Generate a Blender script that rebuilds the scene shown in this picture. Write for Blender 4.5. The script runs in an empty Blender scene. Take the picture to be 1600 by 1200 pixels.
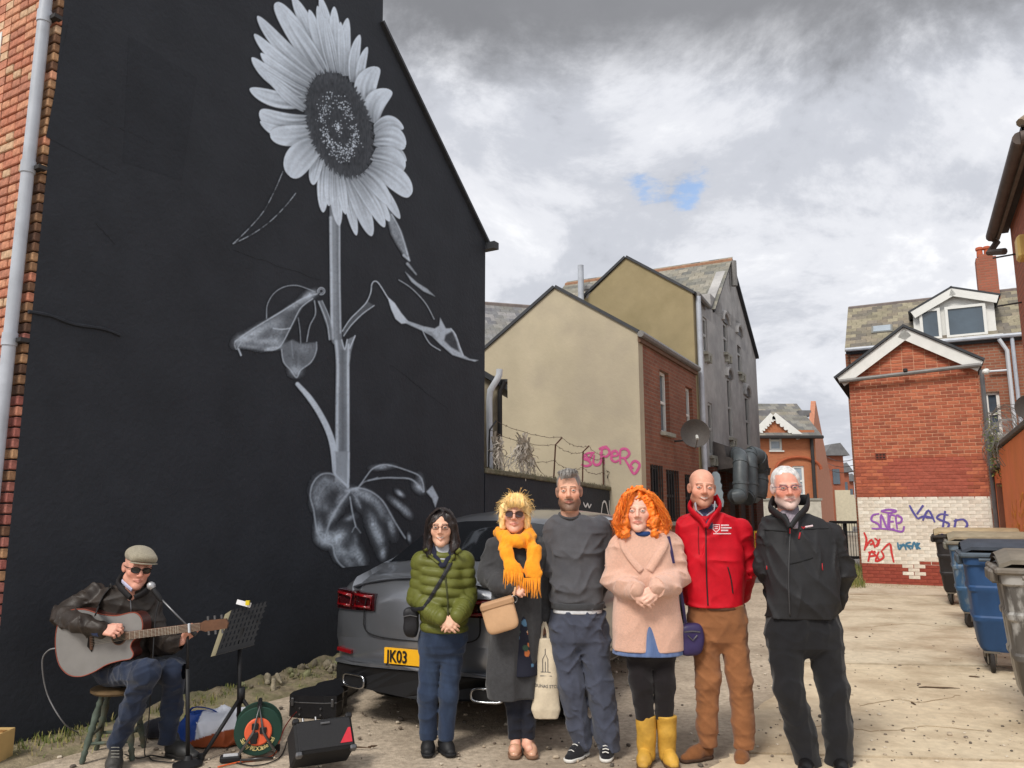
import bpy,math,random
import numpy as np
from mathutils import Vector,Matrix
random.seed(7);np.random.seed(7)
SC = bpy.context.scene
COL = SC.collection
# ---------------------------------------------------------------- camera
FPX,PITCH,EYE = 1210.0,math.radians(9.3),1.58
cam = bpy.data.cameras.new('camera');cam_ob = bpy.data.objects.new('camera',cam);COL.objects.link(cam_ob)
cam.sensor_fit = 'HORIZONTAL';cam.sensor_width = 36.0;cam.lens = 36.0*FPX/1600.0
cam.clip_start = 0.05;cam.clip_end = 4000
cam_ob.location = (0,0,EYE);cam_ob.rotation_euler = (math.radians(90)+PITCH,0,0)
SC.camera = cam_ob
# ---------------------------------------------------------------- world, sun, exposure
SUN_EL,SUN_AZ = math.radians(47),math.radians(212)       # azimuth from +Y towards +X: behind the camera, a little left
W = bpy.data.worlds.new('World');SC.world = W;W.use_nodes = True
def build_world():
    nt = W.node_tree;N = nt.nodes;L = nt.links
    for n in list(N): N.remove(n)
    out = N.new('ShaderNodeOutputWorld');bg = N.new('ShaderNodeBackground');L.new(bg.outputs[0],out.inputs[0])
    sky = N.new('ShaderNodeTexSky');sky.sky_type = 'NISHITA';sky.sun_disc = False
    sky.sun_elevation = SUN_EL;sky.sun_rotation = SUN_AZ
    bg.inputs['Strength'].default_value = 0.12
    tc = N.new('ShaderNodeTexCoord')
    sep = N.new('ShaderNodeSeparateXYZ');L.new(tc.outputs['Generated'],sep.inputs[0])
    def math_(op,a,b=None,clamp=False):
        m = N.new('ShaderNodeMath');m.operation = op;m.use_clamp = clamp
        for i,v in enumerate((a,b)):
            if v is None: continue
            if isinstance(v,(int,float)): m.inputs[i].default_value = v
            else: L.new(v,m.inputs[i])
        return m.outputs[0]
    zz = math_('MAXIMUM',math_('ADD',sep.outputs[2],0.38),0.05)   # cloud deck seen in perspective
    u = math_('DIVIDE',sep.outputs[0],zz);v = math_('DIVIDE',sep.outputs[1],zz)
    cmb = N.new('ShaderNodeCombineXYZ');L.new(u,cmb.inputs[0]);L.new(v,cmb.inputs[1])
    def noise(scale,det,off,rough=0.55,dist=0.0):
        mp = N.new('ShaderNodeMapping');mp.inputs['Location'].default_value = off;L.new(cmb.outputs[0],mp.inputs[0])
        n = N.new('ShaderNodeTexNoise');n.inputs['Scale'].default_value = scale;n.inputs['Detail'].default_value = det
        n.inputs['Roughness'].default_value = rough;n.inputs['Distortion'].default_value = dist
        L.new(mp.outputs[0],n.inputs[0]);return n.outputs[0]
    def ramp(x,stops):
        r = N.new('ShaderNodeValToRGB');L.new(x,r.inputs[0]);e = r.color_ramp.elements
        while len(e) < len(stops): e.new(0.5)
        for q,(p,c) in zip(e,stops): q.position = p;q.color = (*c,1) if len(c) == 3 else c
        r.color_ramp.interpolation = 'EASE';return r.outputs[0]
    def mix(f,a,b):
        m = N.new('ShaderNodeMix');m.data_type = 'RGBA'
        L.new(f,m.inputs['Factor'])
        for s,v_ in (('A',a),('B',b)):
            i = [k for k in m.inputs if k.name == s and k.type == 'RGBA'][0]
            if isinstance(v_,tuple): i.default_value = (*v_,1)
            else: L.new(v_,i)
        return [o for o in m.outputs if o.type == 'RGBA'][0]
    K = 1.0/0.12
    big = noise(0.75,7,(3.1,1.7,0.4),0.55,0.25)
    fine = noise(2.3,12,(0.3,4.2,1.4),0.64,0.3)
    cl = math_('ADD',math_('MULTIPLY',big,0.5),math_('MULTIPLY',fine,0.5))
    cloud = ramp(cl,[(0.35,(0.23*K,0.24*K,0.268*K)),(0.43,(0.34*K,0.352*K,0.385*K)),(0.485,(0.45*K,0.458*K,0.485*K)),(0.55,(0.58*K,0.583*K,0.595*K))])
    def spot(u0,v0,su,sv,wob):          # distance from a place in the cloud deck, with a ragged edge
        d = math_('SQRT',math_('ADD',math_('POWER',math_('MULTIPLY',math_('SUBTRACT',u,u0),su),2.0),math_('POWER',math_('MULTIPLY',math_('SUBTRACT',v,v0),sv),2.0)))
        return math_('ADD',d,math_('MULTIPLY',math_('SUBTRACT',fine,0.5),wob))
    # a heavy cloud bank overhead
    bank = ramp(spot(0.20,0.70,1.05,2.0,0.75),[(0.34,(1,1,1)),(0.62,(0,0,0))])
    cloud = mix(bank,cloud,mix(fine,(0.10*K,0.103*K,0.112*K),(0.20*K,0.203*K,0.216*K)))
    # small gaps of blue
    gap = noise(5.5,4,(1.35,0.4,2.0),0.5)
    g0 = math_('MINIMUM',math_('MINIMUM',spot(0.200,1.155,1.0,.55,0.42),spot(0.213,1.175,1.0,.8,0.42)),spot(0.293,1.17,1.0,.45,0.42))
    hole = math_('MAXIMUM',ramp(gap,[(0.72,(0,0,0)),(0.82,(1,1,1))]),ramp(g0,[(0.0,(.8,.8,.8)),(0.03,(0,0,0))]))
    L.new(mix(hole,cloud,sky.outputs[0]),bg.inputs['Color'])
build_world()
sun = bpy.data.lights.new('sun','SUN');sun.energy = 1.5;sun.angle = math.radians(16);sun.color = (1.0,0.95,0.87)
sun_ob = bpy.data.objects.new('sun',sun);COL.objects.link(sun_ob)
_sd = Vector((math.sin(SUN_AZ)*math.cos(SUN_EL),math.cos(SUN_AZ)*math.cos(SUN_EL),math.sin(SUN_EL)))
sun_ob.rotation_euler = _sd.to_track_quat('Z','Y').to_euler();sun_ob.location = (0,-5,12)
VS = SC.view_settings
VS.view_transform = 'Standard';VS.look = 'None';VS.gamma = 1.0;VS.exposure = 0.9;VS.use_curve_mapping = False
SC.cycles.max_bounces = 6;SC.cycles.diffuse_bounces = 3;SC.cycles.glossy_bounces = 3;SC.cycles.transmission_bounces = 4
# ---------------------------------------------------------------- measuring: pixels of the photograph to points of the place
SP,CP = math.sin(PITCH),math.cos(PITCH)
def ray(x,y):
    a = (x-800)/FPX;b = (600-y)/FPX
    return Vector((a,CP-b*SP,SP+b*CP))
def gnd(x,y,z=0.0):
    d = ray(x,y);return Vector((0,0,EYE))+d*((z-EYE)/d.z)
def atY(x,y,Y):
    d = ray(x,y);return Vector((0,0,EYE))+d*(Y/d.y)
def on_plane(x,y,p0,ang):        # vertical plane through p0 running along ang (from +Y towards +X)
    n = Vector((math.cos(ang),-math.sin(ang),0));d = ray(x,y)
    return Vector((0,0,EYE))+d*((Vector(p0)-Vector((0,0,EYE))).dot(n)/d.dot(n))
def proj_np(P):
    P = np.asarray(P,float);v = P-np.array([0,0,EYE])
    w = v[:,1]*CP+v[:,2]*SP;h = -v[:,1]*SP+v[:,2]*CP
    return 800+FPX*v[:,0]/w,600-FPX*h/w
# ---------------------------------------------------------------- materials
MATS = {}
def srgb(r,g,b):
    f = lambda c: (c/255/12.92) if c/255 <= 0.04045 else ((c/255+0.055)/1.055)**2.4
    return (f(r),f(g),f(b))
def M(name,col,rough=0.8,var=0.18,scale=6.0,bump=0.0,bscale=40.0,spec=0.35,metal=0.0,attr=False,stain=None,sscale=1.3,samt=0.6,aniso=(1,1,1),coat=0.0,detail=5.0,sthr=(0.45,0.7),sheen=0.0,wave=None,crease=0.0):
    """principled material: base colour broken up by two noises, optional stain colour, optional bump"""
    if name in MATS: return MATS[name]
    m = bpy.data.materials.new(name);m.use_nodes = True;MATS[name] = m
    nt = m.node_tree;N = nt.nodes;L = nt.links;b = N['Principled BSDF']
    b.inputs['Roughness'].default_value = rough;b.inputs['Specular IOR Level'].default_value = spec;b.inputs['Metallic'].default_value = metal
    if coat: b.inputs['Coat Weight'].default_value = coat;b.inputs['Coat Roughness'].default_value = 0.08
    if sheen: b.inputs['Sheen Weight'].default_value = sheen
    tc = N.new('ShaderNodeTexCoord');mp = N.new('ShaderNodeMapping');mp.inputs['Scale'].default_value = aniso;L.new(tc.outputs['Object'],mp.inputs[0])
    def noise(s,d=detail,off=0.0):
        n = N.new('ShaderNodeTexNoise');n.inputs['Scale'].default_value = s;n.inputs['Detail'].default_value = d;n.inputs['Roughness'].default_value = 0.6
        if off:
            m2 = N.new('ShaderNodeMapping');m2.inputs['Location'].default_value = (off,off*1.7,-off);L.new(mp.outputs[0],m2.inputs[0]);L.new(m2.outputs[0],n.inputs[0])
        else: L.new(mp.outputs[0],n.inputs[0])
        return n.outputs[0]
    def mixc(f,a,c,mode='MIX'):
        x = N.new('ShaderNodeMix');x.data_type = 'RGBA';x.blend_type = mode
        if isinstance(f,float): x.inputs['Factor'].default_value = f
        else: L.new(f,x.inputs['Factor'])
        for s,v in (('A',a),('B',c)):
            i = [k for k in x.inputs if k.name == s and k.type == 'RGBA'][0]
            if isinstance(v,tuple): i.default_value = (*v,1)
            else: L.new(v,i)
        return [o for o in x.outputs if o.type == 'RGBA'][0]
    def mr(x,a0,a1,b0,b1):
        r = N.new('ShaderNodeMapRange');L.new(x,r.inputs[0]);r.inputs[1].default_value = a0;r.inputs[2].default_value = a1;r.inputs[3].default_value = b0;r.inputs[4].default_value = b1
        return r.outputs[0]
    n1 = noise(scale);f = mr(n1,0.3,0.7,1-var,1+var)
    vc = N.new('ShaderNodeCombineColor');[L.new(f,vc.inputs[i]) for i in range(3)]
    base = col
    if attr:
        at = N.new('ShaderNodeVertexColor');at.layer_name = 'Col';base = at.outputs[0]
    c = mixc(1.0,base,vc.outputs[0],'MULTIPLY')
    if stain:
        n2 = noise(sscale,6,3.3);c = mixc(mr(n2,sthr[0],sthr[1],0,samt),c,stain)
    L.new(c,b.inputs['Base Color'])
    if bump:
        n3 = noise(bscale,4,7.7);bp = N.new('ShaderNodeBump');bp.inputs['Strength'].default_value = min(1.0,bump);bp.inputs['Distance'].default_value = 0.01*max(1,bump)
        h = n3
        if wave:
            wv = N.new('ShaderNodeTexWave');wv.bands_direction = wave[0];wv.inputs['Scale'].default_value = wave[1];wv.inputs['Distortion'].default_value = wave[2];L.new(mp.outputs[0],wv.inputs[0]);h = wv.outputs[1]
        L.new(h,bp.inputs['Height']);L.new(bp.outputs[0],b.inputs['Normal'])
        if crease:
            rn = N.new('ShaderNodeTexNoise');rn.noise_type = 'RIDGED_MULTIFRACTAL';rn.inputs['Scale'].default_value = 5.5;rn.inputs['Detail'].default_value = 2.5;rn.inputs['Roughness'].default_value = 0.55;rn.inputs['Distortion'].default_value = 0.6;L.new(mp.outputs[0],rn.inputs[0])
            b2 = N.new('ShaderNodeBump');b2.inputs['Strength'].default_value = crease;b2.inputs['Distance'].default_value = 0.012;L.new(rn.outputs[0],b2.inputs['Height']);L.new(b2.outputs[0],bp.inputs['Normal'])
    return m
def glass_mat(name,col,rough=0.05):
    if name in MATS: return MATS[name]
    m = M(name,col,rough=rough,var=0.25,scale=1.5,spec=0.8);return m
def brick_mat(name,c1,c2,mortar,bw=0.225,bh=0.075,mort=0.012,axis='xz',stain=None,rough=0.9,bump=0.5,samt=0.5):
    """far brickwork: bricks too small to pick apart"""
    if name in MATS: return MATS[name]
    m = bpy.data.materials.new(name);m.use_nodes = True;MATS[name] = m
    nt = m.node_tree;N = nt.nodes;L = nt.links;b = N['Principled BSDF'];b.inputs['Roughness'].default_value = rough;b.inputs['Specular IOR Level'].default_value = 0.2
    tc = N.new('ShaderNodeTexCoord');sp = N.new('ShaderNodeSeparateXYZ');L.new(tc.outputs['Object'],sp.inputs[0]);cb = N.new('ShaderNodeCombineXYZ')
    L.new(sp.outputs['xyz'.index(axis[0])],cb.inputs[0]);L.new(sp.outputs['xyz'.index(axis[1])],cb.inputs[1])
    br = N.new('ShaderNodeTexBrick');L.new(cb.outputs[0],br.inputs[0])
    br.inputs['Color1'].default_value = (*c1,1);br.inputs['Color2'].default_value = (*c2,1);br.inputs['Mortar'].default_value = (*mortar,1)
    br.inputs['Scale'].default_value = 1.0;br.inputs['Mortar Size'].default_value = mort;br.inputs['Brick Width'].default_value = bw;br.inputs['Row Height'].default_value = bh;br.inputs['Mortar Smooth'].default_value = 0.2;br.inputs['Bias'].default_value = -0.1
    ns = N.new('ShaderNodeTexNoise');ns.inputs['Scale'].default_value = 1.1;ns.inputs['Detail'].default_value = 8;ns.inputs['Roughness'].default_value = 0.65;L.new(tc.outputs['Object'],ns.inputs[0])
    r = N.new('ShaderNodeMapRange');L.new(ns.outputs[0],r.inputs[0]);r.inputs[1].default_value = 0.35;r.inputs[2].default_value = 0.7;r.inputs[3].default_value = 0.0;r.inputs[4].default_value = samt
    x = N.new('ShaderNodeMix');x.data_type = 'RGBA';L.new(r.outputs[0],x.inputs['Factor'])
    A = [k for k in x.inputs if k.type == 'RGBA'];L.new(br.outputs[0],A[0]);A[1].default_value = (*(stain or tuple(v*0.6 for v in c1)),1)
    L.new([o for o in x.outputs if o.type == 'RGBA'][0],b.inputs['Base Color'])
    bp = N.new('ShaderNodeBump');bp.invert = True;bp.inputs['Strength'].default_value = bump;bp.inputs['Distance'].default_value = 0.008;L.new(br.outputs[1],bp.inputs['Height']);L.new(bp.outputs[0],b.inputs['Normal'])
    return m
# ---------------------------------------------------------------- meshes
def link(name,me,mat=None,parent=None,loc=None,rot=None,smooth=False,label=None,cat=None,group=None,kind=None):
    o = bpy.data.objects.new(name,me);COL.objects.link(o)
    if me is not None and mat is not None and not me.materials:
        for q in (mat if isinstance(mat,(list,tuple)) else [mat]): me.materials.append(q)
    if smooth and me is not None: me.polygons.foreach_set('use_smooth',np.ones(len(me.polygons),bool))
    if parent is not None: o.parent = parent
    if loc is not None: o.location = loc
    if rot is not None: o.rotation_euler = rot
    tag(o,label,cat,group,kind);return o
def tag(o,label=None,cat=None,group=None,kind=None):
    if label: o['label'] = label
    if cat: o['category'] = cat
    if group: o['group'] = group
    if kind: o['kind'] = kind
    return o
def thing(name,label=None,cat=None,loc=(0,0,0),rotz=0.0,group=None,kind=None):
    o = bpy.data.objects.new(name,None);o.empty_display_size = 0.2;COL.objects.link(o);o.location = loc;o.rotation_euler = (0,0,rotz)
    return tag(o,label,cat,group,kind)
def mesh_np(name,V,Q,cols=None):
    """mesh from arrays: V (n,3), Q (m,3|4)"""
    V = np.ascontiguousarray(V,np.float32);Q = np.ascontiguousarray(Q,np.int32);k = Q.shape[1]
    me = bpy.data.meshes.new(name);me.vertices.add(len(V));me.vertices.foreach_set('co',V.ravel())
    me.loops.add(Q.size);me.loops.foreach_set('vertex_index',Q.ravel());me.polygons.add(len(Q))
    me.polygons.foreach_set('loop_start',np.arange(0,Q.size,k,dtype=np.int32))
    me.update(calc_edges=True)
    if cols is not None: set_col(me,cols)
    return me
def set_col(me,cols):
    a = me.color_attributes.new('Col','FLOAT_COLOR','POINT');c = np.ones((len(me.vertices),4),np.float32);c[:,:3] = cols;a.data.foreach_set('color',c.ravel())
class MB:
    """collects shapes into one mesh"""
    def __init__(s): s.v = [];s.f = [];s.c = [];s.col = None
    def _add(s,vs,fs):
        n = len(s.v);s.v += [tuple(p) for p in vs];s.f += [tuple(i+n for i in f) for f in fs]
        if s.col is not None: s.c += [s.col]*len(vs)
        return s
    def box(s,c,d,R=None,bev=0.0):
        hx,hy,hz = d[0]/2,d[1]/2,d[2]/2;c = Vector(c)
        if bev <= 0:
            P = [Vector((x,y,z)) for x in (-hx,hx) for y in (-hy,hy) for z in (-hz,hz)]
            Fc = [(0,1,3,2),(4,6,7,5),(0,4,5,1),(2,3,7,6),(0,2,6,4),(1,5,7,3)]
        else:
            P = [];idx = {}
            for sx in (-1,1):
                for sy in (-1,1):
                    for sz in (-1,1):
                        for a in range(3):
                            q = Vector((sx*(hx-(0 if a == 0 else bev)),sy*(hy-(0 if a == 1 else bev)),sz*(hz-(0 if a == 2 else bev))));idx[(sx,sy,sz,a)] = len(P);P.append(q)
            Fc = []
            def face(ids):
                ctr = sum((P[i] for i in ids),Vector())/len(ids);n = (P[ids[1]]-P[ids[0]]).cross(P[ids[2]]-P[ids[1]])
                Fc.append(tuple(ids) if n.dot(ctr) > 0 else tuple(reversed(ids)))
            for a in range(3):
                o = [b for b in range(3) if b != a]
                for sg in (-1,1):
                    ids = []
                    for (p,q) in ((-1,-1),(1,-1),(1,1),(-1,1)):
                        k = [0,0,0];k[a] = sg;k[o[0]] = p;k[o[1]] = q;ids.append(idx[(*k,a)])
                    face(ids)
            for a in range(3):
                b_,c_ = [q for q in range(3) if q != a]
                for p in (-1,1):
                    for q in (-1,1):
                        k0 = [0,0,0];k0[a] = -1;k0[b_] = p;k0[c_] = q;k1 = list(k0);k1[a] = 1
                        face([idx[(*k0,b_)],idx[(*k1,b_)],idx[(*k1,c_)],idx[(*k0,c_)]])
            for sx in (-1,1):
                for sy in (-1,1):
                    for sz in (-1,1): face([idx[(sx,sy,sz,0)],idx[(sx,sy,sz,1)],idx[(sx,sy,sz,2)]])
        if R is not None: P = [R @ p for p in P]
        return s._add([p+c for p in P],Fc)
    def tube(s,pts,r,n=8,closed=False,caps=True,flat=None):
        pts = [Vector(p) for p in pts];m = len(pts);rs = r if isinstance(r,list) else [r]*m
        vs = [];up = None
        for i,p in enumerate(pts):
            if closed: t = pts[(i+1) % m]-pts[i-1]
            else: t = pts[min(i+1,m-1)]-pts[max(i-1,0)]
            t = t.normalized() if t.length > 1e-9 else Vector((0,0,1))
            if up is None:
                up = Vector((0,0,1)) if abs(t.z) < 0.9 else Vector((0,1,0))
                if flat is not None: up = Vector(flat)
            u = (up-t*up.dot(t));u = u.normalized() if u.length > 1e-6 else t.orthogonal().normalized();up = u;w = t.cross(u)
            for k in range(n):
                a = 2*math.pi*k/n;q = rs[i]
                ru,rw = (q if isinstance(q,(tuple,list)) else (q,q))
                vs.append(p+u*(math.cos(a)*ru)+w*(math.sin(a)*rw))
        fs = []
        for i in range(m if closed else m-1):
            j = (i+1) % m
            for k in range(n): fs.append((i*n+k,i*n+(k+1) % n,j*n+(k+1) % n,j*n+k))
        if caps and not closed: fs.append(tuple(range(n-1,-1,-1)));fs.append(tuple((m-1)*n+k for k in range(n)))
        return s._add(vs,fs)
    def prism(s,poly,d,o=(0,0,0),ex=(1,0,0),ey=(0,0,1)):
        """poly in plane (ex,ey) at o, extruded by vector d"""
        o = Vector(o);ex = Vector(ex);ey = Vector(ey);d = Vector(d);n = len(poly)
        a = [o+ex*p[0]+ey*p[1] for p in poly];b = [p+d for p in a]
        ar = sum(poly[i][0]*poly[(i+1) % n][1]-poly[(i+1) % n][0]*poly[i][1] for i in range(n))
        flip = (ar > 0) == (ex.cross(ey).dot(d) > 0)
        f0 = tuple(range(n));f1 = tuple(range(2*n-1,n-1,-1));sd = [(i,i+n,(i+1) % n+n,(i+1) % n) for i in range(n)]
        fs = [f0,f1]+sd
        if flip: fs = [tuple(reversed(f)) for f in fs]
        return s._add(a+b,fs)
    def quad(s,*p): return s._add(p,[tuple(range(len(p)))])
    def lathe(s,prof,o=(0,0,0),axis=(0,0,1),n=16):
        o = Vector(o);ax = Vector(axis).normalized();u = ax.orthogonal().normalized();w = ax.cross(u);vs = [];m = len(prof)
        for (r,h) in prof:
            for k in range(n):
                a = 2*math.pi*k/n;vs.append(o+ax*h+u*(r*math.cos(a))+w*(r*math.sin(a)))
        fs = [(i*n+k,i*n+(k+1) % n,(i+1)*n+(k+1) % n,(i+1)*n+k) for i in range(m-1) for k in range(n)]
        if prof[0][0] > 1e-6: fs.append(tuple(range(n-1,-1,-1)))
        if prof[-1][0] > 1e-6: fs.append(tuple((m-1)*n+k for k in range(n)))
        return s._add(vs,fs)
    def build(s,name,mat,parent=None,smooth=False,**kw):
        me = bpy.data.meshes.new(name);me.from_pydata(s.v,[],s.f);me.update()
        if s.c: set_col(me,np.array(s.c))
        o = link(name,me,mat,parent,smooth=smooth,**kw)
        return o
def auto_smooth(o,ang=40):
    me = o.data;me.polygons.foreach_set('use_smooth',np.ones(len(me.polygons),bool))
    try: me.set_sharp_from_angle(angle=math.radians(ang))
    except Exception: pass
    return o
def catmull(P,n=8,closed=False):
    P = [np.array(p,float) for p in P];out = [];m = len(P)
    for i in range(m if closed else m-1):
        p0 = P[(i-1) % m] if (closed or i > 0) else P[0];p1 = P[i];p2 = P[(i+1) % m];p3 = P[(i+2) % m] if (closed or i+2 < m) else P[-1]
        for k in range(n):
            t = k/n;out.append(0.5*((2*p1)+(p2-p0)*t+(2*p0-5*p1+4*p2-p3)*t*t+(-p0+3*p1-3*p2+p3)*t**3))
    if not closed: out.append(P[-1])
    return out
# ---------------------------------------------------------------- organic volumes: distance fields meshed as one continuous surface
def waves(seed,amp,freq,n=5,stretch=(1,1,1)):
    """smooth fold field from a few crossing waves"""
    r = np.random.RandomState(seed);K = []
    for i in range(n):
        d = r.normal(size=3)*np.array(stretch);d /= np.linalg.norm(d)+1e-9;K.append((d*freq*r.uniform(0.6,1.5),r.uniform(0,6.28),r.uniform(0.5,1)))
    def f(X,Y,Z,t=None):
        s = 0
        for (k,ph,a) in K: s = s+a*np.sin(X*k[0]+Y*k[1]+Z*k[2]+ph)
        return amp*s/np.sqrt(n)
    return f
def folds(seed,amp,freq,n=4,stretch=(1,1,1)):
    """creased cloth: narrow ridges and broad hollows, bent by a slow wave"""
    r = np.random.RandomState(seed);K = []
    for i in range(n):
        d = r.normal(size=3)*np.array(stretch);d /= np.linalg.norm(d)+1e-9;e = r.normal(size=3);K.append((d*freq*r.uniform(0.7,1.4),r.uniform(0,6.28),e*freq*.35,r.uniform(0,6),r.uniform(.6,1)))
    def f(X,Y,Z,t=None):
        s = 0
        for (k,ph,e,p2,a) in K:
            m = .5+.5*np.sin(X*e[2]+Y*e[0]+Z*e[1]+p2*1.7);s = s+a*m*((1-np.abs(np.sin(.5*(X*k[0]+Y*k[1]+Z*k[2]+ph+1.5*np.sin(X*e[0]+Y*e[1]+Z*e[2]+p2)))))**2.2*2-.45)
        return amp*s
    return f
class Vol:
    def __init__(s,lo,hi,h,fine=()):
        """grid from lo to hi with cell h; fine: list of (axis, a, b, hf) where the grid is denser"""
        s.ax = []
        for a in range(3):
            xs = [lo[a]]
            while xs[-1] < hi[a]:
                st = h
                for (fa,p,q,hf) in fine:
                    if fa == a and p-1e-9 <= xs[-1] <= q: st = min(st,hf)
                xs.append(xs[-1]+st)
            s.ax.append(np.array(xs,np.float32))
        s.D = np.full(tuple(len(x) for x in s.ax),1.0,np.float32);s.h = h
    def sl(s,lo,hi):
        r = []
        for a in range(3):
            i = max(0,int(np.searchsorted(s.ax[a],lo[a]))-1);j = min(len(s.ax[a]),int(np.searchsorted(s.ax[a],hi[a]))+1);r.append(slice(i,max(i,j)))
        return tuple(r)
    def grid(s,sl): return s.ax[0][sl[0]][:,None,None],s.ax[1][sl[1]][None,:,None],s.ax[2][sl[2]][None,None,:]
    def comb(s,sl,d,k,mode):
        A = s.D[sl]
        if A.size == 0: return
        d = d.astype(np.float32)
        if mode == 'sub': d = -d
        sg = 1 if mode == 'add' else -1
        a = A*sg;b = d*sg
        if k > 0:
            h = np.clip(0.5+0.5*(b-a)/k,0,1);r = b+(a-b)*h-k*h*(1-h)
        else: r = np.minimum(a,b)
        s.D[sl] = r*sg
    def cone(s,a,b,ra,rb=None,k=0.02,mode='add',squash=None,disp=None):
        a = np.array(a,float);b = np.array(b,float);rb = ra if rb is None else rb;R = max(ra,rb)*(1.0 if squash is None else max(1.0,squash[1]))+k+2.2*s.h+(0.03 if disp else 0)
        sl = s.sl(np.minimum(a,b)-R,np.maximum(a,b)+R);X,Y,Z = s.grid(sl);ba = b-a;L2 = ba.dot(ba)+1e-12
        px,py,pz = X-a[0],Y-a[1],Z-a[2];t = np.clip((px*ba[0]+py*ba[1]+pz*ba[2])/L2,0,1)
        qx,qy,qz = px-t*ba[0],py-t*ba[1],pz-t*ba[2]
        if squash is None: d = np.sqrt(qx*qx+qy*qy+qz*qz)-(ra+(rb-ra)*t)
        else:
            w = np.array(squash[0],float);w /= np.linalg.norm(w);m = qx*w[0]+qy*w[1]+qz*w[2];f = 1/squash[1]-1
            qx,qy,qz = qx+w[0]*m*f,qy+w[1]*m*f,qz+w[2]*m*f
            d = (np.sqrt(qx*qx+qy*qy+qz*qz)-(ra+(rb-ra)*t))*min(1.0,squash[1])
        if disp is not None: d = d-disp(X,Y,Z,t)
        s.comb(sl,d,k,mode);return s
    def chain(s,pts,k=0.02,disp=None,squash=None,mode='add'):
        for (p,ra),(q,rb) in zip(pts[:-1],pts[1:]): s.cone(p,q,ra,rb,k,mode,squash,disp)
        return s
    def ell(s,c,r,R=None,k=0.02,mode='add',disp=None,n=2.0):
        c = np.array(c,float);r = np.array(r,float);B = r if R is None else np.full(3,r.max());e = B+k+2.2*s.h+(0.03 if disp else 0)
        sl = s.sl(c-e,c+e);X,Y,Z = s.grid(sl);px,py,pz = X-c[0],Y-c[1],Z-c[2]
        if R is not None:
            R = np.array(R);px,py,pz = (R[0,0]*px+R[1,0]*py+R[2,0]*pz),(R[0,1]*px+R[1,1]*py+R[2,1]*pz),(R[0,2]*px+R[1,2]*py+R[2,2]*pz)
        if n == 2.0: q = np.sqrt((px/r[0])**2+(py/r[1])**2+(pz/r[2])**2)
        else: q = (np.abs(px/r[0])**n+np.abs(py/r[1])**n+np.abs(pz/r[2])**n)**(1/n)
        d = (q-1)*r.min()
        if disp is not None: d = d-disp(X,Y,Z)
        s.comb(sl,d,k,mode);return s
    def loft(s,rows,k=0.02,n=2.3,mode='add',disp=None,frame=None,clip=True):
        """rows: (z, cx, cy, ax, ay) from low to high, in the frame (origin, 3x3) or the volume's own axes"""
        rows = sorted(rows);A = np.array(rows,float)
        if frame is None:
            lo = np.array([(A[:,1]-A[:,3]).min(),(A[:,2]-A[:,4]).min(),A[0,0]])-(k+0.04);hi = np.array([(A[:,1]+A[:,3]).max(),(A[:,2]+A[:,4]).max(),A[-1,0]])+(k+0.04)
            sl = s.sl(lo,hi)
        else: sl = (slice(None),)*3
        X,Y,Z = s.grid(sl)
        if frame is not None:
            o,R = np.array(frame[0],float),np.array(frame[1],float);px,py,pz = X-o[0],Y-o[1],Z-o[2]
            x,y,z = R[0,0]*px+R[1,0]*py+R[2,0]*pz,R[0,1]*px+R[1,1]*py+R[2,1]*pz,R[0,2]*px+R[1,2]*py+R[2,2]*pz
        else: x,y,z = X,Y,Z
        it = lambda j: np.interp(z,A[:,0],A[:,j])
        cx,cy,ax,ay = it(1),it(2),it(3),it(4)
        q = (np.abs((x-cx)/ax)**n+np.abs((y-cy)/ay)**n)**(1/n);d = (q-1)*np.minimum(ax,ay)
        if disp is not None: d = d-disp(X,Y,Z)
        if clip: d = np.maximum(d,np.maximum(A[0,0]-z,z-A[-1,0]))
        s.comb(sl,d,k,mode);return s
    def cut(s,f,k=0.0):
        """keep where f(X,Y,Z) < 0"""
        X,Y,Z = s.grid((slice(None),)*3);s.comb((slice(None),)*3,np.broadcast_to(f(X,Y,Z),s.D.shape),k,'int');return s
    def disp(s,f):
        X,Y,Z = s.grid((slice(None),)*3);s.D -= f(X,Y,Z).astype(np.float32);return s
    def arrays(s):
        D = s.D;s0 = D < 0;nx,ny,nz = D.shape
        c = np.zeros((nx-1,ny-1,nz-1),np.int8);cs = [(i,j,k) for i in (0,1) for j in (0,1) for k in (0,1)]
        for (i,j,k) in cs: c += s0[i:nx-1+i,j:ny-1+j,k:nz-1+k]
        I = np.argwhere((c > 0) & (c < 8));n = len(I);idx = np.full(c.shape,-1,np.int32);idx[I[:,0],I[:,1],I[:,2]] = np.arange(n)
        Vv = np.stack([D[I[:,0]+i,I[:,1]+j,I[:,2]+k] for (i,j,k) in cs],1);acc = np.zeros((n,3));cnt = np.zeros(n)
        for a in range(8):
            for b in range(a+1,8):
                ca,cb = np.array(cs[a]),np.array(cs[b])
                if np.abs(ca-cb).sum() != 1: continue
                va,vb = Vv[:,a],Vv[:,b];cr = (va < 0) != (vb < 0);t = np.where(cr,va/np.where(cr,va-vb,1),0)
                acc += cr[:,None]*(ca+t[:,None]*(cb-ca));cnt += cr
        pos = I+acc/cnt[:,None];P = np.stack([np.interp(pos[:,a],np.arange(len(s.ax[a])),s.ax[a]) for a in range(3)],1)
        Q = []
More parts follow.
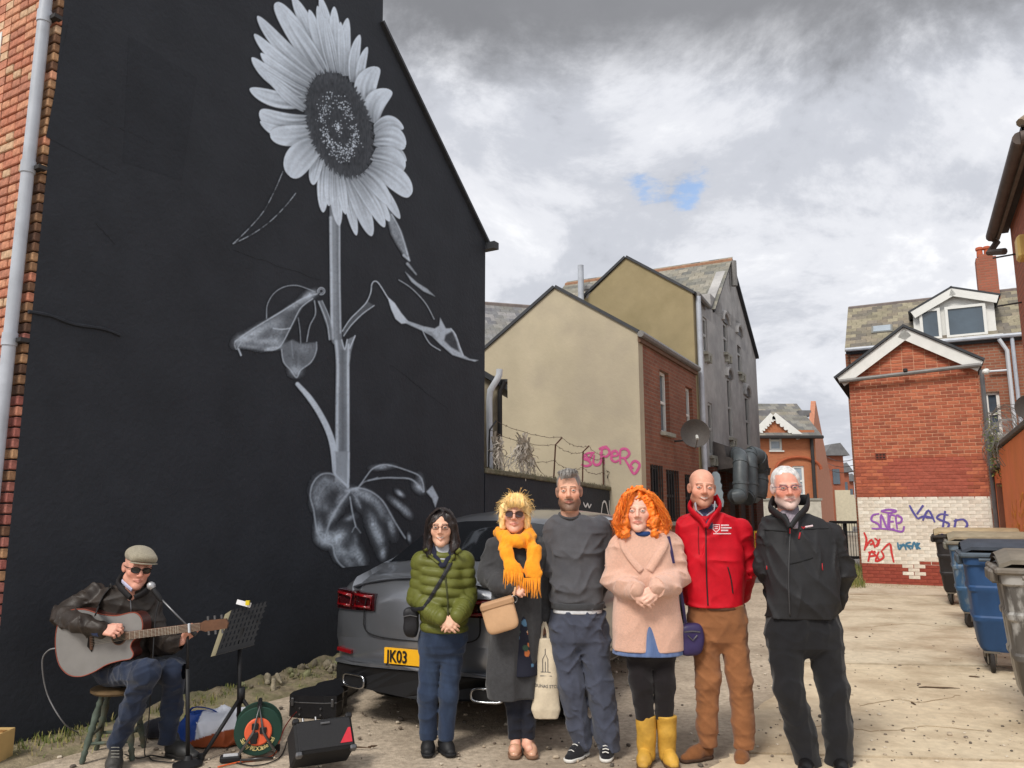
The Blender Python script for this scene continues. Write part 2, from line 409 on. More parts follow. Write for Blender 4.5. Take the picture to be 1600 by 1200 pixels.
        for a in range(3):
            b,d = (a+1) % 3,(a+2) % 3;sA = [slice(None)]*3;sB = [slice(None)]*3;sA[a] = slice(0,-1);sB[a] = slice(1,None)
            A,B = s0[tuple(sA)],s0[tuple(sB)];E = np.argwhere(A != B);E = E[(E[:,b] > 0) & (E[:,d] > 0) & (E[:,b] < D.shape[b]-1) & (E[:,d] < D.shape[d]-1)]
            ins = A[E[:,0],E[:,1],E[:,2]];q = []
            for (ob,od) in ((-1,-1),(0,-1),(0,0),(-1,0)):
                e = E.copy();e[:,b] += ob;e[:,d] += od;q.append(idx[e[:,0],e[:,1],e[:,2]])
            q = np.stack(q,1);q[~ins] = q[~ins][:,::-1];Q.append(q)
        Q = np.concatenate(Q);return P,Q[(Q >= 0).all(1)]
    def build(s,name,mat,parent=None,color=None,relax=1,**kw):
        P,Q = s.arrays()
        for _ in range(relax):
            S = np.zeros_like(P);C = np.zeros(len(P))
            for i in range(4):
                for j in (1,3): np.add.at(S,Q[:,i],P[Q[:,(i+j) % 4]]);np.add.at(C,Q[:,i],1)
            P = P*0.5+0.5*S/np.maximum(C,1)[:,None]
        me = mesh_np(name,P,Q,None if color is None else color(P))
        return link(name,me,mat,parent,smooth=True,**kw)
# ================================================================ the mural building
MA = math.radians(30.2);MP = gnd(0,1178);MU = Vector((math.sin(MA),math.cos(MA),0));MN = Vector((math.cos(MA),-math.sin(MA),0))
BLACK = srgb(47,50,56)
def wall_st(x,y): p = on_plane(x,y,MP,MA)-MP;return (p.dot(MU),p.z)
def build_mural_building():
    root = thing('mural_building','end terrace building whose black side wall carries a painted white sunflower','building',loc=MP+MU*-0.08)
    # local frame: mesh vertices are world - root location
    o = root.location.copy()
    S0 = -0.08;S1 = 5.95;e1 = wall_st(757,378);e2 = wall_st(598,46)
    poly = [(S0,-0.3),(S1,-0.3),(S1,e1[1]),(e2[0],e2[1]),(e2[0]-0.06,9.6),(S0,9.6)]
    wm = M('black_wall_paint',BLACK,rough=0.7,var=0.14,scale=2.2,bump=0.7,bscale=22,spec=0.22,detail=9)
    b = MB();b.prism(poly,-MN*0.30,MP-o,MU,(0,0,1));b.build('mural_wall',wm,root)
    # slate verge along the sloping top and the little eaves end
    pts = [MP+MU*e2[0]+Vector((0,0,e2[1])),MP+MU*S1+Vector((0,0,e1[1]))];d = (pts[1]-pts[0]);up = d.normalized().cross(MN)
    up = up if up.z > 0 else -up
    b = MB();Rm = Matrix((d.normalized(),MN,up)).transposed()
    b.box((pts[0]+pts[1])/2+up*0.03-MN*0.14-o,(d.length+0.16,0.38,0.035),Rm);b.build('roof_verge',M('dark_slate',srgb(60,62,66),rough=0.7,var=0.2,bump=0.4),root)
    b = MB();q = MP+MU*(S1+0.06)+Vector((0,0,e1[1]-0.05));b.box(q-MN*0.1-o,(0.12,0.5,0.1),Matrix((MU,MN,Vector((0,0,1)))).transposed());b.build('eaves_end',M('dark_slate',(0,0,0)),root)
    # far end and the main body behind, so the block is solid from the side
    b = MB();b.box(MP+MU*((S0+S1)/2+0.0)-MN*2.3+Vector((0,0,2.4))-o,(S1-S0-0.2,3.9,5.3),Matrix((MU,MN,Vector((0,0,1)))).transposed());b.build('body',M('grey_render',srgb(120,118,112),var=0.15),root)
    # relief on the painted wall: string course stub, filled patches, cracks
    rib = M('black_wall_paint',BLACK)
    a = wall_st(44,487);c = wall_st(187,524);b = MB()
    P = [MP+MU*s+Vector((0,0,z))+MN*0.004-o for s,z in catmull([a,wall_st(80,494),wall_st(115,507),wall_st(160,514),c],3)]
    b.tube(P,[0.012+0.006*random.random() for _ in P],6);b.build('string_course',rib,root)
    for i,(x0,y0,x1,y1) in enumerate([(200,88,290,268),(100,40,188,250)]):
        p = [wall_st(x0,y0),wall_st(x1,y1)];s0,s1 = p[0][0],p[1][0];z1,z0 = wall_st((x0+x1)/2,y0)[1],wall_st((x0+x1)/2,y1)[1]
        pl = []
        for (u,v) in ((0,0),(1,0),(1,1),(0,1)): pl.append((s0+(s1-s0)*u+random.uniform(-.05,.05),z0+(z1-z0)*v+random.uniform(-.05,.05)))
        b = MB();b.prism(pl,MN*(0.001+0.0006*i),MP-o+MN*0.0003,MU,(0,0,1));b.build('render_patch',M('black_wall_patch_%d' % (i % 2),[srgb(43,46,52),srgb(46,49,55)][i % 2],rough=0.7,var=0.14,scale=2.2,bump=0.7,bscale=22,spec=0.22,detail=9),root)
    for (x0,y0,x1,y1) in [(130,170,195,205),(200,205,240,225),(365,392,500,437),(425,190,520,245),(610,570,700,640),(150,350,180,380)]:
        n = 9;P = [];ck = MB()
        for i in range(n):
            t = i/(n-1);s,z = wall_st(x0+(x1-x0)*t,y0+(y1-y0)*t);P.append(MP+MU*s+Vector((0,0,z+random.uniform(-.012,.012)))+MN*0.001-o)
        ck.tube(P,0.0016,4)
        ck.build('crack',M('crack_dark',srgb(34,36,40),var=0.1),root)
    # ---- brick end face, each brick a part
    ex = -MU.cross(Vector((0,0,1)))  # along the end face, away from the corner
    ex = Vector((-MN.x,-MN.y,0));nf = -MU;Rf = Matrix((ex,nf,Vector((0,0,1)))).transposed()
    cor = MP+MU*S0
    b = MB();b.box(cor+ex*1.02+MU*0.10+Vector((0,0,4.5))-o,(2.0,0.19,9.6),Rf);b.build('end_wall',M('mortar_old',srgb(186,168,148),rough=0.95,var=0.3,scale=20,bump=0.6),root)
    cols = [srgb(204,142,114),srgb(192,127,103),srgb(210,153,123),srgb(184,126,104),srgb(206,173,142)]
    sooty = [srgb(112,84,66),srgb(140,108,82),srgb(92,70,58),srgb(176,138,104)];redp = [srgb(150,92,84),srgb(160,104,94)]
    meshes = {}
    def bmesh_(w,kind,i):
        k = (round(w,3),kind,i)
        if k not in meshes:
            q = MB();q.box((0,0,0),(w,0.06,0.0635),None,0.006);me = bpy.data.meshes.new('brick');me.from_pydata(q.v,[],q.f);me.update()
            c = {'n': cols,'s': sooty,'r': redp}[kind][i];me.materials.append(M('brick_%s%d' % (kind,i),c,rough=0.9,var=0.28,scale=22,bump=0.7,bscale=60,spec=0.2,stain=srgb(90,60,50),sscale=9,samt=0.5));meshes[k] = me
        return meshes[k]
    z = 0.03;row = 0;far = MB()
    while z < 8.6:
        x = 0.004;first = True
        while x < 1.95:
            if row % 2 == 0: w = 0.215 if first or random.random() < .7 else 0.103
            else: w = 0.103
            if x > 0.60 or z > 6.0 or z < 0.8 or (z < 1.5 and x > 0.25):       # past the 300 that show largest: one part
                fk = random.uniform(.85,1.1);far.col = tuple(v*fk for v in random.choice(cols));far.box(cor+ex*(x+w/2)+nf*0.01+Vector((0,0,z))-o,(w,0.06,0.0635),Rf);x += w+0.010;first = False;continue
            kind = 'n'
            if first: kind = 's' if random.random() < .75 else 'n'
            if first and z < 2.9 and random.random() < .6: kind = 'r'
            if not first and x < 0.2 and random.random() < .4: kind = 's'
            if z < 2.6 and random.random() < .55 and kind == 'n': kind = 's'
            me = bmesh_(w,kind,random.randrange({'n': 5,'s': 4,'r': 2}[kind]))
            ob = bpy.data.objects.new('brick',me);COL.objects.link(ob);ob.parent = root
            ob.location = cor+ex*(x+w/2)+nf*random.uniform(0.006,0.014)+Vector((0,0,z))-o;ob.rotation_euler = (0,0,math.atan2(ex.y,ex.x)+random.uniform(-.012,.012))
            x += w+0.010;first = False
        z += 0.0745;row += 1
    far.build('outer_bricks',M('brick_mix',(.4,.2,.15),rough=.9,var=.25,scale=22,bump=.6,bscale=60,attr=True),root,kind='stuff')
    # drainpipe
    pp = on_plane(70,20,cor+nf*0.10,math.atan2(ex.x,ex.y));b = MB();base = Vector((pp.x,pp.y,0))-o
    b.tube([base+Vector((0,0,0.1)),base+Vector((0,0,9))],0.043,14);pipe = b.build('drainpipe',M('grey_pipe',srgb(176,182,192),rough=0.45,var=0.08,spec=0.5,stain=srgb(120,122,126),sscale=4,samt=0.35),root);auto_smooth(pipe)
    for zz in (5.2,2.72,4.0):
        b = MB();b.tube([base+Vector((0,0,zz)),base+Vector((0,0,zz+0.09))],0.05,14);auto_smooth(b.build('pipe_collar',M('grey_pipe',(0,0,0)),root))
        b = MB();b.box(base-nf*0.045+ex*-0.06+Vector((0,0,zz+.04)),(0.10,0.06,0.03),Rf);b.build('pipe_bracket',M('dark_iron',srgb(48,46,46),rough=0.6),root)
    w0 = on_plane(2,90,cor+nf*0.02,math.atan2(ex.x,ex.y))-o
    b = MB();b.box(w0+ex*0.40,(0.84,0.05,0.42),Rf);fr = b.build('window',M('white_paint',srgb(222,222,218),rough=0.5,var=0.05),root)
    b = MB();b.box(w0+ex*0.40+nf*0.022,(0.70,0.02,0.3),Rf);b.build('pane',glass_mat('window_glass',srgb(70,84,96)),fr)
    return root,o
mural_root,MO = build_mural_building()
# ---------------------------------------------------------------- the painted sunflower (flat paint on the wall)
def paint_mural():
    CS = 1.3;X0,Y0,X1,Y1 = 352,-14,762,906;Wd,Hd = int((X1-X0)*CS),int((Y1-Y0)*CS);C = np.zeros((Hd,Wd),np.float32)
    rng = np.random.RandomState(3)
    gy,gx = np.mgrid[0:Hd,0:Wd].astype(np.float32);gx = gx/CS+X0;gy = gy/CS+Y0
    def vnoise(sx,sy,seed):
        r = np.random.RandomState(seed);a = r.rand(int((Y1-Y0)/sy)+3,int((X1-X0)/sx)+3);u = (gx-X0)/sx;v = (gy-Y0)/sy;i = u.astype(int);j = v.astype(int);fu = u-i;fv = v-j
        fu = fu*fu*(3-2*fu);fv = fv*fv*(3-2*fv)
        return (a[j,i]*(1-fu)*(1-fv)+a[j,i+1]*fu*(1-fv)+a[j+1,i]*(1-fu)*fv+a[j+1,i+1]*fu*fv).astype(np.float32)
    spray = vnoise(2.2,2.2,1)*0.5+vnoise(6,6,2)*0.3+vnoise(18,18,5)*0.2
    def win(x0,y0,x1,y1,pad=8):
        i0 = max(0,int((x0-pad-X0)*CS));i1 = min(Wd,int((x1+pad-X0)*CS)+1);j0 = max(0,int((y0-pad-Y0)*CS));j1 = min(Hd,int((y1+pad-Y0)*CS)+1);return slice(j0,max(j0,j1)),slice(i0,max(i0,i1))
    def put(sl,al,val): C[sl] = C[sl]*(1-al)+val*al
    def stroke(pts,w,val=0.7,soft=1.2,I=1.0,smooth=True,rough=0.35):
        P = np.array(catmull(pts,6) if smooth and len(pts) > 2 else pts,float);n = len(P)
        ws = np.interp(np.linspace(0,1,n),np.linspace(0,1,len(w)),w) if isinstance(w,(list,tuple)) else np.full(n,w)
        sl = win(P[:,0].min(),P[:,1].min(),P[:,0].max(),P[:,1].max(),10+max(ws));x,y = gx[sl],gy[sl];best = np.full(x.shape,-99.,np.float32)
        for i in range(n-1):
            a,b = P[i],P[i+1];d = b-a;t = np.clip(((x-a[0])*d[0]+(y-a[1])*d[1])/(d@d+1e-9),0,1);r = np.hypot(x-a[0]-t*d[0],y-a[1]-t*d[1]);best = np.maximum(best,(ws[i]+(ws[i+1]-ws[i])*t)-r)
        al = np.clip(best/soft+0.5,0,1)*I*(1-rough+rough*2*spray[sl]).clip(0,1);put(sl,al,val)
    def inside(poly,x,y):
        P = np.array(poly,float);ins = np.zeros(x.shape,bool);dist = np.full(x.shape,1e9,np.float32)
        for i in range(len(P)):
            a,b = P[i],P[(i+1) % len(P)];c = ((a[1] > y) != (b[1] > y)) & (x < (b[0]-a[0])*(y-a[1])/(b[1]-a[1]+1e-12)+a[0]);ins ^= c
            d = b-a;t = np.clip(((x-a[0])*d[0]+(y-a[1])*d[1])/(d@d+1e-9),0,1);dist = np.minimum(dist,np.hypot(x-a[0]-t*d[0],y-a[1]-t*d[1]))
        return np.where(ins,dist,-dist)
    def poly(pts,val=0.7,soft=2.0,I=1.0,smooth=False,tex=0.3):
        p = catmull(pts,5,True) if smooth else pts;A = np.array(p);sl = win(A[:,0].min(),A[:,1].min(),A[:,0].max(),A[:,1].max());d = inside(p,gx[sl],gy[sl])
        al = np.clip(d/soft+0.5,0,1)*I*(1-tex+2*tex*spray[sl]).clip(0,1);put(sl,al,val)
    def blob(cx,cy,rx,ry,ang=0,I=0.6,val=0.75,pw=1.0):
        R = max(rx,ry)*2.2;sl = win(cx-R,cy-R,cx+R,cy+R);x,y = gx[sl]-cx,gy[sl]-cy;a = math.radians(ang);u = (x*math.cos(a)+y*math.sin(a))/rx;v = (-x*math.sin(a)+y*math.cos(a))/ry
        al = np.exp(-(u*u+v*v)*1.1)*I*(0.35+1.3*spray[sl]);put(sl,al.clip(0,1),val)
    def petal(b,t,w,bend=0.0,val=0.66,seed=0,blunt=0.55):
        b = np.array(b,float);t = np.array(t,float);d = t-b;L = np.hypot(*d);e = d/L;nrm = np.array([-e[1],e[0]])
        sl = win(min(b[0],t[0])-w,min(b[1],t[1])-w,max(b[0],t[0])+w,max(b[1],t[1])+w,12);x,y = gx[sl]-b[0],gy[sl]-b[1]
        s = (x*e[0]+y*e[1])/L;q = x*nrm[0]+y*nrm[1]-bend*L*4*s*(1-s);sc = np.clip(s,0,1)
        Wp = w*np.power(np.clip(1-sc,0,1),blunt)*np.power(sc+0.22,0.62)/0.62+1e-3;u = q/Wp;r = np.random.RandomState(seed+11)
        ok = (s > -0.02) & (s < 1.0)
        sh = np.clip((1.35-np.abs(u))*Wp/4,0,1)*ok*0.26;C[sl] *= (1-sh)
        al = np.clip((1-np.abs(u))*Wp/1.3+0.3,0,1)*ok
        tone = 0.60+0.30*np.power(sc,0.7)
        for _ in range(5):
            f,ph,am = r.uniform(4,16),r.uniform(0,6.3),r.uniform(0.03,0.085);tone += am*np.sin(u*f+ph+s*r.uniform(-2,2))*np.clip(1.15-sc,0,1)
        tone += 0.11*np.exp(-((np.abs(u)-0.82)/0.16)**2)-0.10*np.exp(-((u-0.3*math.sin(seed))/0.13)**2)*(1-sc)
        tone *= np.clip(0.70+0.7*sc,0,1.05);tone *= (0.90+0.2*spray[sl])
        put(sl,al,np.clip(val*tone*1.02,0.05,0.84))
    # ---- stem
    stroke([(523,318),(524,430),(526,520),(527,531)],8,0.30,2);stroke([(517,340),(518,430),(519,528)],2.2,0.78,2.6);stroke([(530.5,350),(530.5,430),(532,520)],1.1,0.66,1.8);stroke([(521.5,330),(522,430),(524,528)],3.4,0.5,4,0.6)
    Z3 = lambda *a: [(350+x/3.751,400+y/3.751) for x,y in a];Z4 = lambda *a: [(470+x/3.748,580+y/3.748) for x,y in a];Z2 = lambda *a: [(380+x/5.926,180+y/5.926) for x,y in a]
    poly(Z3((648,492),(690,492),(708,545),(722,490),(770,466),(745,560),(735,640),(735,1200),(734,1330),(650,1330),(655,1200),(660,640)),0.34,2,1,tex=0.35)
    stroke(Z3((657,500),(667,640),(663,900),(662,1300)),2.2,0.72,3,0.95);stroke(Z3((730,520),(727,640),(728,900),(729,1300)),1.6,0.75,2.4,0.95);stroke(Z3((694,560),(696,900),(696,1320)),3.2,0.16,6,0.7);stroke(Z3((768,468),(738,540)),1.0,0.75);stroke(Z3((690,492),(708,548),(722,490)),1.0,0.72)
    stroke(Z3((430,750),(500,830),(560,920),(610,1020),(640,1120),(655,1260)),[3.0,4.2,4.4,4.6,5,5],0.74,1.6,rough=0.12)
    poly(Z4((200,470),(283,470),(278,690),(190,590)),0.40,3,1);stroke(Z4((196,480),(200,560),(205,610),(275,672)),1.8,0.68,2);stroke(Z4((280,480),(278,560),(277,680)),1.6,0.7,2)
    # ---- upper left leaf
    g = lambda P,w=0.7,v=0.72,so=1.3,I=0.95: stroke(Z3(*P),w,v,so,I)
    g([(250,365),(253,290),(290,222),(350,182),(420,172),(480,188),(535,212)],0.55,0.55)
    poly(Z3((545,218),(470,245),(330,325),(250,378),(66,500),(70,535),(160,548),(280,552),(330,535),(400,410),(460,300)),0.20,3,0.8,tex=0.5)
    for (x,y,rx,ry,a,I) in [(500,232,12,6,-30,.85),(420,285,16,4,-32,.55),(180,450,26,7,-32,.75),(110,490,12,8,-20,.6),(215,500,22,6,5,.55),(300,495,14,8,20,.5),(285,540,18,3,-8,.7),(330,440,10,8,0,.3),(160,530,20,3,5,.4),(300,400,14,8,-30,.3)]:
        p = Z3((x,y))[0];blob(*p,rx,ry,a,I)
    g([(545,222),(460,250),(330,330),(250,378),(150,440),(66,500)],0.8,0.75,2);g([(66,500),(62,520),(75,545),(105,500),(150,492)],0.6,0.6);g([(85,545),(100,582)],1.1,0.8);g([(520,250),(450,305),(400,400),(340,515),(300,548),(240,552)],0.75,0.68);g([(290,424),(340,430),(388,423)],0.9,0.7);g([(435,362),(446,440),(450,515)],0.55,0.5);g([(530,262),(536,340),(503,410),(485,502)],0.8,0.55)
    poly(Z3((338,545),(345,520),(400,490),(450,515),(541,506),(540,560),(510,622),(450,668),(425,710),(390,668),(350,620)),0.24,3,0.9,tex=0.5)
    g([(338,548),(350,620),(390,668),(425,712),(450,668),(510,622),(540,560),(542,506)],0.8,0.62,1.8);blob(*Z3((420,670))[0],10,9,0,.5);blob(*Z3((470,540))[0],14,7,0,.25);g([(420,560),(424,650)],1.2,0.12,2.5,.6);g([(395,500),(405,600)],0.6,.5,2,.6)
    for r_,v in ((5.6,.62),(3.4,.5)):
        c = Z3((570,206))[0];stroke([(c[0]+r_*math.cos(a),c[1]+r_*math.sin(a)) for a in np.linspace(2.6,8.2,9)],0.7,v)
    poly(Z3((548,262),(575,262),(612,350),(635,430),(638,490),(615,492),(605,420),(580,345)),0.28,2,.9);g([(555,268),(585,340),(608,410),(618,490)],0.7,0.72);g([(575,262),(612,345),(632,420),(638,488)],0.7,0.6)
    # ---- right branch, ribbon leaf
    poly(Z3((695,440),(740,370),(800,310),(840,265),(880,290),(810,345),(745,410),(702,470)),0.17,2,.9);g([(694,440),(740,370),(800,310),(836,270),(860,215),(866,168),(882,148),(908,162),(962,248)],0.85,0.72);g([(702,468),(745,406),(810,341),(880,290)],0.8,0.68)
    poly(Z3((958,238),(1000,275),(1040,335),(1088,392),(1040,397),(1005,368),(980,312)),0.76,1.6,1,tex=.1)
    poly(Z3((1060,375),(1170,412),(1235,425),(1262,408),(1267,362),(1300,424),(1330,424),(1357,460),(1382,530),(1402,580),(1440,603),(1490,611),(1470,619),(1420,606),(1340,580),(1270,520),(1220,470),(1160,437),(1070,396)),0.62,2.0,1,tex=.25)
    poly(Z3((1298,462),(1338,440),(1364,500),(1380,562),(1330,535),(1290,495)),0.06,3,1,tex=.1);poly(Z3((1180,440),(1215,445),(1250,490),(1215,465)),0.25,3,.7);g([(1160,420),(1175,462),(1210,516),(1268,553)],0.7,0.7);g([(1330,426),(1357,462),(1382,532),(1402,582)],.9,.8)
    g([(1025,140),(1100,190),(1180,275),(1232,370)],0.65,0.6);poly(Z3((1062,93),(1130,155),(1190,192),(1236,236),(1170,207),(1100,152)),0.62,2.2,.9);g([(1055,-5),(1088,28)],[2.2,1],0.72,2);g([(1075,45),(1127,108)],[2,.8],0.62,2.4,.8)
    poly([(600,318),(614,338),(627,362),(634,384),(640,406),(630,396),(622,384),(612,366),(607,345)],0.45,5,.9,tex=.45);stroke([(612,335),(626,362),(639,405)],.9,.72,1.8)
    for P in ([(442,268),(430,296),(412,330),(388,358),(364,381)],[(462,302),(446,322),(422,346),(394,366),(364,381)]):
        Q = catmull(P,5)
        for i in range(0,len(Q)-1): stroke([Q[i],Q[i+1]],0.55,.62,1.2,random.choice([.9,.55,.9,.2]),False)
    # ---- big lower leaf
    h = lambda P,w=0.8,v=0.7,so=1.8,I=0.9: stroke(Z4(*P),w,v,so,I)
    out = [(275,682),(212,617),(160,598),(110,611),(70,660),(55,730),(75,810),(85,880),(100,950),(140,1000),(185,1020),(200,1080),(232,1132),(290,1172),(340,1190)]
    poly(Z4(*(out+[(370,1150),(480,1090),(610,975),(550,880),(500,790),(460,740),(400,700),(340,684),(300,692)])),0.05,5,.45,tex=.6)
    for (x,y,rx,ry,a,I) in [(215,975,15,11,-35,.85),(150,970,14,9,40,.75),(105,925,6,14,0,.6),(120,690,14,16,20,.38),(95,760,9,16,0,.42),(170,650,18,9,20,.38),(235,660,9,12,-30,.4),(240,745,13,7,-55,.5),(190,840,6,16,35,.55),(150,800,8,10,0,.25),(250,1060,12,7,40,.5),(215,1060,7,12,0,.4),(340,1085,7,18,-22,.7),(300,1060,8,10,0,.45),(280,1120,12,6,30,.45),(430,910,7,19,-20,.75),(460,980,7,14,-10,.65),(530,905,5,15,-12,.65),(482,1065,5,9,0,.7),(440,765,20,6,45,.45),(350,715,17,7,15,.5),(390,740,12,6,40,.35),(330,760,4,10,-25,.45),(285,860,8,4,-25,.45),(470,830,6,14,-30,.3),(320,985,4,9,0,.25),(130,1000,10,6,30,.6)]:
        p = Z4((x,y))[0];blob(*p,rx,ry,a,I)
    h(out,0.9,0.66,2.4);h([(300,692),(340,684),(400,700),(460,740),(500,790),(550,880),(612,978)],.9,.68,2);h([(288,735),(303,830),(322,910)],.9,.62);h([(300,942),(320,912),(350,946)],.6,.5);h([(282,708),(222,790),(175,872),(150,945)],1.5,.6,3,.8);h([(300,712),(330,755),(350,800)],.9,.45,2,.7);h([(270,700),(330,690)],2.6,.66,4,.8)
    h([(335,682),(360,650),(382,618),(420,572),(480,548),(540,555),(620,580),(690,610),(714,650),(722,705)],.85,.66);h([(395,640),(480,625),(560,625),(640,631),(690,668),(716,706)],1.0,.66,2);h([(335,686),(370,650),(400,640),(450,622)],.7,.5)
    for (x,y,rx,ry,a,I) in [(480,560,16,4,-5,.55),(690,680,9,6,45,.75),(700,630,5,9,-20,.35),(580,714,7,3.4,38,.85),(570,780,15,4.5,38,.75),(620,825,9,5,50,.6),(635,975,2.5,6,-10,.8)]:
        p = Z4((x,y))[0];blob(*p,rx,ry,a,I)
    poly(Z4((735,706),(770,670),(806,740),(788,797),(768,745)),0.62,2.2,1,tex=.35)
    # ---- petals, back to front
    pet = [((505,112),(457,-6),11,.03),((512,110),(483,15),9,.0),((518,110),(500,-6),9,.03),((497,114),(431,4),13,.02),((520,112),(496,9),8,0),((530,112),(522,10),9,-.02),((541,117),(543,28),9,-.04),((552,127),(562,54),8,-.05),((562,140),(574,73),7,-.06),((508,112),(448,24),8,.02),((492,118),(402,25),11,-.04),((486,127),(397,53),10,-.05),((482,136),(407,83),9,-.06),((525,112),(508,28),7,0),((535,114),(532,34),6,0),
           ((478,147),(393,90),11,-.07),((476,158),(413,112),9,-.05),((473,160),(390,139),12,-.06),((476,170),(422,120),8,-.04),((478,190),(405,176),14,-.12),((482,200),(406,190),9,-.16),((488,206),(422,211),14,-.05),((575,168),(588,104),15,-.16),((582,190),(609,140),14,-.18),((585,202),(631,200),11,-.2),((586,222),(635,252),8,-.1),((586,216),(634,228),14,-.18),((584,240),(632,265),14,-.12),((580,258),(642,305),15,-.08),
           ((508,252),(505,332),9,.02),((501,242),(489,289),9,.05),((494,224),(452,275),19,.08),((516,258),(514,322),8,0),((524,266),(530,353),9,.02),((536,274),(557,368),8,.0),((575,272),(625,342),8,-.03),((562,276),(609,346),9,-.02),((546,278),(581,369),12,-.01),((554,278),(601,355),10,-.03),((568,270),(609,320),11,-.05),((530,270),(540,335),7,0)]
    for i,(b,t,w,bend) in enumerate(pet): petal(b,t,w*1.2,bend,0.86,i,0.42 if w > 12 else 0.55)
    # ---- disc
    cx,cy,A,B,an = 530,195,88,50,math.radians(17);ca,sa = math.cos(an),math.sin(an)
    x,y = gx-cx,gy-cy;u = (x*ca-y*sa)/B;v = (x*sa+y*ca)/A;r = np.hypot(u,v);th = np.arctan2(v,u);hair = 0.035*np.sin(th*95+vnoise(8,8,9)*9)+0.03*np.sin(th*41)
    al = np.clip((1.0+hair-r)*22,0,1);put((slice(None),slice(None)),al,0.02+0.06*vnoise(1.6,4.5,12)+0.12*np.clip(r-0.72,0,1))
    for i in range(640):
        if i < 60: rr,t = abs(rng.normal(0,.10)),rng.uniform(0,6.3)
        else:
            t = rng.uniform(0,6.3);rr = rng.normal(0.50,0.085)
            if math.sin(t) < 0.1 and rng.rand() < .45: continue
        px,py = rr*math.cos(t)*B*0.95,rr*math.sin(t)*A;X,Y = cx+px*ca+py*sa-2,cy-px*sa+py*ca+3
        sl = win(X,Y,X,Y,3);R = rng.uniform(.45,1.05);put(sl,np.clip((R-np.hypot(gx[sl]-X,gy[sl]-Y))*1.6+.6,0,1)*rng.uniform(.5,1),0.85)
    # ---- carry it onto the wall
    h_ = 0.0078;s0,s1,z0,z1 = wall_st(354,500)[0],wall_st(750,500)[0],1.0,7.75;ns,nz = int((s1-s0)/h_),int((z1-z0)/h_)
    S,Z = np.meshgrid(np.linspace(s0,s1,ns),np.linspace(z0,z1,nz));base = np.array(MP);P = base+S.reshape(-1,1)*np.array(MU)+np.array([[0,0,1.]])*Z.reshape(-1,1)+np.array(MN)*0.0045
    px,py = proj_np(P);iu = (px-X0)*CS;iv = (py-Y0)*CS;ok = (iu >= 0) & (iv >= 0) & (iu < Wd-1.01) & (iv < Hd-1.01);i = np.clip(iu.astype(int),0,Wd-2);j = np.clip(iv.astype(int),0,Hd-2);fu,fv = np.clip(iu-i,0,1),np.clip(iv-j,0,1)
    val = (C[j,i]*(1-fu)*(1-fv)+C[j,i+1]*fu*(1-fv)+C[j+1,i]*(1-fu)*fv+C[j+1,i+1]*fu*fv)*ok
    vg = val.reshape(nz,ns);m = np.maximum.reduce([vg[:-1,:-1],vg[1:,:-1],vg[:-1,1:],vg[1:,1:]]) > 0.028
    m &= (Z[:-1,:-1] < 7.72)
    J,I = np.nonzero(m);Q = np.stack([J*ns+I,J*ns+I+1,(J+1)*ns+I+1,(J+1)*ns+I],1);used = np.unique(Q);remap = np.full(ns*nz,-1);remap[used] = np.arange(len(used))
    t = val[used][:,None];blk = np.array(BLACK);wht = np.array(srgb(222,236,252));g_ = np.clip(t/0.85,0,1)**1.22
    cols = blk*(1-g_)+wht*g_
    me = mesh_np('mural',P[used]-np.array(MO),remap[Q],cols)
    link('mural',me,M('mural_paint',BLACK,rough=0.7,var=0.14,scale=2.2,bump=0.7,bscale=22,spec=0.22,attr=True,detail=9),mural_root,label='white and grey sunflower painted on the black wall')
paint_mural()
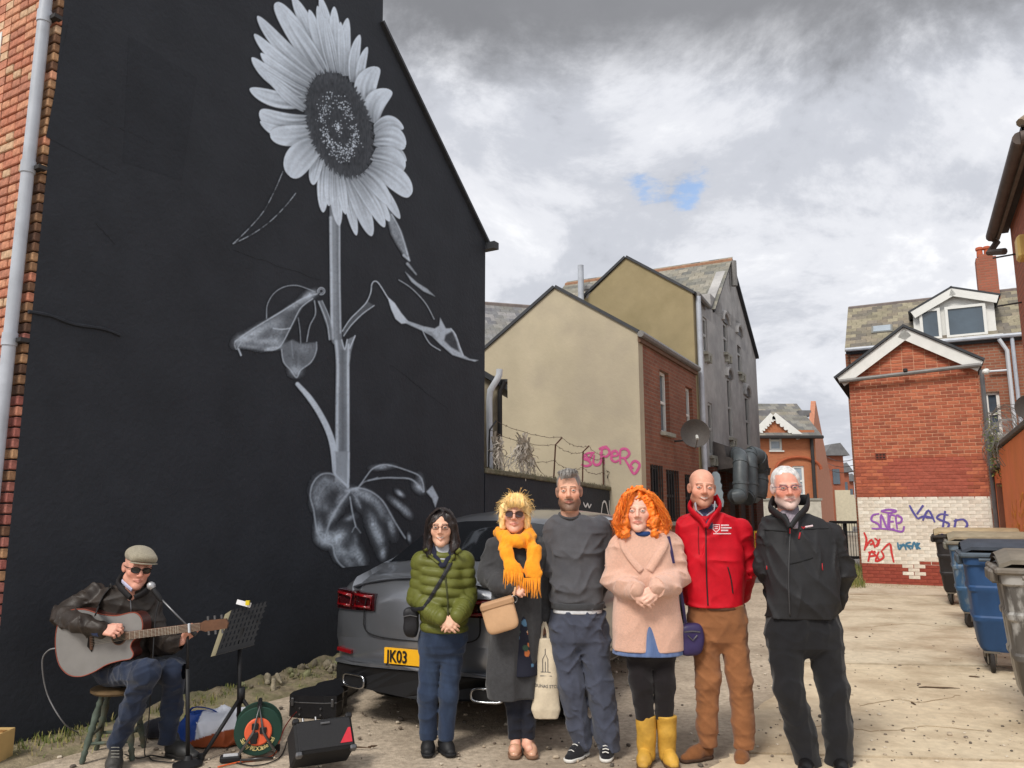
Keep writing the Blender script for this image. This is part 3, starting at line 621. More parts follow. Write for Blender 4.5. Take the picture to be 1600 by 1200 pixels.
# ================================================================ ground
UPZ = Vector((0,0,1))
def frame_of(ex,n): return Matrix((Vector(ex).normalized(),Vector(n).normalized(),UPZ)).transposed()
def hnoise(x,y,seed=0):
    r = np.random.RandomState(seed);s = 0
    for f in (0.7,1.3,2.9,5.3,9.7,17.0):
        a = r.uniform(0,6.28);s = s+np.sin(x*f*math.cos(a)+y*f*math.sin(a)+r.uniform(0,6))*np.cos(x*f*math.cos(a+1.3)*0.8+y*f*math.sin(a+1.3)+r.uniform(0,6))/f**0.8
    return s
def build_ground():
    b = MB();b.quad((-900,-300,-0.05),(900,-300,-0.05),(900,2500,-0.05),(-900,2500,-0.05))
    b.build('ground',M('far_ground',srgb(140,130,115),rough=0.95,var=0.2,scale=0.3),kind='structure',label='bare ground stretching away under the whole yard')
    # packed dirt and gravel of the yard
    xs = np.arange(-6.5,9,0.05);ys = np.arange(1.0,26,0.06);X,Y = np.meshgrid(xs,ys);Z = hnoise(X,Y,4)*0.006-0.002
    ns = len(xs);V = np.stack([X,Y,Z],-1).reshape(-1,3);J,I = np.mgrid[0:len(ys)-1,0:ns-1];Q = np.stack([J*ns+I,J*ns+I+1,(J+1)*ns+I+1,(J+1)*ns+I],-1).reshape(-1,4)
    dirt = M('dirt_gravel',srgb(182,167,148),rough=0.95,var=0.30,scale=22,bump=1.0,bscale=60,spec=0.2,stain=srgb(128,114,98),sscale=1.1,samt=0.75,detail=9)
    link('dirt_yard',mesh_np('dirt_yard',V,Q),dirt,smooth=True,kind='structure',label='packed tan dirt and gravel under the people and the car')
    # stones and grit
    rng = np.random.RandomState(5);st = MB();pal = [srgb(170,155,135),srgb(120,108,96),srgb(196,184,166),srgb(92,84,76)]
    for i in range(2600):
        x,y = rng.uniform(-4.2,2.6),rng.uniform(3.9,14)
        d = (Vector((x,y,0))-MP).dot(MN)
        if d < 0.05: continue
        if x > 1.25+0.1*(y-5) : 
            if rng.rand() < .8: continue
        r = abs(rng.normal(0.004,0.006))+0.003
        if y > 8: r *= 1.4
        st.col = pal[rng.randint(4)]
        R = Matrix.Rotation(rng.uniform(0,6.28),3,'Z');st.box((x,y,r*0.3),(2*r,1.5*r,1.1*r),R,r*0.4)
    for i in range(420):                        # grit on the concrete
        q = gnd(rng.uniform(1180,1600),915+285*rng.rand()**.8);r = abs(rng.normal(0.002,0.005))+0.003;st.col = pal[rng.randint(4)];st.box((q.x,q.y,.03+r*.3),(2*r,1.5*r,r),Matrix.Rotation(rng.uniform(0,6.28),3,'Z'),r*0.35)
    st.build('gravel',M('stone_mix',(0.3,0.3,0.3),rough=0.9,var=0.2,scale=40,attr=True),kind='stuff',label='small loose stones scattered over the dirt yard')
    # concrete hardstanding in separate slabs
    con = [M('concrete_%d' % i,c,rough=0.92,var=0.14,scale=14,bump=0.6,bscale=70,spec=0.2,stain=srgb(150,128,102),sscale=0.9+0.3*i,samt=0.75,detail=12) for i,c in enumerate([srgb(210,192,164),srgb(204,187,160),srgb(202,188,164),srgb(196,183,162)])]
    rows = [[gnd(1060,1260),gnd(1122,1197),gnd(1152,1184)],[gnd(1152,1182),gnd(1172,1118),gnd(1208,1092),gnd(1216,1040)],[gnd(1216,1038.5),gnd(1222,990),gnd(1236,931)],[gnd(1236,930),gnd(1250,915),gnd(1300,903)]]
    far = []
    hs = thing('hardstanding','pale tan concrete hardstanding laid in slabs beside the bins','concrete',kind='structure')
    for i,r in enumerate(rows):
        a,c = r[0],r[-1];ex = Vector((math.cos(math.radians(-6)),math.sin(math.radians(-6)),0))
        right = lambda p: p+Vector((10.5-p.x,(10.5-p.x)*-0.10*(1 if i < 9 else 0),0))
        ptl = []
        for k in range(len(r)-1):
            for t in np.linspace(0,1,7)[:-1]:
                q = r[k].lerp(r[k+1],t);ptl.append((q.x+random.uniform(-.03,.03),q.y+random.uniform(-.02,.02)))
        ptl.append((r[-1].x,r[-1].y));g = 0.012
        pr = [(right(c).x,right(c).y-g),(right(a).x,right(a).y+g)]
        ptl[0] = (ptl[0][0],ptl[0][1]+g);ptl[-1] = (ptl[-1][0],ptl[-1][1]-g)
        b = MB();b.prism(ptl+pr,(0,0,0.05),(0,0,-0.022+0.001*i),(1,0,0),(0,1,0));b.build('concrete_slab',con[i],hs)
    for pts in ([(1345,1110),(1400,1098),(1440,1104),(1500,1092)],[(1350,985),(1420,978),(1470,984)],[(1240,1150),(1300,1140),(1370,1150),(1450,1142),(1540,1150)]):
        b = MB();P = catmull([tuple(gnd(x,y)) for x,y in pts],7);b.tube([Vector((q[0],q[1]+random.uniform(-.02,.02),.031)) for q in P],[random.uniform(.0015,.004) for _ in P],4);b.build('concrete_crack',M('crack_tan',srgb(150,130,104),var=.2),hs)
    b = MB();b.prism([(6.9,17.6),(10.6,17.0),(16,60),(9,60),(3.5,18)],(0,0,0.03),(0,0,-0.016),(1,0,0),(0,1,0));b.build('lane',M('asphalt',srgb(112,108,104),rough=0.9,var=0.2,scale=8,bump=0.5),kind='structure',label='grey asphalt lane running between the brick houses')
    b = MB();b.prism([(-60,60),(80,60),(80,400),(-60,400)],(0,0,0.03),(0,0,-0.015),(1,0,0),(0,1,0));b.build('street',M('asphalt',(0,0,0)),kind='structure',label='grey asphalt street beyond the lane')
    # rubble and moss ledge at the foot of the black wall
    S = np.arange(-0.6,6.1,0.03);T = np.arange(-0.02,0.46,0.03);SS,TT = np.meshgrid(S,T);hgt = 0.10*np.clip(1-TT/0.42,0,1)**0.6*(0.75+0.5*np.abs(hnoise(SS*3,TT*6,8)))+0.018*hnoise(SS*9,TT*9,9)*np.clip(1-TT/.45,0,1)-0.02*(TT > 0.42)
    hgt *= np.clip(0.35+0.25*SS,0.3,1.15)
    P = np.array(MP)+SS.reshape(-1,1)*np.array(MU)+TT.reshape(-1,1)*np.array(MN);P[:,2] = hgt.ravel();n = len(S);J,I = np.mgrid[0:len(T)-1,0:n-1];Q = np.stack([J*n+I,(J+1)*n+I,(J+1)*n+I+1,J*n+I+1],-1).reshape(-1,4)[:,::-1]
    link('rubble_ledge',mesh_np('rubble_ledge',P,Q),M('mossy_rubble',srgb(132,120,98),rough=0.95,var=0.35,scale=14,bump=1.0,bscale=50,stain=srgb(96,104,58),sscale=5,samt=0.75),smooth=True,kind='structure',label='low mossy ledge of broken rubble along the foot of the black wall')
    for i in range(64):                         # broken lumps one can pick out
        s,t = random.uniform(1.9,5.3),random.uniform(0.02,0.36);r = random.uniform(0.02,0.05);p = MP+MU*s+MN*t
        v = Vol((-.08,)*3,(.08,)*3,0.016) if i < 8 else None
        if v is not None:
            v.ell((0,0,0),(0.05,0.038,0.028),disp=waves(i,0.012,60,4));pp,qq = v.arrays();me = mesh_np('rubble_stone',pp,qq);me.materials.append(M('rubble_%d' % (i % 3),[srgb(150,140,120),srgb(120,112,96),srgb(134,134,100)][i % 3],rough=0.95,var=0.35,scale=30,bump=0.8));build_ground.st = getattr(build_ground,'st',[])+[me]
        o = bpy.data.objects.new('rubble_stone',build_ground.st[i % 8]);COL.objects.link(o);o.location = (p.x,p.y,0.05+0.09*max(0,1-t/.42)*min(1,.3+.2*s));o.scale = [r/0.045*random.uniform(.8,1.3) for _ in range(3)];o.rotation_euler = [random.uniform(0,6) for _ in range(3)]
        tag(o,'fist sized lump of broken rubble on the ledge under the black wall','stone','rubble lumps along the wall foot')
    # grass and weeds, uncountable
    g = MB();gp = [srgb(110,118,58),srgb(140,138,80),srgb(86,100,46),srgb(160,146,96)]
    def blade(p,h,lean):
        g.col = random.choice(gp);a = random.uniform(0,6.28);d = Vector((math.cos(a),math.sin(a),0));w = d.cross(UPZ)*0.0035*(1+h*3)
        m = p+UPZ*h*0.6+d*lean*0.4;t = p+UPZ*h+d*lean;g.quad(p-w,p+w,m+w*.8,m-w*.8);g._add([m-w*.8,m+w*.8,t],[(0,1,2)])
    for i in range(2600):
        s = random.uniform(-0.5,5.8);t = abs(random.gauss(0.10,0.13))
        if math.sin(s*5+math.sin(s*13)) < -0.25 and random.random() < .8: continue
        if t > 0.6: continue
        p = MP+MU*s+MN*(t+0.01)+UPZ*(0.09*max(0,1-t/.42)*min(1,.35+.2*s));blade(p,random.uniform(0.015,0.07),random.uniform(0,0.05))
    for i in range(1500):
        p = gnd(random.uniform(1318,1352),random.uniform(886,922));p.z = 0.0;blade(p,random.uniform(0.05,0.22),random.uniform(0,0.1))
    for i in range(700):
        p = gnd(random.uniform(1350,1480),random.uniform(913,921));blade(p,random.uniform(0.02,0.06),random.uniform(0,0.04))
    g.build('weeds',M('weed_green',(0.1,0.12,0.04),rough=0.8,var=0.2,attr=True),kind='stuff',label='thin grass and weeds along the foot of the walls')
    # cracks and twigs lying on the concrete
    tw = [((1435,1080),(1500,1082)),((1515,1063),(1532,1064)),((1425,1105),(1431,1108)),((1388,954),(1395,955)),((500,1168),(580,1172)),((575,1170),(590,1167)),((1336,1000),(1341,1001))]
    for i,(a,c) in enumerate(tw):
        A,B = gnd(*a),gnd(*c);n = 6;pts = [A.lerp(B,t/(n-1))+Vector((0,random.uniform(-.012,.012),0.036 if a[0] > 1200 else 0.012)) for t in range(n)]
        b = MB();b.tube(pts,[0.004,0.007,0.006,0.008,0.005,0.002],5);tag(b.build('twig',M('twig_brown',srgb(84,66,50),var=0.3,scale=30)),['thin crooked twig lying on the concrete in front of the bins','short straight stick on the concrete near the blue bin','dark scrap of bark on the concrete, left of the long twig','small dark scrap near the brick extension','thin dry stalk on the dirt by the amplifier','bent dark leaf stalk right of the amplifier','tiny dark crumb on the far concrete'][i],'twig')
build_ground()
# ================================================================ building helpers
def wall_holes(b,o,ex,nrm,th,w,z0,z1,holes):
    """wall from o along ex, facing nrm, with rectangular openings (s0,s1,z0,z1)"""
    xs = sorted({0.0,w,*[h[0] for h in holes],*[h[1] for h in holes]});zs = sorted({z0,z1,*[h[2] for h in holes],*[h[3] for h in holes]});R = frame_of(ex,nrm)
    for i in range(len(xs)-1):
        run = None;spans = []
        for j in range(len(zs)-1):
            mx,mz = (xs[i]+xs[i+1])/2,(zs[j]+zs[j+1])/2
            solid = not any(h[0] < mx < h[1] and h[2] < mz < h[3] for h in holes)
            if solid:
                if run is None: run = zs[j]
            elif run is not None: spans.append((run,zs[j]));run = None
        if run is not None: spans.append((run,zs[-1]))
        for (a,c) in spans: b.box(o+ex*((xs[i]+xs[i+1])/2)-nrm*(th/2)+UPZ*((a+c)/2),(xs[i+1]-xs[i],th,c-a),R)
def window(parent,o,ex,nrm,h,frame,pane,rec=0.12,bars=1,sill=None,fw=0.05,vbar=0):
    s0,s1,z0,z1 = h;R = frame_of(ex,nrm);c = o+ex*((s0+s1)/2)-nrm*rec;w,hh = s1-s0,z1-z0;b = MB()
    for sx in (-1,1): b.box(c+ex*sx*(w/2-fw/2)+UPZ*((z0+z1)/2),(fw,0.07,hh),R)
    for zz in (z0+fw/2,z1-fw/2): b.box(c+UPZ*zz,(w-2*fw,0.066,fw),R)
    for i in range(bars): b.box(c+UPZ*(z0+hh*(i+1)/(bars+1)),(w-2*fw,0.062,fw*0.9),R)
    for i in range(vbar): b.box(c+ex*(-w/2+w*(i+1)/(vbar+1))+UPZ*((z0+z1)/2),(fw*0.7,0.058,hh-2*fw),R)
    f = b.build('window',frame,parent)
    zs = [z0+fw]+[z0+hh*(i+1)/(bars+1) for i in range(bars)]+[z1-fw]
    for a,d in zip(zs[:-1],zs[1:]):
        b = MB();b.box(c-nrm*0.012+UPZ*((a+d)/2),(w-2*fw,0.012,d-a-0.002),R);b.build('pane',pane,f)
    if sill is not None:
        b = MB();b.box(o+ex*((s0+s1)/2)-nrm*(rec/2-0.04)+UPZ*(z0-0.035),(w+0.12,rec+0.12,0.07),R);b.build('sill',sill,f)
    return f
def slates(parent,p0,ex,up,w,ln,sw=0.27,sh=0.2,cols=None,name='slates',clipf=None):
    """courses of single slates, too small and many to pick apart: one part"""
    ex = ex.normalized();up = up.normalized();n = ex.cross(up).normalized();n = n if n.z > 0 else -n;b = MB();R = Matrix((ex,up,n)).transposed()
    cols = cols or [srgb(112,110,108),srgb(124,122,116),srgb(98,98,98),srgb(134,128,118)];r = 0;y = 0.0
    while y < ln:
        x = -sw/2 if r % 2 else 0.0
        while x < w:
            a,c = max(0,x),min(w,x+sw-0.006)
            if c > a+0.02 and (clipf is None or clipf((a+c)/2,y)):
                fk = random.uniform(0.82,1.14);b.col = tuple(v*fk for v in random.choice(cols));Rt = R @ Matrix.Rotation(0.03+random.uniform(-.008,.008),3,'X')
                b.box(p0+ex*((a+c)/2)+up*(y+sh*0.55)+n*(0.016+random.uniform(0,.004)),(c-a,sh*1.15,0.012),Rt)
            x += sw
        y += sh;r += 1
    return b.build(name,M('slate_mix',(0.2,0.2,0.2),rough=0.75,var=0.22,scale=14,bump=0.3,attr=True,stain=srgb(120,116,92),sscale=1.5,samt=0.4),parent,kind='stuff')
def ribbon_text(parent,strokes,plane,mat,r=0.018,name='graffiti',nrm=None,off=0.006,label=None):
    """sprayed lines lying flat on a wall"""
    b = MB()
    for s in strokes:
        P = [plane(*p)+nrm*off for p in (catmull([(q[0],q[1],0) for q in s],4) if len(s) > 2 else [(q[0],q[1],0) for q in s]) for p in [(p[0],p[1])]]
        n = len(P);b.tube(P,[(0.0022,r*(0.65+0.35*math.sin(math.pi*(i+.6)/(n+.2)))) for i in range(n)],6,flat=nrm)
    return b.build(name,mat,parent,kind='stuff',label=label)
LA = math.radians(28);LU = Vector((math.sin(LA),math.cos(LA),0));LN = Vector((math.cos(LA),-math.sin(LA),0));EXL = -LN
KB = Vector((2.33,14.0,0))
def lane(x,y): p = on_plane(x,y,KB,LA)-KB;return (p.dot(LU),p.z)
def gab(x,y,s=0.0): p = on_plane(x,y,KB+LU*s,LA-math.pi/2)-KB-LU*s;return (p.dot(EXL),p.z)
WHITE = M('white_paint',srgb(222,222,218));DARKP = glass_mat('window_glass',srgb(70,84,96));STONE = M('sill_stone',srgb(150,148,138),var=0.2,scale=12)
IRON = M('dark_iron',srgb(48,46,46));GUT = M('grey_gutter',srgb(120,118,116),rough=0.5,var=0.15)
REND = M('beige_render',srgb(180,169,146),rough=0.92,var=0.10,scale=1.2,bump=0.35,bscale=18,spec=0.2,stain=srgb(160,150,134),sscale=0.55,samt=0.8,detail=8)
OLIVE = M('olive_render',srgb(152,138,106),rough=0.92,var=0.12,scale=1.6,bump=0.3,bscale=18,stain=srgb(128,116,84),sscale=0.8,samt=0.6,detail=8)
GREYR = M('grey_wall_render',srgb(172,170,168),rough=0.92,var=0.16,scale=3,bump=0.5,bscale=20,stain=srgb(128,127,128),sscale=0.9,samt=0.7,detail=8)
BRK = brick_mat('brick_return',srgb(150,96,76),srgb(130,82,66),srgb(140,116,100),axis='xz',stain=srgb(100,66,56),samt=0.7)
def holes_px(lst,f=lane):
    out = []
    for (xl,xr,yt,yb) in lst:
        a,c = f(xl,(yt+yb)/2),f(xr,(yt+yb)/2);xm = (xl+xr)/2;out.append((min(a[0],c[0]),max(a[0],c[0]),f(xm,yb)[1],f(xm,yt)[1]))
    return out
def local_wall(root,name,o,ex,nrm,th,w,z0,z1,holes,mat):
    """wall mesh whose own axes run along the wall, so brick courses lie level"""
    b = MB();wall_holes(b,Vector((0,0,0)),Vector((1,0,0)),Vector((0,-1,0)),th,w,z0,z1,holes);ob = b.build(name,mat,root)
    ob.location = o-root.location;ob.rotation_euler = (0,0,math.atan2(ex.y,ex.x));return ob
def build_return():
    root = thing('rendered_return','beige rendered gable building with a brick side along the lane','building',loc=KB);o = KB
    ap = gab(867,450);er = lane(1003,524)[1];el = gab(762,543);wl = 3.46;zl = el[1]+(el[1]-ap[1])/(el[0]-ap[0])*(wl-el[0])
    b = MB();b.prism([(0,-0.1),(0,er),(ap[0],ap[1]),(wl,zl),(wl,-0.1)],LU*0.25,(0,0,0),EXL,UPZ);b.build('gable_wall',REND,root)
    Ls = 4.05
    up = holes_px([(1032,1046,581,676),(1072.5,1083,606,690)]);dn = holes_px([(1017,1036,727,815),(1042,1061,735,815),(1071,1084,742,815)])
    LW = lambda p: p
    hs = [(a-0.25,c-0.25,d,e) for (a,c,d,e) in up+dn]
    local_wall(root,'brick_side_wall',KB+LU*0.25,LU,LN,0.25,Ls-0.25,-0.1,er,hs,BRK)
    for i,h in enumerate(up): window(root,Vector((0,0,0)),LU,LN,h,WHITE,DARKP,sill=STONE,fw=0.06)
    for h in dn:
        f = window(root,Vector((0,0,0)),LU,LN,h,M('dark_frame',srgb(60,60,62),var=0.1),glass_mat('dark_glass',srgb(34,38,42)),sill=STONE,fw=0.06)
        for k in range(5):
            b = MB();s = h[0]+(h[1]-h[0])*(k+0.5)/5;b.tube([LU*s+LN*0.02+UPZ*h[2],LU*s+LN*0.02+UPZ*h[3]],0.012,6);b.build('grille_bar',IRON,f)
    # roof, coping stones along the verge, gutter
    for (p0,p1,w,u,nm) in ((0,ap[0],Ls,None,'roof_slope'),(wl,ap[0],Ls,None,'roof_slope')):
        e = er if p0 == 0 else zl;A = EXL*p0+UPZ*e;B = EXL*p1+UPZ*ap[1];d = B-A;n = d.cross(LU);n = n.normalized() if n.z > 0 else -n.normalized()
        b = MB();b.prism([(0,0),(d.length,0),(d.length,0.06),(0,0.06)],LU*(Ls+0.04),A-LU*0.04,d.normalized(),n);b.build(nm,M('dark_slate',(0,0,0)),root)
    g0 = LN*0.07+UPZ*(er-0.03);b = MB();b.tube([g0-LU*0.05,g0+LU*(Ls)],0.065,8);auto_smooth(b.build('gutter',GUT,root))
    b = MB();b.box(LN*0.02+LU*Ls*0.5+UPZ*(er-0.11),(0.06,Ls,0.12),Matrix((LN,LU,UPZ)).transposed());b.build('fascia',M('fascia_brown',srgb(108,82,66)),root)
    # pink tag sprayed on the gable
    Z = lambda *a: [(740+x/4.444,560+y/4.444) for x,y in a];pl = lambda x,y: on_plane(x,y,KB,LA-math.pi/2)-KB
    pk = M('pink_spray',srgb(188,84,132),rough=0.8,var=0.15,scale=30)
    T = [Z((840,655),(790,660),(760,690),(800,710),(815,735),(780,748),(750,735)),Z((838,670),(832,720),(850,740),(878,730),(888,690),(880,650)),Z((905,735),(890,640),(925,622),(945,650),(925,680),(900,680)),Z((958,680),(1000,672),(992,645),(965,650),(958,700),(985,718),(1010,705)),Z((1020,735),(1020,640),(1060,630),(1082,660),(1060,690),(1025,690)),Z((1045,690),(1075,740),(1112,800),(1140,775),(1152,735),(1120,712),(1092,740),(1110,765)),Z((870,630),(900,618),(930,612)),Z((780,668),(800,700),(830,650))]
    ribbon_text(root,T,pl,pk,0.030,nrm=-LU,label='pink sprayed tag on the beige gable')
    return root
ret_root = build_return()
def build_grey():
    sG = 4.05;root = thing('grey_house','tall grey rendered house with olive gable, arched windows and slate roof','building',loc=KB+LU*sG)
    ap = gab(978,403,sG);er = gab(1089,457,sG);lf = gab(908,472,sG);zL = er[1];uL = lf[0]
    b = MB();b.prism([(0,-0.1),(0,er[1]),(ap[0],ap[1]),(uL,lf[1]),(4.4,5.6),(4.4,-0.1)],LU*0.25,(0,0,0),EXL,UPZ);b.build('olive_gable',OLIVE,root)
    for (A2,B2) in (((0,er[1]),ap),((4.4,5.6),ap)):
        A = EXL*A2[0]+UPZ*A2[1];B = EXL*B2[0]+UPZ*B2[1];d = B-A;n = d.cross(LU);n = n.normalized() if n.z > 0 else -n.normalized()
        b = MB();b.prism([(-0.05,0),(d.length,0),(d.length,0.06),(-0.05,0.06)],LU*1.6,A-LU*0.05,d.normalized(),n);b.build('roof_slope',M('dark_slate',(0,0,0)),root)
    # lane wall with its gable
    f = lambda x,y: (lane(x,y)[0]-sG,lane(x,y)[1]);s1 = f(1183,600)[0];apx = f(1139,408);rf = f(1180,560);lfz = f(1113,484)
    wins = holes_px([(1099,1105,497,551),(1130,1136.5,482,552),(1152,1158,508,582),(1107.5,1114,630,712),(1137.5,1143.5,592,684),(1165.5,1171.5,620,698)],f);zb = 2.6;zt = min(lfz[1],rf[1])-0.06;zr = lambda s: np.interp(s,[lfz[0],apx[0],s1],[lfz[1],apx[1],rf[1]]);sa,sb = 1.75,4.7;zu = min(zr(sa),zr(sb))-0.02
    local_wall(root,'lane_wall',KB+LU*(sG+0.25),LU,LN,0.25,s1-0.25,zb,zt,[(a-0.25,c-0.25,d,min(e,zt)) for a,c,d,e in wins],GREYR)
    for pg in ([(0.25,zt),(0.3,lfz[1]-0.1),(lfz[0],lfz[1]),(sa,zr(sa)),(sa,zt)],[(sa,zu),(sa,zr(sa)),(apx[0],apx[1]),(sb,zr(sb)),(sb,zu)],[(sb,zt),(sb,zr(sb)),(s1,rf[1]),(s1,zt)]):
        b = MB();b.prism(pg,-LN*0.25,(0,0,0),LU,UPZ);b.build('lane_gable',GREYR,root)
    local_wall(root,'upper_wall',KB+LU*(sG+sa),LU,LN,0.25,sb-sa,zt,zu,[(a-sa,c-sa,max(d,zt),e) for a,c,d,e in wins if e > zt and a > sa],GREYR)
    wins = [(a,c,d,min(e,zu-0.02)) for a,c,d,e in wins]
    # upper windows reach into the gable: dark reveals with frames
    for i,h in enumerate(wins):
        fr = window(root,LN*0.0,LU,LN,h,M('grey_frame',srgb(168,168,166),var=0.08),glass_mat('dark_glass',srgb(34,38,42)),sill=STONE,fw=0.07,rec=0.06)
        if i in (1,2,4,5):
            b = MB();m = (h[0]+h[1])/2;w = (h[1]-h[0])/2+0.12;P = [LU*(m+w*math.cos(a))+UPZ*(h[3]+w*0.75*math.sin(a))+LN*0.03 for a in np.linspace(0,math.pi,11)];b.tube(P,0.06,6);auto_smooth(b.build('arch_moulding',GREYR,root))
            b = MB();b.prism([(m+(w-.06)*math.cos(a),h[3]+(w-.06)*0.72*math.sin(a)) for a in np.linspace(0,math.pi,11)],LN*0.012,LN*0.001,LU,UPZ);b.build('arch_panel',M('arch_grey',srgb(112,112,114),var=0.15),root)
        for k in (0.2,0.8):
            b = MB();b.box(LU*(h[0]+(h[1]-h[0])*k)+LN*0.05+UPZ*(h[2]-0.15),(0.1,0.12,0.18),frame_of(LU,LN));b.build('sill_bracket',STONE,root)
    # ground floor: brick with piers, canopy
    BR2 = brick_mat('brick_lower',srgb(122,70,54),srgb(102,60,48),srgb(104,88,76),axis='xz',stain=srgb(70,52,46),samt=0.7)
    local_wall(root,'lower_wall',KB+LU*(sG+0.25),LU,LN,0.25,s1-0.25,-0.1,zb,[],BR2)
    for s in (1.1,2.3,3.6,4.9,6.0):
        b = MB();b.box(LU*s+LN*0.05+UPZ*1.3,(0.3,0.12,2.6),frame_of(LU,LN));b.build('pier',BR2,root)
    for (s,w_) in ((1.7,.6),(2.95,.8),(4.25,.8),(5.5,.6)):
        b = MB();b.box(LU*s+LN*0.015+UPZ*1.2,(w_,0.05,2.2),frame_of(LU,LN));b.build('shutter',M('shutter_dark',srgb(74,66,66),var=0.2,bump=0.4,wave=('Z',12,0)),root)
    b = MB();b.prism([(0,0),(0.5,0.05),(0.55,0.25),(0.3,0.32),(0.25,0.6),(0,0.7)],LU*4.6,LU*1.4+UPZ*2.55,LN,UPZ);b.build('canopy',M('canopy_dark',srgb(84,78,76),var=0.25,rough=0.8),root)
    # slate roof facing us, ridge tiles, flue
    R0 = LU*apx[0]+UPZ*apx[1];E0 = LU*lfz[0]+UPZ*lfz[1];up = R0-E0;ln = up.length
    b = MB();b.prism([(0,0),(ln,0),(ln,-0.08),(0,-0.08)],EXL*5.2,E0-EXL*0.05,up.normalized(),up.normalized().cross(EXL));b.build('roof_deck',M('dark_slate',(0,0,0)),root)
    slates(root,E0+EXL*-0.08,EXL,up,5.2,ln,cols=[srgb(122,120,112),srgb(134,130,120),srgb(108,108,104),srgb(142,136,124)])
    b = MB();b.tube([R0+LN*0.1,R0+EXL*5.1],0.08,6);b.build('ridge_tiles',M('ridge_terracotta',srgb(150,112,88),var=0.25,scale=10),root)
    D2 = LU*s1+UPZ*rf[1];d = D2-R0;b = MB();b.prism([(0,0),(d.length,0),(d.length,0.08),(0,0.08)],EXL*5,R0+LN*0.1,d.normalized(),UPZ);b.build('rear_roof_slope',M('dark_slate',(0,0,0)),root)
    b = MB();b.tube([R0+LN*0.12-UPZ*0.75,R0+LN*0.12-UPZ*0.02],0.09,8);b.build('flue',GUT,root)
    p = f(1091,600);q = LU*0.16+LN*0.09;b = MB();b.tube([q+UPZ*2.2,q+UPZ*(er[1]-0.05)],0.06,10);auto_smooth(b.build('downpipe',M('grey_pipe',(0,0,0)),root));b = MB();b.tube([q+LU*-0.05+UPZ*er[1],q+LU*1.0+UPZ*(er[1]-0.06)],0.06,8);auto_smooth(b.build('gutter',GUT,root))
    return root
grey_root = build_grey()
def build_terrace_roof():
    # slate roof of the terrace behind, seen over the beige gable
    root = thing('terrace_house','terrace house behind the beige gable with a grey slate roof','building',loc=(1.5,20.5,0));o = root.location
    A = atY(700,548,19.2);B = A+LN*-0.0+Vector((4.2,1.2,0));ex = B-A;pe = Vector((-ex.y,ex.x,0)).normalized();up = pe*2.2+UPZ*(atY(760,474,21.6).z-A.z)
    b = MB();n = ex.normalized().cross(up.normalized());b.prism([(0,0),(ex.length,0),(ex.length,up.length),(0,up.length)],-n*0.08 if n.z > 0 else n*0.08,A-o,ex.normalized(),up.normalized());b.build('roof_deck',M('dark_slate',(0,0,0)),root)
    slates(root,A-o,ex,up,ex.length,up.length,cols=[srgb(120,120,122),srgb(132,130,130),srgb(110,110,114)])
    b = MB();b.tube([A+up-o,B+up-o],0.09,6);b.build('ridge_tiles',M('ridge_grey',srgb(118,108,104),var=0.2),root)
    b = MB();b.box((A+B)/2+Vector((0.5,1.2,0))-Vector((0,0,A.z/2+0.05))-o,(ex.length,1.6,A.z-0.1),frame_of(ex,Vector((ex.y,-ex.x,0))));b.build('wall',M('cream_render',srgb(196,186,162),var=0.1),root)
    p = atY(908,470,18.6)-o;b = MB();b.tube([p-UPZ*0.5,p+UPZ*((470-410)/1226*18.6)],0.075,10);auto_smooth(b.build('vent_pipe',M('grey_pipe',(0,0,0)),root))
    p = atY(920,458,18.9)-o;b = MB();b.lathe([(0.09,-0.5),(0.1,0.05),(0.14,0.08),(0.14,0.16),(0.1,0.2)],p,n=10);auto_smooth(b.build('chimney_pot',M('pot_grey',srgb(150,148,146)),root))
build_terrace_roof()
def build_shed():
    root = thing('rear_lean_to','narrow rendered lean-to with white and black drainpipes behind the barbed wire','building',loc=(-0.2,12.4,0));o = root.location;Yc = 12.4
    a,c = atY(740,580,Yc)-o,atY(787,600,Yc)-o
    b = MB();b.box(Vector(((a.x+c.x)/2-0.02,0.35,1.95)),(c.x-a.x-0.06,0.7,3.6));b.build('wall',M('cream_dirty',srgb(150,140,120),var=0.2),root)
    b = MB();b.prism([(a.x,a.z+0.1),(c.x+0.06,c.z-0.02),(c.x+0.06,c.z-0.12),(a.x,a.z)],(0,0.9,0),(0,-0.1,0),(1,0,0),(0,0,1));b.build('roof',M('dark_slate',(0,0,0)),root)
    wp = lambda x,y,d=-0.15: atY(x,y,Yc+d)-o
    b = MB();b.tube([wp(766,760),wp(764.5,625),wp(766,610),wp(776,594),wp(780,586),wp(780.5,577)],[0.05,0.05,0.052,0.052,0.052,0.052],12);auto_smooth(b.build('soil_pipe',M('white_pipe',srgb(196,200,206),rough=0.4,var=0.06),root))
    b = MB();b.tube([wp(781,760,-.1),wp(781,612,-.1),wp(786,602,-.1),wp(787,596,-.1)],0.04,10);auto_smooth(b.build('downpipe',M('black_pipe',srgb(34,33,34),rough=0.5),root))
    b = MB();b.tube([wp(772,597,-.05),wp(793,597,-.05)],0.05,8);b.build('gutter',M('black_pipe',(0,0,0)),root)
build_shed()
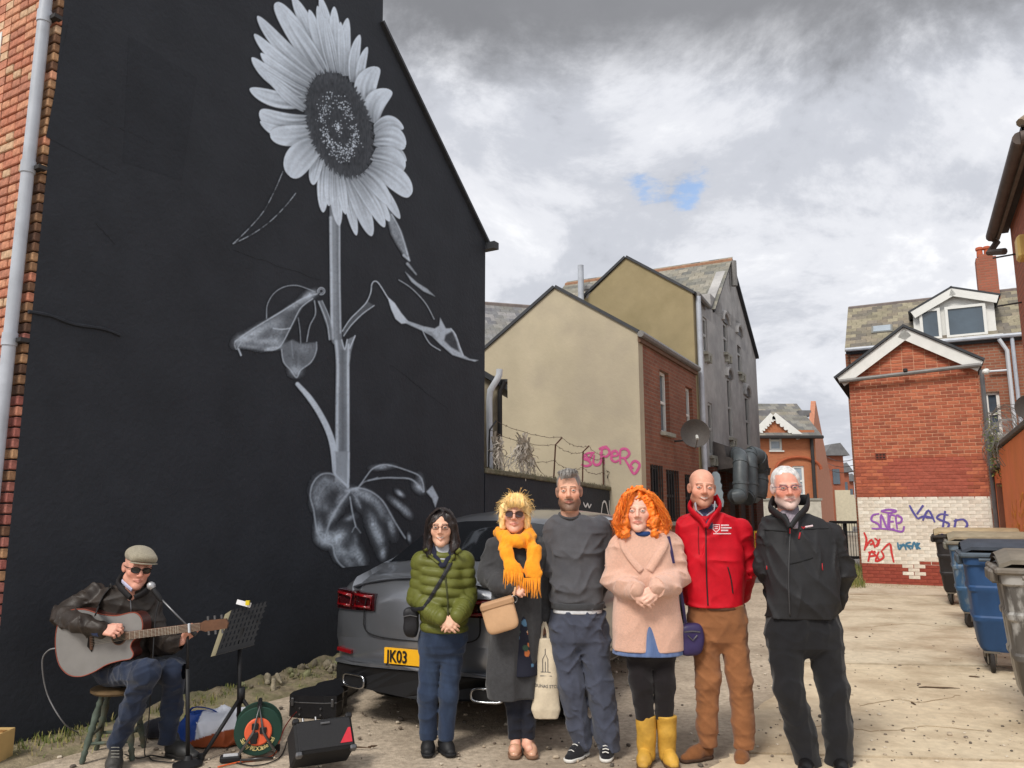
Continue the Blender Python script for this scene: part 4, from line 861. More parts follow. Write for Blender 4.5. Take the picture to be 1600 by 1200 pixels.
# ================================================================ low black wall with barbed wire
def build_low_wall():
    root = thing('yard_wall','low black painted yard wall topped with mossy coping beyond the mural','wall',loc=MP+MU*5.98);o = root.location
    L = 5.05;za,zb = wall_st(763,740)[1],wall_st(985,771)[1]
    b = MB();b.prism([(0,-0.1),(L,-0.1),(L,zb),(L*0.45,(za*0.62+zb*0.38)),(0,za)],-MN*0.24,(0,0,0),MU,UPZ);b.build('wall',M('black_wall_paint',(0,0,0)),root)
    b = MB();cp = M('coping_moss',srgb(104,98,82),rough=0.95,var=0.35,scale=14,bump=0.9,bscale=40,stain=srgb(84,86,56),sscale=6,samt=0.7)
    zt = lambda s: np.interp(s,[0,L*0.45,L],[za,za*0.62+zb*0.38,zb]);s = 0.0
    while s < L-0.05:
        w = min(0.46,L-s-0.01);m = s+w/2;q = MB();sl = math.atan2(zt(s+w)-zt(s),w);R = Matrix((MU*math.cos(sl)+UPZ*math.sin(sl),MN,UPZ*math.cos(sl)-MU*math.sin(sl))).transposed()
        q.box(MU*m-MN*0.12+UPZ*(zt(m)+0.035+random.uniform(-.006,.006)),(w-0.008,0.31,0.07),R,0.012);q.build('coping_stone',cp,root);s += w
    Z = lambda *a: [(740+x/4.444,560+y/4.444) for x,y in a];pl = lambda x,y: on_plane(x,y,MP,MA)-o
    ribbon_text(root,[Z((760,1000),(775,1030),(790,1010),(800,1035),(815,1012)),Z((885,1075),(895,1005),(915,1000),(935,1080),(950,1100)),Z((940,985),(945,1070),(965,1080),(975,1050),(950,1040)),Z((972,990),(975,1060),(1000,1075),(1010,1040),(985,1035)),Z((900,1120),(960,1140),(1010,1130))],pl,M('white_spray',srgb(205,205,205),var=0.1),0.022,nrm=MN,label='white sprayed tag on the low black wall')
    # wire posts and strands
    posts = [];ps = [(763,738,765,672,775,658),(865,746,868,695,878,684),(910,755,911,706,920,697),(943,758,942,716,949,709),(962,762,956,731,952,722),(977,765,970,738,966,728)]
    off = -MN*0.1;tops = []
    for i,(x0,y0,x1,y1,x2,y2) in enumerate(ps):
        pw = lambda x,y: on_plane(x,y,MP+off,MA)
        A,B,C = pw(x0,y0+6),pw(x1,y1),pw(x2,y2);root2 = thing('wire_post',['dark angled wire post beside the white soil pipe','rusty bent wire post left above the man with grey hair','rusty bent wire post right above the man with grey hair','rusty wire post in front of the pink tag','leaning rusty post wrapped in black plastic','thin leaning post nearest the brick corner'][i],'post',loc=A,group='barbed wire posts')
        b = MB();b.tube([Vector(),B-A,C-A],0.014,6);b.build('angle_iron',M('rusty_iron',srgb(86,58,46),rough=0.9,var=0.4,scale=30) if i else IRON,root2)
        tops.append([A.lerp(B,t) for t in (0.12,0.55)]+[B,C])
    wr = M('wire_rust',srgb(92,78,68),rough=0.8,var=0.3,scale=50)
    nm = ['lowest rusty barbed strand along the low wall','second rusty barbed strand from the bottom along the low wall','third rusty barbed strand at the bend of the posts','topmost rusty barbed strand at the post tips']
    for k in range(4):
        b = MB();pts = []
        for i in range(len(tops)-1):
            A,B = tops[i][k],tops[i+1][k];n = 14
            for j in range(n): t = j/n;pts.append(A.lerp(B,t)+UPZ*(-0.07*4*t*(1-t)+random.uniform(-.012,.012))+MN*random.uniform(-.012,.012))
        pts.append(tops[-1][k]);b.tube(pts,0.0042,4)
        for p in pts[::2]:
            for _ in range(2):
                d = Vector([random.uniform(-1,1) for _ in range(3)]).normalized()*0.022;b.tube([p-d,p+d],0.0025,3)
        tag(b.build('barbed_wire',wr),nm[k],'wire','barbed wire strands')
    # wind-blown plastic caught on the wire
    pm = M('torn_plastic',srgb(190,180,166),rough=0.6,var=0.2,scale=20)
    def rag(name,label,cx,cy,n,spread,drop,mat,sd,wd=(0.008,0.022)):
        rr = random.Random(sd);b = MB();pl2 = lambda x,y: on_plane(x,y,MP-MN*0.06,MA)
        for i in range(n):
            p = pl2(cx+rr.gauss(0,spread*0.25),cy+rr.gauss(0,6));d = pl2(cx+rr.gauss(0,spread),cy+rr.uniform(8,drop));P = [];w = []
            for j in range(6): t = j/5;P.append(p.lerp(d,t)+MN*rr.uniform(-.05,.08)+MU*rr.uniform(-.03,.03));w.append((0.0015,rr.uniform(*wd)*(1-t*.7)))
            b.tube(P,w,4)
        tag(b.build(name,mat,kind='stuff'),label,'litter')
    rag('plastic_shreds','large pale tangle of torn plastic hanging from the barbed wire',815,690,70,15,70,pm,1);rag('plastic_shreds','pale torn plastic strips hanging beside the black downpipe',776,690,40,6,60,pm,2);rag('plastic_shreds','long thin plastic strips dropping over the black wall below the tangle',828,720,10,7,35,pm,3)
    rag('bin_bag_scrap','scrap of black plastic snagged on a leaning post before the pink tag',952,727,22,5,24,M('black_plastic',srgb(30,31,34),rough=0.35),4,(0.015,0.04))
    # moss and plant litter on the coping
    b = MB()
    for i in range(900):
        s = random.uniform(0,L);p = o+MU*s-MN*random.uniform(-.03,.26)+UPZ*(zt(s)+0.07);d = Vector((random.gauss(0,.5),random.gauss(0,.5),random.uniform(.1,1))).normalized()*random.uniform(.02,.07);w = d.cross(UPZ);w = (w.normalized() if w.length > 1e-5 else Vector((1,0,0)))*0.006
        b.col = random.choice([srgb(92,88,58),srgb(70,66,50),srgb(110,100,76)]);b._add([p-w,p+w,p+d],[(0,1,2)])
    b.build('coping_moss',M('weed_green',(0,0,0)),kind='stuff',label='dry moss and weeds along the low wall coping')
build_low_wall()
# ================================================================ dish and ducts
def build_dish():
    p = on_plane(1085,679,KB+LN*0.42,LA);root = thing('satellite_dish','grey mesh satellite dish on the brick side wall','dish',loc=p)
    ax = Vector((-0.10,-1,0.12)).normalized();b = MB();R = 0.285
    prof = [(R*t,0.13*t*t) for t in np.linspace(0.01,1,8)]+[(R*1.03,0.135),(R*1.03,0.12)]+[(R*t,0.13*t*t-0.012) for t in np.linspace(0.98,0.01,8)]
    b.lathe(prof,(0,0,0),ax,28);auto_smooth(b.build('reflector',M('dish_grey',srgb(80,75,72),rough=0.7,var=0.15,scale=30),root),50)
    b = MB();b.tube([Vector((0,0,-0.3))+ax*0.1,ax*0.42+Vector((0,0,-0.18))],0.012,6);arm = b.build('feed_arm',GUT,root);b = MB();b.tube([ax*0.42+Vector((0,0,-0.18)),ax*0.34+Vector((0,0,-0.1))],0.03,8);b.build('receiver',M('receiver_grey',srgb(190,190,186)),arm)
    b = MB();b.tube([-ax*0.01,-ax*0.1-UPZ*0.08,-LN*0.42-UPZ*0.12],0.02,8);b.build('bracket',IRON,root)
build_dish()
def build_ducts():
    root = thing('extraction_ducts','cluster of fat dark grey extraction ducts on the lane side of the grey house','duct',loc=on_plane(1165,790,KB+LN*0.3,LA));o = root.location;dm = M('duct_metal',srgb(74,81,85),rough=0.5,var=0.2,scale=8,spec=0.5,stain=srgb(52,56,60),sscale=3,samt=0.6)
    pl = lambda x,y,d: on_plane(x,y,KB+LN*d,LA)-o
    def duct(P,r):
        C_ = [Vector(q) for q in catmull(P,5)];b = MB();b.tube(C_,r,14);d_ = b.build('duct',dm,root);auto_smooth(d_,60)
        for i in range(2,len(C_)-1,5): b = MB();b.tube([C_[i],C_[i].lerp(C_[i+1],.5)],r*1.08,14);b.build('flange',dm,d_)
    duct([pl(1148,775,.5),pl(1152,776,.75),pl(1157,770,.8),pl(1157,735,.8),pl(1157,715,.75),pl(1150,708,.3)],0.17)
    duct([pl(1166,778,.8),pl(1171,770,.85),pl(1171,740,.85),pl(1171,722,.85),pl(1170,712,.8)],0.19)
    duct([pl(1183,776,.85),pl(1186,762,.9),pl(1186,738,.9),pl(1186,720,.95),pl(1180,712,.9),pl(1172,712,.8)],0.21)
    b = MB();b.box(pl(1166,776,.5),(0.5,1.4,0.3),Matrix((LN,LU,UPZ)).transposed(),0.1);auto_smooth(b.build('fan_housing',dm,root))
    b = MB();b.lathe([(0.17,-0.06),(0.2,0),(0.17,0.06)],pl(1190,718,.95),(0.5,-0.6,-0.3),12);b.build('cowl',M('cowl_black',srgb(40,42,44)),root)
    r2 = thing('street_sign','small red and yellow board propped in the lane behind the red jacket','sign',loc=on_plane(1189,850,KB+LN*1.0,LA));b = MB();b.box((0,0,0),(0.3,0.03,0.6));b.build('board',M('sign_yellow',srgb(206,170,60),var=0.15),r2);b = MB();b.box((-0.02,-0.02,0.02),(0.22,0.02,0.46));b.build('panel',M('sign_red',srgb(190,40,44),var=0.1),r2);b = MB();b.box((0,0.15,-0.1),(0.28,0.03,0.6),Matrix.Rotation(0.4,3,'X'));b.build('rear_leg',M('sign_yellow',(0,0,0)),r2)
    r3 = thing('carved_sign','pale grey wavy edged hanging sign on the brick wall behind the bald man','sign',loc=on_plane(1122,765,KB+LN*0.2,LA));pts = []
    Y3 = r3.location.y
    for (x,y) in [(1111,742),(1115,737),(1120,737),(1124,741),(1126,748),(1125,753),(1128,758),(1127,764),(1130,770),(1129,777),(1131,783),(1130,792),(1112,792)]: q = atY(x,y,Y3)-r3.location;pts.append((q.x,q.z))
    b = MB();b.prism(pts,(0.02,0.05,0),(0,0,0),(1,0,0),(0,0,1));b.build('board',M('sign_pale',srgb(176,190,198),var=0.08),r3)
build_ducts()
# ================================================================ the brick extension with graffiti
QE = gnd(1349,913);
def ext(x,y): p = on_plane(x,y,QE,LA-math.pi/2)-QE;return (p.dot(LN),p.z)
def build_extension():
    root = thing('brick_extension','red brick gable extension with a graffitied white painted band','building',loc=QE);nf = -LU;Wd = 2.52;ap = ext(1412,531);eL = ext(1322,590)[1];eR = ext(1531,572)[1];R = frame_of(LN,nf);Dp = 4.0
    zone = [(-0.1,0.45,srgb(140,70,58)),(0.45,1.84,srgb(214,208,194)),(1.84,2.72,srgb(164,94,78)),(2.72,4.55,srgb(196,148,120))]
    for z0,z1,c in zone:
        b = MB();b.box(LN*Wd/2+LU*(Dp/2-0.012)+UPZ*(z0+z1)/2,(Wd,Dp,z1-z0),R);b.build('wall_backing',M('ext_back_%d' % int(z0*100),c,rough=0.95,var=0.15,scale=15,bump=0.4),root)
    b = MB();b.prism([(0,4.55),(ap[0],ap[1]),(Wd,4.55)],LU*Dp,LU*-0.012,LN,UPZ);b.build('gable_backing',M('ext_back_272',(0,0,0)),root)
    cols = {'b': [srgb(176,101,76),srgb(165,93,70),srgb(183,110,82),srgb(155,89,69)],'w': [srgb(224,218,206),srgb(216,208,194),srgb(228,224,212)],'r': [srgb(146,72,60),srgb(150,76,62)],'p': [srgb(162,88,72),srgb(166,92,76)]}
    bm = {};rest = {};made = 0;z = 0.0375;row = 0
    notch0,notch1 = ext(1415,890)[0],ext(1443,890)[0]
    while z < ap[1]-0.05:
        x0,x1 = (0,Wd) if z < 4.55 else ((z-4.55)/(ap[1]-4.55)*ap[0],Wd-(z-4.55)/(ap[1]-4.55)*(Wd-ap[0]));x = x0-(0.1125 if row % 2 else 0)
        while x < x1:
            a,c = max(x,x0+0.002),min(x+0.215,x1-0.002);xm = (a+c)/2
            if c-a > 0.04:
                wh = 0.45 < z < 1.84 or (notch0 < xm < notch1 and 0.18 < z < 0.5)
                if ext(1443,880)[0] < xm and z < 0.52: wh = False
                k = 'w' if wh else ('r' if z < 0.5 else ('p' if (1.84 < z < 2.72 and 0.75+0.2*math.sin(z*7) < xm < 2.2) else 'b'))
                i = random.randrange(len(cols[k]));cen = LN*xm+nf*random.uniform(-0.003,0.001)+UPZ*z;full = abs(c-a-0.215) < 1e-3
                mt = M('ext_brick_%s%d' % (k,i),cols[k][i],rough=0.9,var=0.18,scale=14,bump=0.4,bscale=50,spec=0.2,stain=tuple(v*0.75 for v in cols[k][i]),sscale=5,samt=0.5)
                if z < 2.2 and made < 296:
                    w = round(c-a,2);key = (w,k,i)
                    if key not in bm:
                        q = MB();q.box((0,0,0),(c-a-0.002,0.04,.070 if k == 'w' else .0625),None,0.005);me = bpy.data.meshes.new('brick');me.from_pydata(q.v,[],q.f);me.materials.append(mt);bm[key] = me
                    ob = bpy.data.objects.new('brick',bm[key]);COL.objects.link(ob);ob.parent = root;ob.location = cen;ob.rotation_euler = (0,0,math.atan2(LN.y,LN.x));made += 1
                else: rest.setdefault('all',MB());fk = random.uniform(.9,1.1);rest['all'].col = tuple(v*fk for v in cols[k][i]);rest['all'].box(cen,(c-a-0.002,0.04,.070 if k == 'w' else .0625),R,0.005)
            x += 0.225
        z += 0.075;row += 1
    rest['all'].build('upper_bricks',M('ext_brick_mix',(0.3,0.1,0.1),rough=0.9,var=0.18,scale=14,bump=0.4,bscale=50,spec=0.2,attr=True),root,kind='stuff')
    # air brick
    p = ext(1376,713);b = MB();b.box(LN*p[0]+nf*0.02+UPZ*p[1],(0.22,0.03,0.14),R);v = b.build('air_brick',M('air_brick_red',srgb(120,60,46)),root)
    for i in range(3):
        for j in range(2): b = MB();b.box(LN*(p[0]-0.065+0.065*i)+nf*0.032+UPZ*(p[1]-0.03+0.06*j),(0.045,0.008,0.04),R);b.build('vent_slot',M('slot_dark',srgb(50,34,30)),v)
    # bargeboards, roof, gutter and pipe
    ov = 0.14;L0 = ext(1309,592);A0 = ext(1412,514);R0 = ext(1536,566);n = nf
    for (P,Q) in ((L0,A0),(A0,R0)):
        A = LN*P[0]+UPZ*P[1];B = LN*Q[0]+UPZ*Q[1];d = (B-A);u = n.cross(d.normalized());u = u if u.z > 0 else -u
        b = MB();b.prism([(0,0),(d.length,0),(d.length,-0.24),(0,-0.24)],nf*0.03,A+nf*0.12,d.normalized(),u);b.build('bargeboard',M('white_paint',(0,0,0)),root)
        b = MB();b.prism([(-0.05,0.01),(d.length,0.01),(d.length,0.06),(-0.05,0.06)],LU*(Dp+0.3),A+nf*0.2,d.normalized(),u);b.build('roof_slope',M('dark_slate',(0,0,0)),root)
    a = LN*ext(1312,593)[0]+UPZ*(ext(1312,598)[1]);c = LN*ext(1533,575)[0]+UPZ*(ext(1533,572)[1]);b = MB();b.tube([a+nf*0.2,c+nf*0.2],0.045,8);auto_smooth(b.build('rail_pipe',GUT,root))
    pz = LN*(Wd+0.06)+nf*0.12;b = MB();b.tube([pz+UPZ*0.3,pz+UPZ*(eR-0.1)],0.045,8);auto_smooth(b.build('downpipe',M('pipe_dark',srgb(96,96,98),rough=0.5),root))
    p = ext(1415,581);b = MB();b.box(LN*p[0]+nf*0.22+UPZ*p[1],(0.09,0.1,0.08),R,0.02);b.build('lamp',IRON,root)
    cp = ext(1539,584);b = MB();b.lathe([(0.03,-0.08),(0.06,-0.06),(0.06,0.06),(0.02,0.1)],LN*cp[0]+nf*0.3+UPZ*cp[1],(-0.6,-0.6,-0.2),10);auto_smooth(b.build('camera_dome',M('white_paint',(0,0,0)),root))
    Z = lambda *q: [(1160+x/3,560+y/3) for x,y in q];pl = lambda x,y: on_plane(x,y,QE,LA-math.pi/2)-QE
    T = lambda st,nm,c,r,lb: ribbon_text(root,st,pl,M(nm,c,var=0.15,scale=30),r,nrm=nf,off=0.026,label=lb)
    T([Z((783,688),(800,720),(822,752)),Z((848,688),(818,730)),Z((822,752),(850,740),(885,745)),Z((845,760),(872,712),(902,768)),Z((858,745),(895,748)),Z((966,735),(930,730),(912,748),(940,762),(968,775),(955,797),(912,795)),Z((950,715),(935,826)),Z((985,836),(1002,752)),Z((990,762),(1035,755),(1054,780),(1030,806),(990,805)),Z((1030,838),(1062,816),(1106,838))],'spray_blue',srgb(92,88,158),0.026,'blue sprayed letters KA$P on the white band')
    T([Z((642,728),(612,735),(606,760),(636,775),(642,797),(606,797)),Z((650,800),(650,732),(680,797),(684,727)),Z((716,738),(692,738),(690,797),(712,797)),Z((692,765),(710,765)),Z((726,800),(720,738),(746,748),(742,768),(722,772)),Z((650,715),(685,708),(722,715),(690,724),(650,717)),Z((640,797),(700,802),(748,812),(758,786))],'spray_purple',srgb(150,96,180),0.026,'purple sprayed tag on the white band')
    T([Z((570,815),(582,850),(572,900)),Z((575,890),(605,850),(622,888)),Z((598,872),(618,866)),Z((620,842),(640,862),(626,882),(646,845)),Z((600,905),(590,952)),Z((590,910),(625,905)),Z((595,928),(622,924)),Z((640,905),(625,950),(662,932),(650,900)),Z((655,900),(690,868),(700,912),(710,956)),Z((605,900),(640,940))],'spray_red',srgb(200,62,60),0.026,'red sprayed tag low on the white band')
    T([Z((728,862),(735,895),(755,870),(768,898)),Z((790,862),(768,870),(790,895)),Z((795,893),(805,862),(818,893)),Z((735,875),(800,880)),Z((820,862),(818,895)),Z((832,865),(820,880),(835,893))],'spray_teal',srgb(70,120,150),0.024,'small teal sprayed tag on the white band')
build_extension()
def build_dormer_house():
    B0 = QE+LU*4.0;root = thing('dormer_house','brick house with slate roof and white dormer behind the brick extension','building',loc=B0);nf = -LU;R = frame_of(LN,nf)
    f = lambda x,y,d=0.0: (lambda p: (p.dot(LN),p.z))(on_plane(x,y,B0+LU*d,LA-math.pi/2)-B0-LU*d)
    e0 = f(1328,549);x0 = e0[0];ez = e0[1];x1 = 7.0;BR = brick_mat('brick_house',srgb(158,100,78),srgb(136,86,68),srgb(150,126,108),axis='xz',stain=srgb(120,74,52),samt=0.5)
    wn = f(1541,640)[0];wz0,wz1 = f(1551,680)[1],f(1551,612)[1];wh = [(wn-x0,f(1564,640)[0]-x0,wz0,wz1)]
    local_wall(root,'wall',B0+LN*x0,LN,nf,0.3,x1-x0,-0.1,ez,wh,BR)
    window(root,LN*x0,LN,nf,wh[0],WHITE,DARKP,sill=STONE,fw=0.07)
    b = MB();b.box(LN*x0+LU*2.65+UPZ*ez/2,(0.3,4.7,ez),R);b.build('gable_end',BR,root)
    rz = f(1328,484,2.3)[1];up = LU*2.3+UPZ*(rz-ez);b = MB();n = LN.cross(up.normalized());n = n if n.z > 0 else -n
    b.prism([(0,0),(x1-x0+0.1,0),(x1-x0+0.1,up.length),(0,up.length)],-n*0.1,LN*(x0-0.1)-LU*0.12+UPZ*(ez-0.02),LN,up.normalized());b.build('roof_deck',M('dark_slate',(0,0,0)),root)
    slates(root,LN*(x0-0.12)-LU*0.15+UPZ*(ez-0.03),LN,up,x1-x0+0.1,up.length,cols=[srgb(120,112,100),srgb(132,122,106),srgb(108,102,94),srgb(140,132,112)])
    b = MB();b.tube([LN*(x0-.1)+up+UPZ*ez-LU*.1,LN*x1+up+UPZ*ez-LU*.1],0.08,6);b.build('ridge_tiles',M('ridge_grey',(0,0,0)),root)
    b = MB();b.tube([LN*(x0-.1)-LU*0.16+UPZ*(ez+0.02),LN*x1-LU*0.16+UPZ*(ez+.02)],0.055,8);auto_smooth(b.build('gutter',M('grey_pipe',(0,0,0)),root))
    # skylight
    a = f(1363,530,.9);c = f(1395,514,.9);t = 0.9/2.3;b = MB();b.box(LN*((a[0]+c[0])/2)+UPZ*ez+up*0.36+n*0.08,(c[0]-a[0],0.45,0.08),Matrix((LN,up.normalized(),n)).transposed());s = b.build('skylight',M('skylight_grey',srgb(120,120,116)),root);b = MB();b.box(LN*((a[0]+c[0])/2)+UPZ*ez+up*0.36+n*0.125,(c[0]-a[0]-0.1,0.36,0.02),Matrix((LN,up.normalized(),n)).transposed());b.build('pane',glass_mat('sky_glass',srgb(150,160,168)),s)
    # dormer
    d0 = 0.12;g = lambda x,y: f(x,y,d0);dl,dr,zb,zt = g(1437,526)[0],g(1545,520)[0],g(1490,528)[1],g(1490,478)[1];dap = g(1486,452);lo,ro = g(1423,489),g(1560,463)
    b = MB();b.prism([(dl-0.12,zb-0.1),(dr+0.18,zb-0.1),(dr+0.18,zt+0.1),(dap[0],dap[1]-0.12),(dl-0.12,zt+0.02)],LU*2.0,LU*(d0+0.05),LN,UPZ);b.build('dormer_cheeks',M('white_paint',(0,0,0)),root)
    for k,(u,v) in enumerate(((dl+0.03,dl+0.40*(dr-dl)*0.83),(dl+0.40*(dr-dl),dr-0.02))): 
        fr = window(root,LU*(d0+0.0),LN,nf,(u,v,zb,zt-0.02),M('white_paint',(0,0,0)),DARKP,rec=-0.03,bars=0,fw=0.07)
    for (P,Q) in ((lo,dap),(dap,ro)):
        A = LN*P[0]+UPZ*P[1];B = LN*Q[0]+UPZ*Q[1];d = B-A;u = nf.cross(d.normalized());u = u if u.z > 0 else -u
        b = MB();b.prism([(0,0),(d.length,0),(d.length,-0.2),(0,-0.2)],nf*0.04,A+LU*(d0-0.08),d.normalized(),u);b.build('bargeboard',M('white_paint',(0,0,0)),root)
        b = MB();b.prism([(-.04,0.005),(d.length+.04,0.005),(d.length+.04,0.05),(-.04,0.05)],LU*2.2,A+LU*(d0-0.13),d.normalized(),u);b.build('dormer_roof',M('dark_slate',(0,0,0)),root)
    b = MB();b.box(LN*((dl+dr)/2+.05)+LU*(d0-0.06)+UPZ*(zb-0.07),(dr-dl+0.5,0.16,0.1),R);b.build('dormer_sill',M('white_paint',(0,0,0)),root)
    # chimney
    cz = f(1542,405,2.0);cb = f(1526,430,2.0)[0];ce = f(1558,430,2.0)[0];m = (cb+ce)/2;w = ce-cb;RB = brick_mat('brick_chimney',srgb(168,102,82),srgb(154,94,76),srgb(150,108,90),axis='xz',samt=0.3)
    b = MB();b.box(LN*m+LU*2.0+UPZ*(cz[1]-0.75),(w,0.5,1.5),R);ch = b.build('chimney',RB,root);b = MB();b.box(LN*m+LU*2.0+UPZ*(cz[1]-0.02),(w-0.14,0.44,0.24),R);b.build('chimney_head',RB,ch)
    for k in (-0.12,0.06):
        b = MB();b.lathe([(0.085,0),(0.075,0.18),(0.1,0.2),(0.1,0.26),(0.075,0.28)],LN*(m+k)+LU*2.0+UPZ*(cz[1]+0.09),n=12);auto_smooth(b.build('chimney_pot',M('terracotta',srgb(178,92,62),var=0.15),ch))
    q = f(1578,600);b = MB();b.tube([LN*q[0]-LU*0.12+UPZ*1.0,LN*(q[0])-LU*0.12+UPZ*(ez-0.35),LN*(q[0]-.15)-LU*0.16+UPZ*(ez-0.05)],0.05,8);auto_smooth(b.build('downpipe',M('white_pipe',srgb(196,200,206)),root));q = f(1588,600);b = MB();b.tube([LN*q[0]-LU*0.12+UPZ*1.0,LN*q[0]-LU*0.12+UPZ*(ez-0.02)],0.045,8);auto_smooth(b.build('downpipe',M('grey_pipe',(0,0,0)),root))
    b = MB();z = f(1565,580)[1];b.tube([LN*f(1545,580)[0]-LU*.1+UPZ*z,LN*f(1578,580)[0]-LU*.1+UPZ*z],0.03,8);b.build('waste_pipe',M('white_pipe',(0,0,0)),root)
build_dormer_house()
# ================================================================ orange wall, right-hand building
OW = QE+LN*2.62
def build_orange_wall():
    D = -Vector((math.sin(math.radians(27)),math.cos(math.radians(27)),0));nW = Vector((-math.cos(math.radians(27)),math.sin(math.radians(27)),0));root = thing('orange_wall','orange painted yard wall stepping up behind the bins','wall',loc=OW);R = frame_of(D,nW)
    om = M('orange_paint',srgb(222,124,78),rough=0.85,var=0.10,scale=2,bump=0.4,bscale=20,stain=srgb(222,132,64),sscale=1.2,samt=0.6);pf = lambda x,y: (lambda p: (p.dot(D),p.z))(on_plane(x,y,OW,math.radians(27))-OW)
    s1 = pf(1568,760)[0];z1 = pf(1550,742)[1];z2 = pf(1585,688)[1]
    b = MB();b.prism([(0.05,-0.1),(s1,-0.1),(s1,z1+0.05),(0.05,z1)],-nW*0.25,(0,0,0),D,UPZ);b.build('wall',om,root)
    b = MB();b.prism([(s1+0.003,-0.1),(9.5,-0.1),(9.5,z2+0.1),(s1+0.003,z2)],-nW*0.25,nW*0.02,D,UPZ);b.build('wall',om,root)
    for a,c,z in ((0.05,s1,z1+0.03),(s1,9.5,z2+0.05)):
        s = a
        while s < c-0.1:
            w = min(0.6,c-s);b = MB();b.box(D*(s+w/2)-nW*0.11+UPZ*(z+0.03+(s-a)/(c-a)*0.05),(w-0.01,0.36,0.08),R,0.01);b.build('coping_stone',M('coping_grey',srgb(92,86,80),var=0.25,scale=10,bump=0.5),root);s += w
    p = pf(1568,800);b = MB();b.box(D*(p[0]+0.1)+nW*0.03+UPZ*1.05,(0.16,0.1,2.1),R);b.build('gate_post',M('post_brown',srgb(104,66,50),var=0.2),root)
    b = MB()
    for i in range(26):
        x,y = random.uniform(1580,1600),random.uniform(770,830);q = on_plane(x,y,OW+nW*0.026,math.radians(27))-OW;b.tube([q,q+UPZ*random.uniform(-.12,-.03)+D*random.uniform(-.1,.1)],(0.002,0.02),5,flat=nW)
    b.build('paint_drips',M('yellow_drips',srgb(226,150,54),var=0.15),root,kind='stuff');b = MB()
    for i in range(14):
        x,y = random.uniform(1545,1556),random.uniform(768,830);q = on_plane(x,y,OW+nW*0.006,math.radians(27))-OW;b.tube([q,q+UPZ*-0.3+D*0.06],(0.002,0.02),5,flat=nW)
    b.build('white_streaks',M('white_spray',(0,0,0)),root,kind='stuff')
    # razor wire coil over the corner and a creeper
    w = thing('razor_wire','tangled coil of razor wire above the corner of the orange wall','wire',loc=OW+UPZ*(z1+0.1))
    for k in range(3):
        b = MB();P = [];r = random.Random(k)
        for i in range(150):
            t = i/149;a = i*0.62;P.append(D*(-0.4+t*3.2)+nW*(-0.1+0.3*math.cos(a+k)*(0.6+.4*r.random()))+UPZ*(0.32+0.34*math.sin(a+k)+0.25*k-0.1*t+r.uniform(-.05,.05)))
        b.tube(P,0.006,3);b.build('coil',M('wire_steel',srgb(128,124,120),rough=0.5,metal=0.5),w)
    c = MB()
    for i in range(420):
        p = D*(s1-0.2+random.gauss(0,.12))+nW*random.gauss(0.05,.06)+UPZ*(z1+0.45+random.gauss(0,.26));d = Vector((random.gauss(0,1),random.gauss(0,1),random.gauss(0,1))).normalized()*random.uniform(.02,.045);e = d.orthogonal().normalized()*d.length*.6
        c.col = random.choice([srgb(96,104,48),srgb(124,116,60),srgb(70,84,38)]);c.quad(p-d,p+e,p+d,p-e)
    cr = thing('creeper','small green creeper spilling over the orange wall','plant',loc=OW);c.build('leaves',M('weed_green',(0,0,0)),cr,kind='stuff');b = MB();b.tube([D*(s1-.2)+nW*.03+UPZ*(z1-.1),D*(s1-.15)+nW*.06+UPZ*(z1+.4),D*(s1-.2)+nW*.05+UPZ*(z1+.8)],0.008,5);b.build('stem',M('twig_brown',(0,0,0)),cr)
build_orange_wall()
